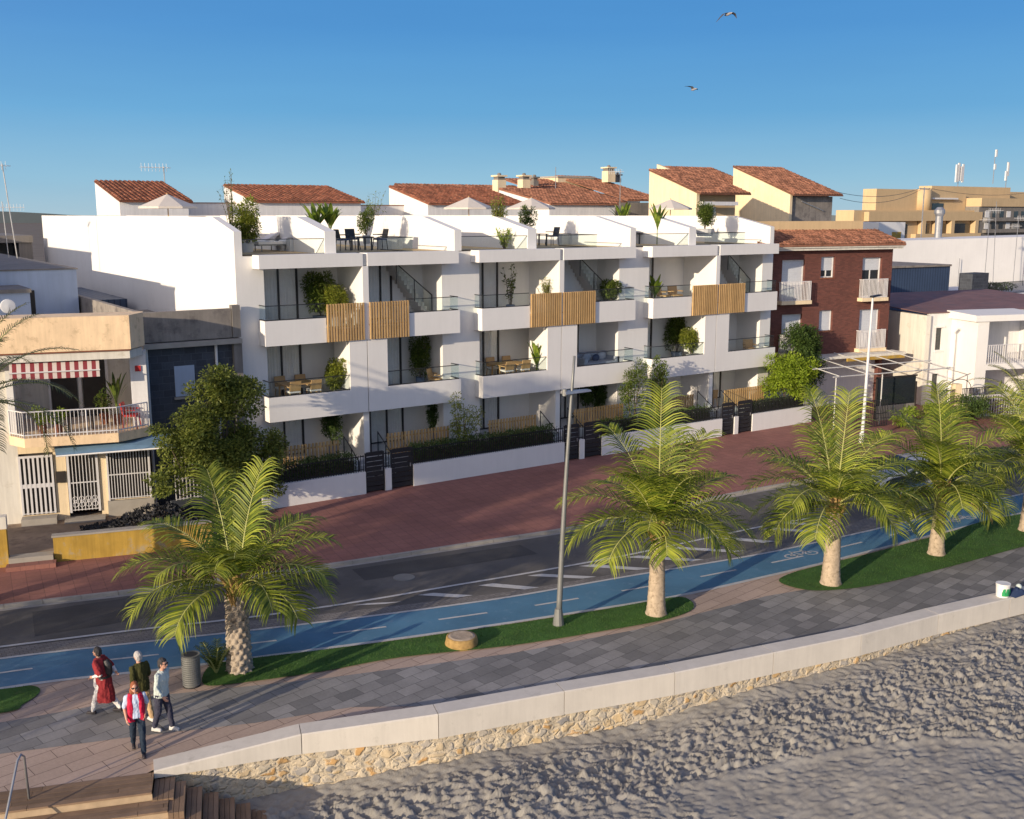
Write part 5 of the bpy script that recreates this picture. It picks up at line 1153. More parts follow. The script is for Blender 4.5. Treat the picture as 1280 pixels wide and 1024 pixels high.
# ---- white house on the right
TW = frame(53.0, 38.5, -18)
Wh = thing('white_house', 'white two-storey house with porch pillar and balcony at the right edge', 'house', (57, 38, .1))
pbox(Wh, 'side_wall', M['oldwhite'], [(1.3, 1.6, -1.2, 9, .1, 5.35)], TW)
mb = MB(TW); wall_with_holes(mb, 1.6, 3.2, .1, 5.45, [(2.15, 2.6, 3.3, 4.6), (2.1, 2.55, .4, 1.9)], -1.0, -.8); mb.build('front_wall', M['white2'], Wh)
f = pbox(Wh, 'window', M['glassdark'], [(2.15, 2.6, -.86, -.82, 3.3, 4.6)], TW); pbox(f, 'window_sill', M['white2'], [(2.05, 2.7, -1.08, -1.002, 4.62, 4.72), (2.1, 2.65, -1.08, -1.002, 3.2, 3.28)], TW)
pbox(Wh, 'lower_window', M['glassdark'], [(2.1, 2.55, -.86, -.82, .4, 1.9)], TW)
pbox(Wh, 'porch_pillar', M['white'], [(3.2, 3.95, -3.2, -.8, .1, 5.15)], TW); mb = MB(TW); mb.hexa([(2.95, -3.3, 5.15), (7.6, -3.3, 5.15), (7.6, -.8, 5.15), (2.95, -.8, 5.15), (2.95, -3.3, 5.5), (7.6, -3.3, 5.5), (7.6, -.8, 5.6), (2.95, -.8, 5.6)]); mb.build('porch_beam', M['white'], Wh)
pbox(Wh, 'porch_back_wall', M['white2'], [(3.95, 8.2, -.8, -.6, .1, 5.1), (8.2, 14, -2.2, -.6, .1, 5.0)], TW); pbox(Wh, 'porch_door', M['glassdark'], [(4.9, 5.6, -.85, -.802, 2.9, 4.6), (4.7, 5.2, -.85, -.802, .3, 2.2), (10.6, 12.5, -2.25, -2.202, 3.0, 4.6)], TW)
b = pbox(Wh, 'balcony', M['white'], [(3.95, 7.4, -3.2, -.8, 2.35, 2.7)], TW); g = MB(TW); bars(g, 4.0, 7.3, -3.1, 2.7, 3.75, 22, .016); g.build('railing', M['grille'], b)
g = MB(TW)
for k in range(26):
    u = 7.4+.2*k; z = 2.8+.07*k; g.box(u-.016, u+.016, -3.1+.02*k, -3.07+.02*k, z, z+.95)
g.tube([(7.4, -3.1, 3.78), (12.6, -2.6, 5.55)], .04, 6); g.tube([(7.4, -3.1, 2.8), (12.6, -2.6, 4.6)], .035, 6); g.build('stair_railing', M['grille'], Wh)
mb = MB(TW); mb.hexa([(7.4, -3.2, 2.4), (12.6, -3.2, 4.2), (12.6, -2.25, 4.2), (7.4, -2.25, 2.4), (7.4, -3.2, 2.72), (12.6, -3.2, 4.52), (12.6, -2.25, 4.52), (7.4, -2.25, 2.72)]); mb.build('stair_flight', M['white2'], Wh)
mb = MB(TW); mb.hexa([(1.3, -1.1, 5.46), (14, -1.1, 5.62), (14, 9, 5.9), (1.3, 9, 5.75), (1.3, -1.1, 5.5), (14, -1.1, 5.66), (14, 9, 5.95), (1.3, 9, 5.8)]); mb.build('roof', M['metalroof'], Wh)
MB(TW).box(5.3, 5.36, -3.0, -2.9, 3.0, 4.2).build('folded_board', M['lamp_white'], Wh)
g = MB(TW); bars(g, 1.0, 8.2, -5.0, .1, 1.25, 44, .022); t = thing('white_fence', 'white slatted garden fence in front of the white house', 'fence', TW((4, -5, .1))); g.build('pickets', M['grille'], t); pbox(t, 'gate_post', M['cream2'], [(.4, .8, -5.2, -4.8, .1, 2.0)], TW)
tag(MB(TW).tube([(7.9, -4.2, .1), (8.05, -4.2, 5.1)], .07, 8).build('utility_pole', M['chairwood']), 'plain brown utility pole before the balcony of the white house', 'pole')
# blue ribbed container building and terrace behind
TC = frame(60, 52, -6)
t = thing('blue_shed', 'long dark blue ribbed metal shed roofline behind the brick building', 'shed', TC((6, 0, .1)))
pbox(t, 'wall', M['container'], [(-8, 16, 0, 8, .1, 7.05)], TC); pbox(t, 'roof', M['greyrender'], [(-8, 16, -.15, 8.1, 7.05, 7.2)], TC)
t = thing('air_conditioner', 'grey air conditioner unit on the blue shed wall', 'air conditioner', TC((-5.5, -.6, 5.2))); x, z = XZ(1127, 378, 50); pbox(t, 'case', M['pot'], [(x-.65, x+.5, 49.7, 50.1, z-.35, z+.35)]); MB().tube([(x-.15, 49.68, z), (x-.15, 49.7, z)], .26, 12).build('fan', M['black'], t)
# stone pillar with dark railing
x0 = XZ(1216, 345, 50)[0]; x1 = XZ(1236, 345, 50)[0]; t = thing('stone_chimney', 'squat dark stone pillar beside the roof railing at the right', 'pillar', (x0, 50, 5)); pbox(t, 'shaft', M['darkstone'], [(x0, x1, 50, 51.2, 3, XZ(1220, 342, 50)[1])])
x2 = XZ(1300, 345, 50)[0]; g = MB(); z0 = XZ(1250, 368, 50)[1]; bars(g, x1+.1, x2, 50.2, z0, z0+.95, 60, .014); t = thing('roof_railing', 'black roof terrace railing with plants behind, at the right edge', 'railing', (x1, 50.2, z0)); g.build('bars', M['black'], t)
t = thing('terrace_house', 'white flat-roofed terrace house below the black roof railing at the right edge', 'house', (x1+5, 50, .1)); pbox(t, 'wall', M['white2'], [(XZ(1212, 385, 49)[0], x2+12, 49.6, 58, .1, z0-.02)])
shrub('shrub', 'dark low plants behind the black roof railing', 'shrub', (x1+x2)/2, 51.5, z0, 1.6, .9, L_['hedge'], 1200, .2, .08, clumps=10)
# long white wall and the annexe above it
t = thing('long_white_building', 'long plain white building wall behind the blue shed', 'building', (80, 66, .1)); xa = XZ(1100, 300, 62)[0]; TLW = frame(xa, 62, -10); mb = MB(TLW); zz = XZ(1130, 301, 62)[1]; mb.hexa([(0, 0, .1), (70, 0, .1), (70, 5, .1), (0, 5, .1), (0, 0, zz), (70, 0, zz+.9), (70, 5, zz+.9), (0, 5, zz)]); mb.build('wall', M['white'], t)
x0 = XZ(1098, 290, 74)[0]; x1_ = XZ(1131, 290, 74)[0]; t = thing('roof_hut', 'small white roof hut with a yellow hatch above the brick building tiles', 'hut', (x0, 74, 6)); pbox(t, 'wall', M['white'], [(x0, x1_, 74, 80, 3, XZ(1110, 278, 74)[1])]); pbox(t, 'hatch', M['yellow'], [(XZ(1115, 290, 74)[0], XZ(1126, 290, 74)[0], 73.95, 73.998, 8, XZ(1120, 290, 74)[1])])
for px, lab in ((1131, 'short cream vent stack on the white wall roof, left one'), (1152, 'short pale vent stack on the white wall roof, right one')):
    x, z = XZ(px, 345, 55); t = thing('vent_stack', lab, 'vent', (x, 55, 6)); pbox(t, 'stack', M['cream2'], [(x-.55, x+.55, 54.5, 55.5, 5.5, z)]); pbox(t, 'opening', M['room'], [(x-.4, x+.4, 54.46, 54.498, z-.75, z-.25)])
# steel flue
x, z = XZ(1172, 301, 64); t = thing('steel_flue', 'thick galvanised steel flue rising above the long white wall', 'chimney', (x, 64, z)); zt = XZ(1172, 259, 64)[1]
MB().tube([(x, 64, z-3), (x, 64, zt-.9)], .35, 12).build('pipe', M['galv'], t); MB().lathe(x, 64, [(.35, zt-.9), (.5, zt-.6), (.5, zt-.3), (.25, zt)], 12).build('cowl', M['galv'], t)
# distant sand-coloured apartment block
YD = 125
D = thing('distant_block', 'distant sand-coloured apartment block with curved stair tower and roof aerials', 'building', (170, YD, .1))
def dx(px, Y=YD): return XZ(px, 260, Y)[0]
def dz(py, Y=YD, px=1170): return XZ(px, py, Y)[1]
pbox(D, 'lower_floors', M['tan'], [(dx(1068), dx(1224), YD, YD+4, .1, dz(263))]); pbox(D, 'upper_floor', M['tan'], [(dx(1106), dx(1218), YD+2, YD+5, dz(263), dz(237))]); pbox(D, 'roof_room', M['tan'], [(dx(1192), dx(1290), YD+5.1, YD+8, dz(263), dz(231))])
MB().tube([(dx(1164), YD+2.2, dz(263)), (dx(1164), YD+2.2, dz(236.5))], (dx(1171)-dx(1157))/2, 18).build('stair_tower', M['tan'], D, True)
pbox(D, 'right_wing', M['darkconc_shade'], [(dx(1218)+.1, dx(1290), YD-1, YD+5, .1, dz(258))]); pbox(D, 'wing_parapet', M['tan'], [(dx(1219), dx(1340), YD-1.3, YD+5, dz(258)+.01, dz(247))]); pbox(D, 'tank_room', M['tan'], [(dx(1262), dx(1340), YD+9, YD+12, dz(250), dz(236))])  # the wing's shaded side is put into its dark colour
for k in range(7):
    for zt_, zb_ in ((264, 272), (279, 287)): pbox(D, 'window', M['glassdark'] if k % 3 else M['white2'], [(dx(1226+9*k), dx(1231+9*k), YD-1.06, YD-1.01, dz(zb_), dz(zt_))])
for zt_, zb_ in ((273, 277), (288, 292)): pbox(D, 'balcony', M['darkconc_shade'], [(dx(1224), dx(1340), YD-1.9, YD-1.07, dz(zb_), dz(zt_))])
for a, b, c, d in ((1176, 1190, 254, 262), (1120, 1135, 280, 298), (1150, 1163, 280, 298), (1172, 1183, 280, 298), (1190, 1213, 280, 296)):
    f = pbox(D, 'window', M['glassdark'], [(dx(a), dx(b), YD-.1 if c > 263 else YD+1.9, YD-.01 if c > 263 else YD+1.99, dz(d), dz(c))])
pbox(D, 'balcony', M['tan'], [(dx(1080), dx(1222), YD-1.2, YD-.1, dz(276), dz(265))]); pbox(D, 'balcony_wall', M['tan'], [(dx(1140), dx(1222), YD-1.2, YD-.1, dz(301), dz(292))]); pbox(D, 'awning', M['white2'], [(dx(1172), dx(1204), YD+1.2, YD+2, dz(249), dz(247))])
for k in (1150, 1168, 1186, 1216): pbox(D, 'pillar', M['tan'], [(dx(k-2), dx(k+2), YD-1.2, YD-.12, dz(292), dz(276))])
def mast(label, px, pyb, pyt, Y, panels):
    x, zb = XZ(px, pyb, Y); zt = XZ(px, pyt, Y)[1]; t = thing('telecom_mast', label, 'mast', (x, Y, zb)); MB().tube([(x, Y, zb), (x, Y, zt)], .09, 6).build('pole', M['galv'], t)
    for k, (dxp, za, zb_) in enumerate(panels): z0, z1 = XZ(px, za, Y)[1], XZ(px, zb_, Y)[1]; MB().box(x+dxp-.25, x+dxp+.25, Y-.4, Y-.1, z0, z1).build('antenna_panel', M['dish'], t)
mast('cluster of grey telecom panels on the roof, leftmost mast', 1197, 235, 203, YD+6, [(-1.1, 228, 206), (-.4, 227, 204), (.5, 226, 208), (1.0, 228, 205)]); mast('tall thin telecom mast with two white drums', 1241, 230, 187, YD+10, [(0, 196, 187), (-.1, 212, 205)]); mast('telecom mast with one bright white panel at the right', 1256, 245, 202, YD+8, [(0, 220, 203), (-.6, 226, 214)])
# roof aerials over the white wall
for px, pt, Yv, lab, yg in ((1231, 262, 55, 'roof antenna pair, left, with drooping bars', ((.1, -1), (.9, 1))), (1242, 252, 56, 'slanted thin mast crossing the white wall', ()), (1267, 270, 54, 'roof antenna with two tiers of bars', ((.2, -1), (.9, 1))), (1198, 323, 60, 'short bare pole against the white wall', ()), (1279, 275, 55, 'thin mast at the right picture edge', ())):
    x, z = XZ(px, 345, Yv); antenna(lab, x, Yv, z-1, XZ(px, pt, Yv)[1], yg, lean=-.5 if 'slanted' in lab else 0)
# power pole and wires
x, z = XZ(1151, 300, 80); t = thing('power_pole', 'thin power pole with short crossbar before the distant block', 'pole', (x, 80, 5)); zt = XZ(1151, 234, 80)[1]
MB().tube([(x, 80, 5), (x, 80, zt)], .07, 6).build('pole', M['galv'], t); MB().tube([(x-.8, 80, zt-.2), (x+1.0, 80, zt-.2)], .07, 5).build('crossbar', M['galv'], t)
mb = MB()
def wire(mb, a, b, sag, n=14, r=.022):
    a, b = Vector(a), Vector(b); mb.tube([tuple(a.lerp(b, i/n)-Vector((0, 0, sag*4*(i/n)*(1-i/n)))) for i in range(n+1)], r, 4)
wire(mb, (x-.7, 80, zt-.1), (XZ(1046, 240, 68)[0], 68, XZ(1046, 240, 68)[1]), .7); wire(mb, (x-.7, 80, zt-.3), (XZ(1050, 248, 68)[0], 68, XZ(1050, 248, 68)[1]), .9); wire(mb, (x+.9, 80, zt-.1), (XZ(1300, 236, 95)[0], 95, XZ(1300, 238, 95)[1]), .8)
tag(mb.build('power_lines', M['black'], None, False, (x, 80, zt)), 'sagging thin power lines strung from the power pole to both sides', 'wires')
# ================================================================= TREES ALONG THE FRONT
def cam_dir(phi): # 0 = to the right as seen in the photograph, 90 = away
    a = radians(phi); return Vector((RT[0]*cos(a)+FW[0]*sin(a), RT[1]*cos(a)+FW[1]*sin(a), 0))
def frond(ml, base, dirv, el, L, bend, n=44, ll=.62, lw=.042, sag=.55, twist=0.0):
    K = 14; P = [Vector(base)]; ds = []
    side = Vector((-dirv.y, dirv.x, 0))
    for k in range(K):
        t = (k+.5)/K; e = radians(el-bend*t**1.5); d = (dirv*cos(e)+side*twist*t*cos(e)+Vector((0, 0, sin(e)))).normalized(); ds.append(d); P.append(P[-1]+d*(L/K))
    ml.tube([tuple(p) for p in P], [.024*(1-k/(K+1))+.005 for k in range(K+1)], 5, True, 1)
    for i in range(n):
        s = .13+.87*(i+.5)/n; f = s*K; k = min(K-1, int(f)); p = P[k].lerp(P[k+1], f-k); d = ds[k]
        le = ll*(.45+.75*sin(pi*min(1, s*.86+.08)))*rnd(.85, 1.1); upn = side.cross(d).normalized()
        if upn.z < 0: upn = -upn
        for sg in (-1, 1):
            dd = (side*sg*rnd(.85, 1.0)+d*(.45+.35*s)+upn*rnd(.12, .38)).normalized(); q = p.copy(); w = lw*rnd(.8, 1.1); pts = []
            M_ = 4
            for j in range(M_+1):
                ww = w*(.45, 1, .85, .55, .04)[j]; wd = dd.cross(upn).normalized()
                pts.append((q-wd*ww*.5, q+wd*ww*.5)); q = q+dd*(le/M_); dd = (dd+Vector((0, 0, -1))*sag*(.25+.3*j)*(1.1 if j else .5)).normalized()
            b = len(ml.v)
            for a_, b_ in pts: ml.v += [tuple(a_), tuple(b_)]
            for j in range(M_): ml.f.append((b+2*j, b+2*j+1, b+2*j+3, b+2*j+2)); ml.mi.append(0)
def palm(label, x, y, th, r0, r1, fronds, shaggy=False, seed=1, leafm='palm', name='palm_tree', ll=.92, group='palms along the promenade', lw=.042, lean=(0, 0), z0=.0):
    random.seed(seed); t = thing(name, label, 'palm tree', (x, y, z0), group)
    mb = MB(); nA, nZ = (44, 90) if shaggy else (28, 46)
    for i in range(nZ+1):
        s = i/nZ; z = z0+th*s; r = r0+(r1-r0)*s**.7+.05*math.exp(-s*14); cx, cy = x+lean[0]*s, y+lean[1]*s
        for j in range(nA):
            a = 2*pi*j/nA
            if shaggy: k = abs(sin(a*5+z*11))*abs(sin(a*5-z*11)); rr = r*(1.0+.30*(k-.35)+.08*noise.noise((cos(a)*4, sin(a)*4, z*6)))
            else: rr = r*(1+.025*sin(z*42+.7*sin(a*2))+.06*noise.noise((cos(a)*2, sin(a)*2, z*3)))
            mb.v.append((cx+rr*cos(a), cy+rr*sin(a), z))
    for i in range(nZ):
        for j in range(nA): a = i*nA+j; b = i*nA+(j+1) % nA; mb.f.append((a, b, b+nA, a+nA)); mb.mi.append(0)
    mb.build('trunk', M['trunk_shaggy'] if shaggy else M['trunk'], t, True)
    tx, ty, tz = x+lean[0], y+lean[1], z0+th
    cs = MB()
    for k in range(22): # cut leaf bases and fibres
        a = rnd(0, 2*pi); h = rnd(-.25, .35); cs.tube([(tx+r1*.6*cos(a), ty+r1*.6*sin(a), tz+h-.15), (tx+r1*1.1*cos(a), ty+r1*1.1*sin(a), tz+h+.12), (tx+r1*1.6*cos(a), ty+r1*1.6*sin(a), tz+h+.3)], [.05, .045, .02], 5)
    cs.tube([(tx, ty, tz-.1), (tx, ty, tz+.3), (tx, ty, tz+.7)], [r1*.9, r1*.7, r1*.3], 10)
    cs.build('crown_base', M['fibre'], t)
    for (phi, el, L, bend) in fronds:
        ml = MB(); d = cam_dir(phi+rnd(-4, 4)); frond(ml, (tx+d.x*r1*.5, ty+d.y*r1*.5, tz+.22), d, el, L, bend, ll=ll, lw=lw, twist=rnd(-.25, .25)); ml.build('frond', [L_[leafm], M['rachis']], t)
    return t
M['trunk_shaggy'] = mat('shaggy_trunk', (.40, .33, .26), .9, .2, 7, .9, 25, stain=((.10, .075, .055), 7, .5))
M['fibre'] = mat('palm_fibre', (.42, .27, .10), .9, .25, 8, .6, 30, island=.4)
M['rachis'] = mat('palm_rachis', (.36, .36, .12), .6, .15, 4, .1)
M['dry'] = mat('dry_frond', (.42, .26, .10), .9, .2, 6, .1)
def dry_fronds(t, x, y, z, lst):
    for (phi, el, L, bend) in lst:
        ml = MB(); frond(ml, (x, y, z), cam_dir(phi), el, L, bend, 34, .5, .04); tag(ml.build('frond', [M['dry'], M['rachis']], t), 'dry brown hanging frond')
def fset(base, jit=6):
    return [(p+rnd(-jit, jit), e+rnd(-4, 4), L*rnd(.93, 1.05), b) for p, e, L, b in base]
STD = [(88, 84, 3.9, 22), (140, 72, 3.7, 45), (40, 70, 3.6, 48), (210, 66, 3.4, 60), (330, 64, 3.4, 60), (170, 46, 3.5, 75), (10, 44, 3.5, 75), (75, 56, 3.6, 60), (115, 52, 3.5, 66), (270, 60, 3.0, 82), (190, 26, 3.3, 86), (355, 26, 3.3, 86), (235, 30, 3.0, 95), (300, 28, 3.0, 95), (270, 14, 2.4, 95), (60, 25, 3.2, 80), (130, 22, 3.2, 84), (20, 8, 2.9, 85), (160, 8, 2.9, 85), (215, 2, 2.6, 82), (325, 2, 2.6, 82)]
random.seed(11)
P1 = [(132, 74, 3.6, 32), (62, 76, 3.7, 30), (160, 50, 3.4, 62), (185, 36, 3.4, 78), (205, 24, 3.2, 88), (225, 50, 2.9, 85), (262, 56, 2.9, 82), (292, 62, 2.8, 76), (20, 44, 3.1, 66), (45, 48, 3.2, 60), (0, 22, 2.9, 84), (335, 14, 2.5, 90), (350, 36, 2.9, 80), (240, 12, 2.6, 92), (100, 50, 3.2, 60), (140, 30, 3.1, 76), (70, 28, 3.0, 74), (315, 30, 2.5, 92), (180, 6, 2.8, 84)]
palm('palm with shaggy scaled trunk beside the grey litter bin', 8.15, 24.13, 2.0, .28, .25, [(p_, e_+5, l_*.82, b_) for p_, e_, l_, b_ in P1], True, 3, ll=.88)
P2 = [(88, 84, 4.6, 14), (140, 66, 3.9, 46), (215, 62, 3.5, 64), (240, 66, 3.3, 60), (180, 40, 3.4, 76), (196, 22, 3.3, 84), (272, 20, 2.0, 96), (300, 66, 3.2, 60), (60, 70, 3.5, 46), (38, 64, 3.7, 42), (20, 48, 3.0, 55), (5, 34, 3.3, 78), (348, 26, 3.2, 86), (330, 18, 2.7, 92), (120, 40, 3.2, 70), (80, 36, 3.2, 70), (225, 16, 2.8, 92), (312, 32, 2.8, 92), (160, 14, 2.9, 80), (20, 12, 2.9, 82), (255, 44, 2.6, 88)]
palm('palm with smooth pale trunk just right of the tall grey street lamp', 19.21, 21.15, 2.35, .27, .19, [(p_, e_+5, l_*.84, b_) for p_, e_, l_, b_ in P2], False, 4)
P3 = [(128, 76, 4.2, 26), (58, 74, 4.2, 28), (160, 52, 3.5, 66), (185, 40, 3.3, 80), (200, 14, 3.0, 90), (222, 40, 3.0, 86), (262, 62, 2.9, 80), (290, 40, 2.7, 92), (30, 60, 3.6, 56), (10, 46, 3.6, 72), (352, 30, 3.3, 84), (335, 14, 3.0, 90), (50, 40, 3.4, 66), (125, 40, 3.3, 66), (240, 16, 2.7, 94), (310, 20, 2.7, 92), (165, 16, 3.0, 84), (20, 20, 3.1, 80), (90, 60, 3.5, 50), (180, 0, 2.7, 84)]
palm('palm with swollen pale trunk at the rounded left tip of the right lawn', 25.3, 20.03, 2.3, .29, .20, [(p_, e_+5, l_*.84, b_) for p_, e_, l_, b_ in P3], False, 5)
t = palm('palm with browning lower fronds in front of the parked silver car', 30.51, 19.95, 2.0, .26, .18, [(p_+25, e_+4, l_*.84, b_) for p_, e_, l_, b_ in fset(STD, 10)], False, 6)
dry_fronds(t, 30.51, 19.95, 2.1, [(20, 10, 1.9, 85), (350, 5, 1.9, 80), (120, 5, 1.8, 80)])
palm('palm at the right picture edge, only partly in view', 35.55, 19.75, 2.2, .26, .18, [(p_-20, e_+4, l_*.84, b_) for p_, e_, l_, b_ in fset(STD, 10)], False, 7)
palm('palm beyond the left edge of the picture, nearest one', -2.2, 24.5, 2.4, .29, .22, fset(STD), False, 8, group='palms beyond the picture edges')
palm('palm beyond the left edge of the picture, farther one', -9.0, 26.3, 2.4, .29, .22, fset(STD), False, 9, group='palms beyond the picture edges')
palm('palm added beyond the left edge of the picture for its shadow bands, closest to the beach', -5.5, 23.3, 2.6, .34, .27, fset(STD), False, 15, group='palms beyond the picture edges')  # unseen thick palm, added to throw broad shadow bands over lane and road
palm('palm beyond the right edge of the picture', 41.2, 18.6, 1.9, .26, .18, fset(STD), False, 12, group='palms beyond the picture edges')
# feathery date palms across the road
DATE = [(a*137.5 % 360, 80-3.4*a, 3.4, 55+1.8*a) for a in range(26)]
x, z = XZ(-42, 505, 32.6); palm('tall date palm at the left edge with dark arching fronds over the cream house', x, 32.6, z-.3, .22, .18, DATE, True, 21, 'date', 'date_palm', .38, None, .03, z0=.1)
x, z = XZ(1283, 505, 31.0); palm('date palm with long arching fronds across the road at the right edge', x, 31.0, z-.3, .22, .18, DATE, True, 22, 'date', 'date_palm', .38, None, .03, z0=.1)
random.seed(31)
def leafy_tree(label, x, y, z0, lobes, m, n, L=.13, w=.075, trunks=((0, 0),), name='leafy_tree'):
    t = thing(name, label, 'tree', (x, y, z0)); mt = MB(); ml = MB()
    tot = sum(l[3]**2*l[4] for l in lobes)
    top = max(l[2]+l[4] for l in lobes)
    for dx_, dy_ in trunks: mt.tube([(x+dx_, y+dy_, z0), (x+dx_*1.1, y+dy_, z0+.35*(top-z0)), (x+dx_*1.3+.1, y+dy_, z0+.7*(top-z0))], [.09, .07, .02], 8)
    for (lx, ly, lz, r, h) in lobes:
        c = Vector((x+lx, y+ly, lz)); mt.tube([(x+lx*.2, y+ly*.2, z0+.25*(top-z0)), (x+lx*.7, y+ly*.7, (z0+lz)/2+.3), tuple(c)], [.05, .03, .01], 6)
        k = max(3, int(r*7)); cnt = int(n*r*r*h/tot)
        for q in range(k):
            v = rvec(); cc = c+Vector((v.x*r*.62, v.y*r*.62, v.z*h*.62)); ellipsoid_leaves(ml, cc, (r*.5, r*.5, h*.42), cnt//k, L, w, .15)
    mt.build('trunk', M['bark'], t); ml.build('crown', m, t); return t
leafy_tree('large bushy green tree between the stone-clad house and the apartment block', 12.0, 36.4, .1,
           [(0, 0, 3.4, 1.5, 1.2), (-1.3, .1, 2.9, 1.0, .9), (1.25, 0, 2.6, 1.1, 1.2), (.2, .1, 5.5, .95, 1.0), (.65, 0, 4.6, 1.15, .9), (-.4, 0, 4.6, 1.0, .9), (-1.9, .1, 3.5, .7, .5), (-2.1, 0, 1.9, .75, .5), (1.7, 0, 1.5, .8, .7), (.3, 0, 2.0, 1.3, .8), (-1.0, .2, 4.0, .6, .5)], L_['tree'], 34000, .125, .075, ((-.3, 0), (.2, .1)))
for k, (tx_, ty_, lab) in enumerate([(-9.3, 27.5, 'tall unseen tree added beyond the left edge of the picture to shade the facade, nearer the road'), (-10.0, 24.9, 'tall unseen tree added beyond the left edge of the picture to shade the facade, nearer the beach')]):
    hk = (12.4, 11.4)[k]
    leafy_tree(lab, tx_, ty_, 0, [(0, 0, hk-3.0, 1.9, 1.7), (.9, .8, hk-4.6, 1.7, 1.3), (-1.1, -.8, hk-4.0, 1.6, 1.3), (.2, .2, hk-1.3, 1.4, 1.0), (.3, -.6, hk-5.8, 1.3, .9)], L_['tree'], 9000, .22, .13)  # unseen trees, added and sized to shade the lower facade
leafy_tree('dark low conifer-like tree in front of the white garden fence', *[XZ(1205, 545, 32.5)[0], 32.5], .1, [(0, 0, 1.0, 1.2, .7), (-.9, 0, .8, .8, .5), (1.0, 0, .9, .9, .6)], L_['hedge'], 3500, .16, .06)
leafy_tree('low yellow-green bush behind the palms below the dark railing', *[XZ(1150, 545, 33.5)[0], 33.5], .1, [(0, 0, .8, .9, .6), (-1.4, 0, .7, .9, .5), (1.2, 0, .7, .8, .5)], L_['bright'], 2500, .14, .06)
# small seedling beside the first palm
t = thing('palm_seedling', 'small spiky palm seedling between the litter bin and the shaggy palm', 'plant', (7.6, 24.25, 0)); ml = MB()
for k in range(9): d = cam_dir(60+40*k); frond(ml, (7.6, 24.25, .02), d, rnd(60, 82), .85, 30, 14, .2, .03)
ml.build('fronds', [L_['bush'], M['rachis']], t)

# ================================================================= STREET FURNITURE
x, y = G(698, 782); t = thing('street_lamp', 'tall slim grey street lamp leaning slightly, on the long lawn', 'street lamp', (x, y, 0)); xt, zt = XZ(718, 445, y)
def lp(s, b=0.0): return (x+(xt-x)*s+b*sin(pi*s), y, zt*s)
MB().tube([lp(i/10, -.04) for i in range(11)], [.085-.05*i/10 for i in range(11)], 12).build('pole', M['grey_metal'], t, True)
MB().tube([(x, y, 0), (x, y, .04), (x, y, .5)], [.16, .16, .1], 12).build('base', M['grey_metal'], t)
xa, za = XZ(707, 491, y); hd = MB(); hd.hexa([(xa-.08, y-.13, za-.03), (xa+.78, y-.13, za-.02), (xa+.78, y+.13, za-.02), (xa-.08, y+.13, za-.03), (xa-.08, y-.11, za+.05), (xa+.78, y-.08, za+.02), (xa+.78, y+.08, za+.02), (xa-.08, y+.11, za+.05)]); hd.build('lamp_head', M['galv'], t)
MB().tube([(xa-.03, y, za-.08), (xa-.03, y, za+.1)], .07, 10).build('collar', M['grey_metal'], t)
yl = 32.2; x, _z = XZ(1074, 590, yl); xt, zt = XZ(1091, 372, yl); t = thing('street_lamp', 'tall white street lamp with small dark head in front of the brick building', 'street lamp', (x, yl, .1))
MB().tube([(x, yl, .1), (x+.04, yl, .6), (x+.06, yl, .62), (xt, yl, zt)], [.13, .12, .085, .045], 12).build('pole', M['lamp_white'], t, True)
MB().hexa([(xt-.1, yl-.12, zt), (xt+.55, yl-.12, zt+.08), (xt+.55, yl+.12, zt+.08), (xt-.1, yl+.12, zt), (xt-.1, yl-.1, zt+.08), (xt+.55, yl-.08, zt+.13), (xt+.55, yl+.08, zt+.13), (xt-.1, yl+.1, zt+.08)]).build('lamp_head', M['black'], t)
# litter bin
x, y = G(240, 857); t = thing('litter_bin', 'ribbed dark grey metal litter bin by the turf', 'bin', (x, y, 0)); pr = [(.19, .02)]
for k in range(13): z = .05+.054*k; pr += [(.195, z), (.218, z+.010), (.218, z+.032), (.195, z+.042)]
pr += [(.205, .77), (.222, .80), (.165, .79)]
MB().lathe(x, y, pr, 28).build('body', M['grey_metal'], t); MB().lathe(x, y, [(.155, .795), (.155, .803)], 20).build('opening', M['black'], t); MB().lathe(x, y, [(.205, 0), (.205, .02)], 20).build('foot', M['black'], t)
# stump
x, y = G(577, 806); t = thing('tree_stump', 'low sawn palm stump on the long lawn', 'stump', (x, y, 0)); pr = [(.42, .0), (.44, .08), (.41, .16), (.40, .24)]
mb = MB(); 
for i, (r, z) in enumerate(pr+[(.36, .25)]):
    for j in range(26): a = 2*pi*j/26; rr = r*(1+.05*noise.noise((cos(a)*3, sin(a)*3, z*8))); mb.v.append((x+rr*cos(a), y+rr*sin(a), z))
for i in range(4):
    for j in range(26): a = i*26+j; b = i*26+(j+1) % 26; mb.f.append((a, b, b+26, a+26)); mb.mi.append(0)
mb.build('bark', M['fibre'], t, True); MB().lathe(x, y, [(.36, .245), (.30, .262), (.12, .25), (.02, .25)], 26).build('cut_top', M['trunk'], t)
# red and white marker post
x, y = G(1124, 634); t = thing('marker_post', 'short red and white marker post on the road edge', 'post', (x, y, 0)); MB().tube([(x, y, 0), (x, y, .35), (x, y, .8)], [.05, .05, .045], 8).build('post', M['red'], t); MB().tube([(x, y, .5), (x, y, .62)], .052, 8).build('band', M['lamp_white'], t)
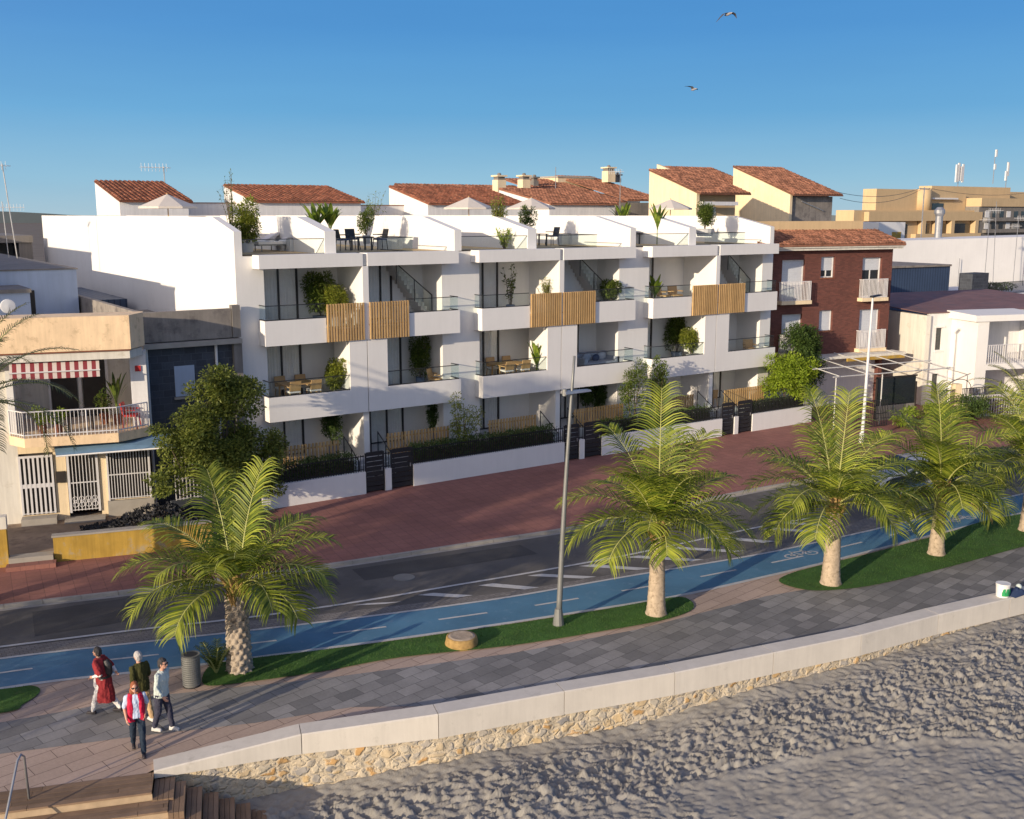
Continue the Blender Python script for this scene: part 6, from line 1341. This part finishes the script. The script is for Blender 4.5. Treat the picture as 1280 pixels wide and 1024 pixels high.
# tin bucket and jacket on the wall
x, y = G(1252, 745, .45); y -= .02; t = thing('printed_bucket', 'green and white printed tub standing on the sea wall', 'bucket', (x, y, .45))
MB().lathe(x, y, [(.17, .452), (.19, .75), (.20, .82), (.20, .84), (.17, .83)], 20).build('tub', M['lamp_white'], t); mb = MB()
for k in range(12):
    a, b = -2.7+k*.17, -2.7+(k+1)*.17; mb.poly([(x+.183*cos(a), y+.183*sin(a), .5), (x+.183*cos(b), y+.183*sin(b), .5), (x+.196*cos(b), y+.196*sin(b), .72), (x+.196*cos(a), y+.196*sin(a), .72-.12*(k % 3 == 0))])
mb.build('green_print', M['green'], t)
x, y = G(1270, 742, .45); t = thing('dark_jacket', 'crumpled dark blue jacket lying on the sea wall beside the tub', 'jacket', (x, y, .45)); mb = MB(); nn = 14
for i in range(nn):
    for j in range(nn):
        u, v = (i/(nn-1)-.5), (j/(nn-1)-.5); mb.v.append((x+u*.75, y+v*.42, .455+max(0, (.20*(1-4*u*u)*(1-4*v*v)))*(.6+.8*abs(noise.noise((u*5, v*5, 3))))))
for i in range(nn-1):
    for j in range(nn-1): a = i*nn+j; mb.f.append((a, a+nn, a+nn+1, a+1)); mb.mi.append(0)
mb.build('body', M['navy'], t, True); MB().ball((x+.2, y+.05, .6), .09, 8).build('pale_lining', M['pale_top'], t, True)

# ---- parked car
def car(label, x, y, ang, m, name='parked_car'):
    T = frame(x, y, ang); t = thing(name, label, 'car', (x, y, 0)); w = .86
    prof = [(-2.05, .30), (-2.1, .55), (-2.0, .82), (-1.65, .93), (-.95, 1.0), (-.35, 1.42), (.9, 1.47), (1.65, 1.10), (1.98, 1.02), (2.08, .7), (2.03, .32)]
    mb = MB(T); k = len(prof); lay = [(-w, .0), (-w*.985, .03), (w*.985, .03), (w, 0)]
    ys = [-w, -w+.06, w-.06, w]; base = len(mb.v)
    for q, yy in enumerate(ys):
        ins = .05 if q in (0, 3) else 0
        for (px_, pz) in prof: mb.v.append(T((px_*(1-ins*.6), yy*(1 if pz < 1.05 else .84), pz-ins*(1 if pz > .5 else 0))))
    for q in range(3):
        for i in range(k): j = (i+1) % k; mb.f.append((base+q*k+i, base+q*k+j, base+(q+1)*k+j, base+(q+1)*k+i)); mb.mi.append(0)
    mb.f += [tuple(base+i for i in range(k)), tuple(base+3*k+i for i in reversed(range(k)))]; mb.mi += [0, 0]
    mb.build('body', m, t, True)
    MB(T).hexa([(-.98, -.66, 1.01), (-.40, -.60, 1.40), (-.40, .60, 1.40), (-.98, .66, 1.01), (-1.0, -.66, 1.03), (-.42, -.60, 1.43), (-.42, .60, 1.43), (-1.0, .66, 1.03)]).build('windscreen', M['glassdark'], t)
    MB(T).hexa([(.98, -.60, 1.42), (1.6, -.66, 1.1), (1.6, .66, 1.1), (.98, .60, 1.42), (1.0, -.60, 1.46), (1.64, -.66, 1.13), (1.64, .66, 1.13), (1.0, .60, 1.46)]).build('rear_window', M['glassdark'], t)
    for sg in (-1, 1):
        MB(T).hexa([(-.75, sg*.845, 1.02), (1.3, sg*.845, 1.05), (1.3, sg*.80, 1.05), (-.75, sg*.80, 1.02), (-.32, sg*.745, 1.36), (.88, sg*.745, 1.38), (.88, sg*.70, 1.38), (-.32, sg*.70, 1.36)]).build('side_window', M['glassdark'], t)
        MB(T).ball((-1.93, sg*.62, .74), .14, 8, 0, (.9, 1.3, .7)).build('headlight', M['dish'], t, True); MB(T).ball((2.0, sg*.68, .82), .12, 8, 0, (.5, 1, 1)).build('tail_light', M['red'], t, True)
        MB(T).ball((-.62, sg*.95, 1.05), .1, 8, 0, (.7, 1, .7)).build('mirror', m, t, True)
        for u in (-1.3, 1.3):
            wh = MB(T).tube([(u, sg*.70, .32), (u, sg*.875, .32)], .32, 20).build('wheel', M['rubber'], t); MB(T).tube([(u, sg*.86, .32), (u, sg*.885, .32)], .2, 14).build('rim', M['galv'], wh)
    MB(T).box(-2.13, -2.06, -.45, .45, .38, .56).build('grille', M['black'], t); MB(T).box(-2.135, -2.125, -.26, .26, .60, .71).build('number_plate', M['lamp_white'], t)
    return t
p = G(1150, 628); car('silver car parked across the road, half hidden by palm fronds', p[0]+1.2, p[1]+1.2, -17, M['car'])

# ---- gulls
def gull(label, px, py, Y, s, bank, w1, w2):
    x, z = XZ(px, py, Y); t = thing('seagull', label, 'bird', (x, Y, z)); ux = Vector((RT[0], RT[1], 0)); fw_ = Vector((FW[0], FW[1], 0)); up = Vector((0, 0, 1)); c = Vector((x, Y, z))
    body = MB(); d = (ux*.5-fw_*.8+up*.1).normalized(); body.tube([tuple(c-d*.25*s), tuple(c-d*.15*s), tuple(c), tuple(c+d*.15*s), tuple(c+d*.24*s), tuple(c+d*.31*s)], [.015*s, .05*s, .075*s, .06*s, .04*s, .01*s], 8); body.build('body', M['bird'], t, True)
    for pts in (w1, w2):
        mb = MB(); pr = [c+ux*a*s+up*b*s for a, b in pts]; ch = [.13, .12, .08, .01]
        for i in range(len(pr)-1):
            for sg in (1,): 
                q = len(mb.v); o = d*ch[i]*s; o2 = d*ch[i+1]*s; h_ = up*.008
                mb.hexa([tuple(pr[i]-o), tuple(pr[i]+o), tuple(pr[i+1]+o2), tuple(pr[i+1]-o2), tuple(pr[i]-o+h_), tuple(pr[i]+o+h_), tuple(pr[i+1]+o2+h_), tuple(pr[i+1]-o2+h_)])
        mb.build('wing', M['birddark'], t)
gull('upper gull gliding with bent wings in the blue sky', 910, 18, 40, 1.0, 0, [(-.02, .05), (-.2, .03), (-.38, -.15), (-.58, -.38)], [(.03, .05), (.2, .06), (.34, 0), (.45, -.2)])
gull('lower gull with one wing spread flat in the blue sky', 867, 112, 58, 1.1, 0, [(-.02, .0), (-.12, .16), (-.35, .2), (-.6, .2)], [(.03, .0), (.12, -.02), (.2, .04), (.28, -.03)])

# ================================================================= PEOPLE
def remeshed(mb, name, m, parent, voxel, smooth=2, loc=None):
    o = mb.build(name, m, parent)
    r = o.modifiers.new('r', 'REMESH'); r.mode = 'VOXEL'; r.voxel_size = voxel
    s = o.modifiers.new('s', 'SMOOTH'); s.factor = .5; s.iterations = smooth
    dg = bpy.context.evaluated_depsgraph_get(); dg.update()
    me = bpy.data.meshes.new_from_object(o.evaluated_get(dg)); old = o.data; o.modifiers.clear(); o.data = me; bpy.data.meshes.remove(old)
    me.materials.clear(); me.materials.append(m)
    if name in ('trousers', 'top', 'vest', 'robe', 'white_drape'):
        NR = [v.normal.copy() for v in me.vertices]
        for v, nr_ in zip(me.vertices, NR):
            c = v.co; q = noise.noise((c.x*17, c.y*17, c.z*5))+.6*noise.noise((c.x*30, c.y*30, c.z*22)); v.co = c+nr_*.016*q
        me.update()
    elif name == 'hair':
        NR = [v.normal.copy() for v in me.vertices]
        for v, nr_ in zip(me.vertices, NR):
            c = v.co; v.co = c+nr_*(.010*noise.noise((c.x*40, c.y*40, c.z*18))+.008*noise.noise((c.x*90, c.y*90, c.z*40)))
        me.update()
    me.materials.clear(); me.materials.append(m); me.polygons.foreach_set('use_smooth', [True]*len(me.polygons)); return o
def cap(mb, a, b, ra, rb, n=10):
    mb.tube([a, b], [ra, rb], n); mb.ball(a, ra, n); mb.ball(b, rb, n)
def person(label, x, y, face_deg, h, pose, top, legs_m, hair_m, shoes, extra=None, sleeve=1.0, vest=None, skirt=None, long_hair=False, glasses=False, bag=False, robe=None, hat=None):
    k = h/1.75; T0 = frame(x, y, face_deg); T = lambda p: T0((p[0]*k, p[1]*k, p[2]*k))   # local: +y is forward
    t = thing('person', label, 'person', (x, y, 0))
    st = pose.get('stride', .25); ln = pose.get('lean', .03)
    hipz = .92; hL, hR = (-.09, 0, hipz), (.09, 0, hipz)
    kL, kR = (-.10, st*.62, .50), (.10, -st*.30, .49); aL, aR = (-.10, st, .09), (.10, -st*1.0, .12)
    if pose.get('swap'): kL, kR = (-.10, -st*.30, .49), (.10, st*.62, .50); aL, aR = (-.10, -st*1.0, .12), (.10, st, .09)
    ch = (0, ln, 1.38); sL, sR = (-.185, ln, 1.40), (.185, ln, 1.40); nk = (0, ln+.01, 1.47); hd = (0, ln+.04, 1.63)
    eL, eR, wL, wR = pose['arms']
    b = MB(T)
    cap(b, hL, kL, .085, .055); cap(b, kL, aL, .055, .036); cap(b, hR, kR, .085, .055); cap(b, kR, aR, .055, .036)
    for a in (aL, aR): cap(b, (a[0], a[1]-.03, a[2]-.045), (a[0], a[1]+.13, a[2]-.06), .035, .028)
    b.tube([(0, 0, .88), (0, 0, .98), (0, ln*.5, 1.12), (0, ln, 1.30), (0, ln, 1.42), (0, ln, 1.47)], [(.11, .16), (.11, .155), (.10, .14), (.115, .165), (.09, .16), (.05, .07)], 14)
    cap(b, nk, (0, ln+.02, 1.54), .055, .052); cap(b, sL, eL, .05, .038); cap(b, eL, wL, .038, .026); cap(b, sR, eR, .05, .038); cap(b, eR, wR, .038, .026)
    b.ball(hd, .10, 14, 0, (.80, .98, 1.22)); b.ball((hd[0], hd[1]+.045, hd[2]-.065), .055, 10, 0, (.95, .9, .8)); b.ball((hd[0], hd[1]+.105, hd[2]-.015), .018, 8, 0, (.8, 1.0, 1.5))
    b.ball((hd[0], hd[1]+.09, hd[2]-.062), .02, 8, 0, (1.4, .6, .5))
    for s_ in (-1, 1): b.ball((hd[0]+s_*.083, hd[1], hd[2]-.01), .024, 8, 0, (.4, .8, 1.2))
    for (e, w_, s_) in ((eL, wL, -1), (eR, wR, 1)):   # hands: palm, four fingers, thumb
        e, w_ = Vector(e), Vector(w_); d = (w_-e).normalized(); sd = Vector((0, 1, 0)) if abs(d.y) < .8 else Vector((1, 0, 0)); sd = (sd-d*sd.dot(d)).normalized(); nn_ = d.cross(sd)*s_
        pc = w_+d*.05; b.tube([tuple(w_+d*.0), tuple(pc), tuple(w_+d*.095)], [(.022, .026), (.02, .042), (.016, .04)], 10); 
        for f_, (o, l_) in enumerate(((-.030, .062), (-.010, .076), (.010, .072), (.030, .055))):
            a0 = w_+d*.09+sd*o; a1 = a0+d*l_*.5-nn_*.008; a2 = a1+d*l_*.4-nn_*.028; cap(b, tuple(a0), tuple(a1), .0095, .009, 8); cap(b, tuple(a1), tuple(a2), .009, .008, 8)
        a0 = w_+d*.03+sd*.036; a1 = a0+d*.035+sd*.025-nn_*.01; a2 = a1+d*.028+sd*.004-nn_*.014; cap(b, tuple(a0), tuple(a1), .012, .0105, 8); cap(b, tuple(a1), tuple(a2), .0105, .009, 8)
    body = remeshed(b, 'body', M['skin'], t, .0065*k, 2)
    for s_ in (-1, 1):
        if not glasses: MB(T).ball((hd[0]+s_*.032, hd[1]+.087, hd[2]+.012), .011, 8).build('eye', M['black'], body, True)
    if glasses:
        g = MB(T)
        for s_ in (-1, 1): g.ball((hd[0]+s_*.036, hd[1]+.094, hd[2]+.012), .03, 10, 0, (1.05, .35, .8)); g.tube([(hd[0]+s_*.066, hd[1]+.09, hd[2]+.016), (hd[0]+s_*.086, hd[1]+.0, hd[2]+.016)], .005, 4)
        g.tube([(hd[0]-.03, hd[1]+.098, hd[2]+.018), (hd[0]+.03, hd[1]+.098, hd[2]+.018)], .005, 4); g.build('sunglasses', M['black'], t)
    hb = MB(T); hb.ball((hd[0], hd[1]-.018, hd[2]+.028), .108, 14, 0, (.86, .95, 1.08)); hb.ball((hd[0], hd[1]-.05, hd[2]-.02), .088, 12, 0, (1, .75, 1.1))
    if long_hair: hb.ball((hd[0]-.06, hd[1]-.03, hd[2]-.10), .075, 10, 0, (.8, 1, 1.3)); hb.ball((hd[0]+.06, hd[1]-.03, hd[2]-.10), .075, 10, 0, (.8, 1, 1.3)); hb.ball((hd[0], hd[1]-.07, hd[2]-.12), .08, 10, 0, (1.1, .8, 1.3))
    remeshed(hb, 'hair', hair_m, t, .010, 2)
    tr = MB(T)
    cap(tr, hL, kL, .105, .075); cap(tr, kL, (aL[0], aL[1]+.0, aL[2]+.03), .075, .062); cap(tr, hR, kR, .105, .075); cap(tr, kR, (aR[0], aR[1], aR[2]+.03), .075, .062)
    tr.tube([(0, 0, .84), (0, 0, .93), (0, 0, 1.02)], [(.12, .175), (.13, .18), (.12, .165)], 14); remeshed(tr, 'trousers', legs_m, t, .012, 3)
    to = MB(T)
    zb = pose.get('hem', .90)
    to.tube([(0, 0, zb), (0, 0, 1.0), (0, ln*.5, 1.14), (0, ln, 1.30), (0, ln, 1.42), (0, ln+.01, 1.475)], [(.145, .195), (.14, .185), (.135, .17), (.14, .19), (.11, .18), (.06, .08)], 16)
    for (s_, e, w_) in ((sL, eL, wL), (sR, eR, wR)):
        cap(to, s_, tuple(Vector(s_).lerp(Vector(e), min(1, sleeve*2 if sleeve < .5 else 1))), .068, .056)
        if sleeve > .5: cap(to, e, tuple(Vector(e).lerp(Vector(w_), .86)), .054, .042)
    remeshed(to, 'top', top, t, .012, 3)
    if vest:
        v = MB(T)
        for s_ in (-1, 1):
            v.tube([(s_*.11, .055+ln*.2, .80), (s_*.115, .05, 1.0), (s_*.105, .055+ln, 1.25), (s_*.10, .04+ln, 1.40), (s_*.09, -.0+ln, 1.47)], [(.075, .085), (.085, .085), (.085, .08), (.08, .08), (.05, .06)], 12)
        v.tube([(0, -.06, .80), (0, -.06, 1.0), (0, -.05+ln, 1.3), (0, -.03+ln, 1.46)], [(.10, .19), (.10, .185), (.10, .19), (.07, .15)], 14); remeshed(v, 'vest', vest, t, .012, 3)
    if robe:
        v = MB(T); v.tube([(0, 0, .34), (0, 0, .55), (0, -.0, .85), (0, ln*.5, 1.12), (0, ln, 1.32), (0, ln, 1.44), (0, ln, 1.485)], [(.25, .19), (.235, .20), (.19, .20), (.16, .185), (.155, .205), (.125, .20), (.07, .10)], 18)
        for (s_, e) in ((sL, eL), (sR, eR)): cap(v, s_, tuple(Vector(s_).lerp(Vector(e), .85)), .085, .085)
        remeshed(v, 'robe', robe, t, .014, 3)
        sh = MB(T); sh.tube([(-.02, .14, .62), (-.05, .17, .80), (-.02, .18, 1.0), (.06, .16, 1.2), (.10, .10, 1.38)], [(.05, .12), (.06, .15), (.05, .12), (.035, .06), (.03, .05)], 12); remeshed(sh, 'white_drape', M['white_cloth'], t, .012, 3)
        bt = MB(T); bt.tube([(-.0, -.0, .985), (0, 0, 1.04)], [(.175, .20), (.172, .198)], 18); bt.build('belt', M['black'], t)
        bp = MB(T); bp.tube([(0, -.16+ln, .98), (0, -.20+ln, 1.1), (0, -.20+ln, 1.3), (0, -.15+ln, 1.42)], [(.05, .1), (.08, .14), (.08, .14), (.05, .1)], 12); remeshed(bp, 'backpack', M['black'], t, .014, 2)
    for a in (aL, aR):
        f = MB(T); cap(f, (a[0], a[1]-.035, a[2]-.04), (a[0], a[1]+.14, a[2]-.055), .046, .040); f.box(a[0]-.042, a[0]+.042, a[1]-.07, a[1]+.175, a[2]-.09, a[2]-.065); remeshed(f, 'shoe', shoes, t, .010, 1)
    return t
def facing(phi):  # direction seen in the photograph -> rotation of local +y
    d = cam_dir(phi); return math.degrees(math.atan2(d.y, d.x))-90
relaxed = lambda s=1: ((-.25, -.05*s, 1.13), (.25, .08*s, 1.13), (-.27, .02*s, .88), (.27, .22*s, .92))
# man in maroon robe, walking left with forearm across
t = person('person in long maroon robe, white trousers and white drape, walking left at the blue lane', 4.85, 23.62, facing(172), 1.57,
       dict(stride=.30, lean=.10, arms=((-.27, -.06, 1.15), (.27, -.08, 1.14), (-.20, .18, 1.05), (.16, -.24, 1.06)), hem=.95), M['white_cloth'], M['white_cloth'], M['hair_dark'], M['shoe'], robe=M['red_cloth'])
person('person with white hair and dark olive jacket, mostly hidden behind the woman in red vest', 5.45, 22.75, facing(140), 1.62,
       dict(stride=.2, lean=.06, arms=relaxed(), hem=.80), M['olive'], M['beige'], M['hair_white'], M['shoe_white'])
person('person with sunglasses, auburn hair, red vest over light blue shirt and dark jeans', 4.98, 21.42, facing(292), 1.58,
       dict(stride=.26, lean=.02, arms=((-.24, -.08, 1.14), (.25, .0, 1.13), (-.20, .06, .96), (.22, .16, .93)), hem=.88), M['blue_top'], M['jeans'], M['hair_auburn'], M['shoe'], sleeve=.45, vest=M['vest'], long_hair=True, glasses=True)
person('person with sunglasses and pale green sweater, dark trousers and white shoes, right of the group', 5.68, 22.05, facing(345), 1.69,
       dict(stride=.16, lean=.05, arms=((-.24, -.12, 1.14), (.24, .05, 1.13), (-.22, -.10, .90), (.24, .2, .96)), hem=.86), M['pale_top'], M['slate'], M['hair_dark'], M['shoe_white'], glasses=True)
# ---------------- street details
for k, (px, py) in enumerate([(505, 722), (820, 668)]):
    x, y = G(px, py, .004); t = tag(MB().lathe(x, y, [(.34, .0045), (.34, .014), (.30, .016), (.28, .013), (.02, .014)], 24).build('manhole_cover', M['grey_metal'], None, False, (x, y, 0)), ('round iron manhole cover in the road left of the lamp post', 'round iron manhole cover in the road right of the lamp post')[k], 'manhole cover')
for (px, py, w_, d_) in [(330, 735, 2.2, .8), (560, 702, 3.0, .6), (120, 768, 1.6, 1.0)]:
    x, y = G(px, py, .004); mb = MB(frame(x, y, -9)); mb.poly([(-w_, -d_, .0085), (w_, -d_*.9, .0085), (w_*.96, d_, .0085), (-w_*1.02, d_*.95, .0085)]); tag(mb.build('road_patch', M['asphalt_new']), kind='structure')
# ================================================================= LIGHT, SKY, CAMERA
SUN = Vector((.9578, .2873, 0)); EL = radians(12)
SUN = Vector((SUN.x*cos(EL), SUN.y*cos(EL), -sin(EL)))
ld = bpy.data.lights.new('sun', 'SUN'); ld.energy = 5.0; ld.angle = radians(.55); ld.color = (1.0, .84, .63)
lo = bpy.data.objects.new('sun', ld); lo.rotation_euler = SUN.to_track_quat('-Z', 'Y').to_euler(); lo.location = (-40, -10, 30); COL.objects.link(lo)
w = bpy.data.worlds.new('World'); S.world = w; w.use_nodes = True; wn = w.node_tree; bg = wn.nodes['Background']
sk = wn.nodes.new('ShaderNodeTexSky'); sk.sky_type = 'NISHITA'; sk.sun_disc = False; sk.sun_elevation = radians(12); sk.sun_rotation = math.atan2(-.9578, -.2873)
sk.altitude = 0; sk.air_density = 1.0; sk.dust_density = .3; sk.ozone_density = 2.0
# clear evening air: the physical sky blended with the measured height gradient of the deep blue
tc = wn.nodes.new('ShaderNodeTexCoord'); sx = wn.nodes.new('ShaderNodeSeparateXYZ'); wn.links.new(tc.outputs['Generated'], sx.inputs[0])
cr = wn.nodes.new('ShaderNodeValToRGB'); e = cr.color_ramp.elements
for p_ in range(4): e.new(.5)
for el_, (p_, c_) in zip(e, [(0, (.34, .52, .64)), (.03, (.24, .48, .67)), (.09, (.105, .35, .64)), (.16, (.060, .265, .60)), (.30, (.026, .165, .48)), (1, (.012, .07, .28))]): el_.position = p_; el_.color = (c_[0], c_[1], c_[2], 1)
wn.links.new(sx.outputs[2], cr.inputs[0])
nz = wn.nodes.new('ShaderNodeTexNoise'); nz.inputs['Scale'].default_value = 2.2; nz.inputs['Detail'].default_value = 6
mp = wn.nodes.new('ShaderNodeMapping'); mp.inputs['Scale'].default_value = (1, 1, 9); wn.links.new(tc.outputs['Generated'], mp.inputs[0]); wn.links.new(mp.outputs[0], nz.inputs['Vector'])
sc_ = wn.nodes.new('ShaderNodeMix'); sc_.data_type = 'RGBA'; sc_.blend_type = 'MULTIPLY'; sc_.inputs[0].default_value = 1; wn.links.new(cr.outputs[0], sc_.inputs[6])
nr = wn.nodes.new('ShaderNodeValToRGB'); nr.color_ramp.elements[0].position = .35; nr.color_ramp.elements[0].color = (6.0, 6.1, 6.2, 1); nr.color_ramp.elements[1].position = .7; nr.color_ramp.elements[1].color = (6.7, 6.6, 6.5, 1)
wn.links.new(nz.outputs[0], nr.inputs[0]); wn.links.new(nr.outputs[0], sc_.inputs[7])
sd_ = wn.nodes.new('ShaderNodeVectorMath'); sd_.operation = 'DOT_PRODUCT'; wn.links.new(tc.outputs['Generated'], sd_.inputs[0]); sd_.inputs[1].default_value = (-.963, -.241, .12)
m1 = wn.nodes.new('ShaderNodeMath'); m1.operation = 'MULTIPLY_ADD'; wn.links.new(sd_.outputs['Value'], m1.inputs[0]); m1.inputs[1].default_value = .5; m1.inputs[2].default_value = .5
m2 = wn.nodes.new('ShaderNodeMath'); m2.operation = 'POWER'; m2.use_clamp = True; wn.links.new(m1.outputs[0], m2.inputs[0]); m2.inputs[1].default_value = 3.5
gl = wn.nodes.new('ShaderNodeMix'); gl.data_type = 'RGBA'; gl.blend_type = 'ADD'; wn.links.new(m2.outputs[0], gl.inputs[0]); wn.links.new(sc_.outputs[2], gl.inputs[6]); gl.inputs[7].default_value = (8.4, 6.9, 5.1, 1)  # warm sun-side glow added to the sky as fill on the facade
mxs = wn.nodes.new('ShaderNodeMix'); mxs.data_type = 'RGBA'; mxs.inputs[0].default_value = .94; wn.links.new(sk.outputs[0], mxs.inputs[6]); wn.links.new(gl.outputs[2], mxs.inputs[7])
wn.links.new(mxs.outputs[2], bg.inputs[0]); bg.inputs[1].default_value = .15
cd = bpy.data.cameras.new('camera'); cam = bpy.data.objects.new('camera', cd); COL.objects.link(cam); S.camera = cam
cd.sensor_fit = 'HORIZONTAL'; cd.sensor_width = 36; cd.lens = FP/1280*36; cd.clip_end = 6000; cd.clip_start = .2
cam.location = (0, 0, CH); cam.rotation_euler = (pi/2-PI_, 0, AZ-pi/2)
S.view_settings.view_transform = 'Standard'; S.view_settings.look = 'None'; S.view_settings.exposure = .15; S.view_settings.gamma = 1
S.render.resolution_x = 1024; S.render.resolution_y = 819
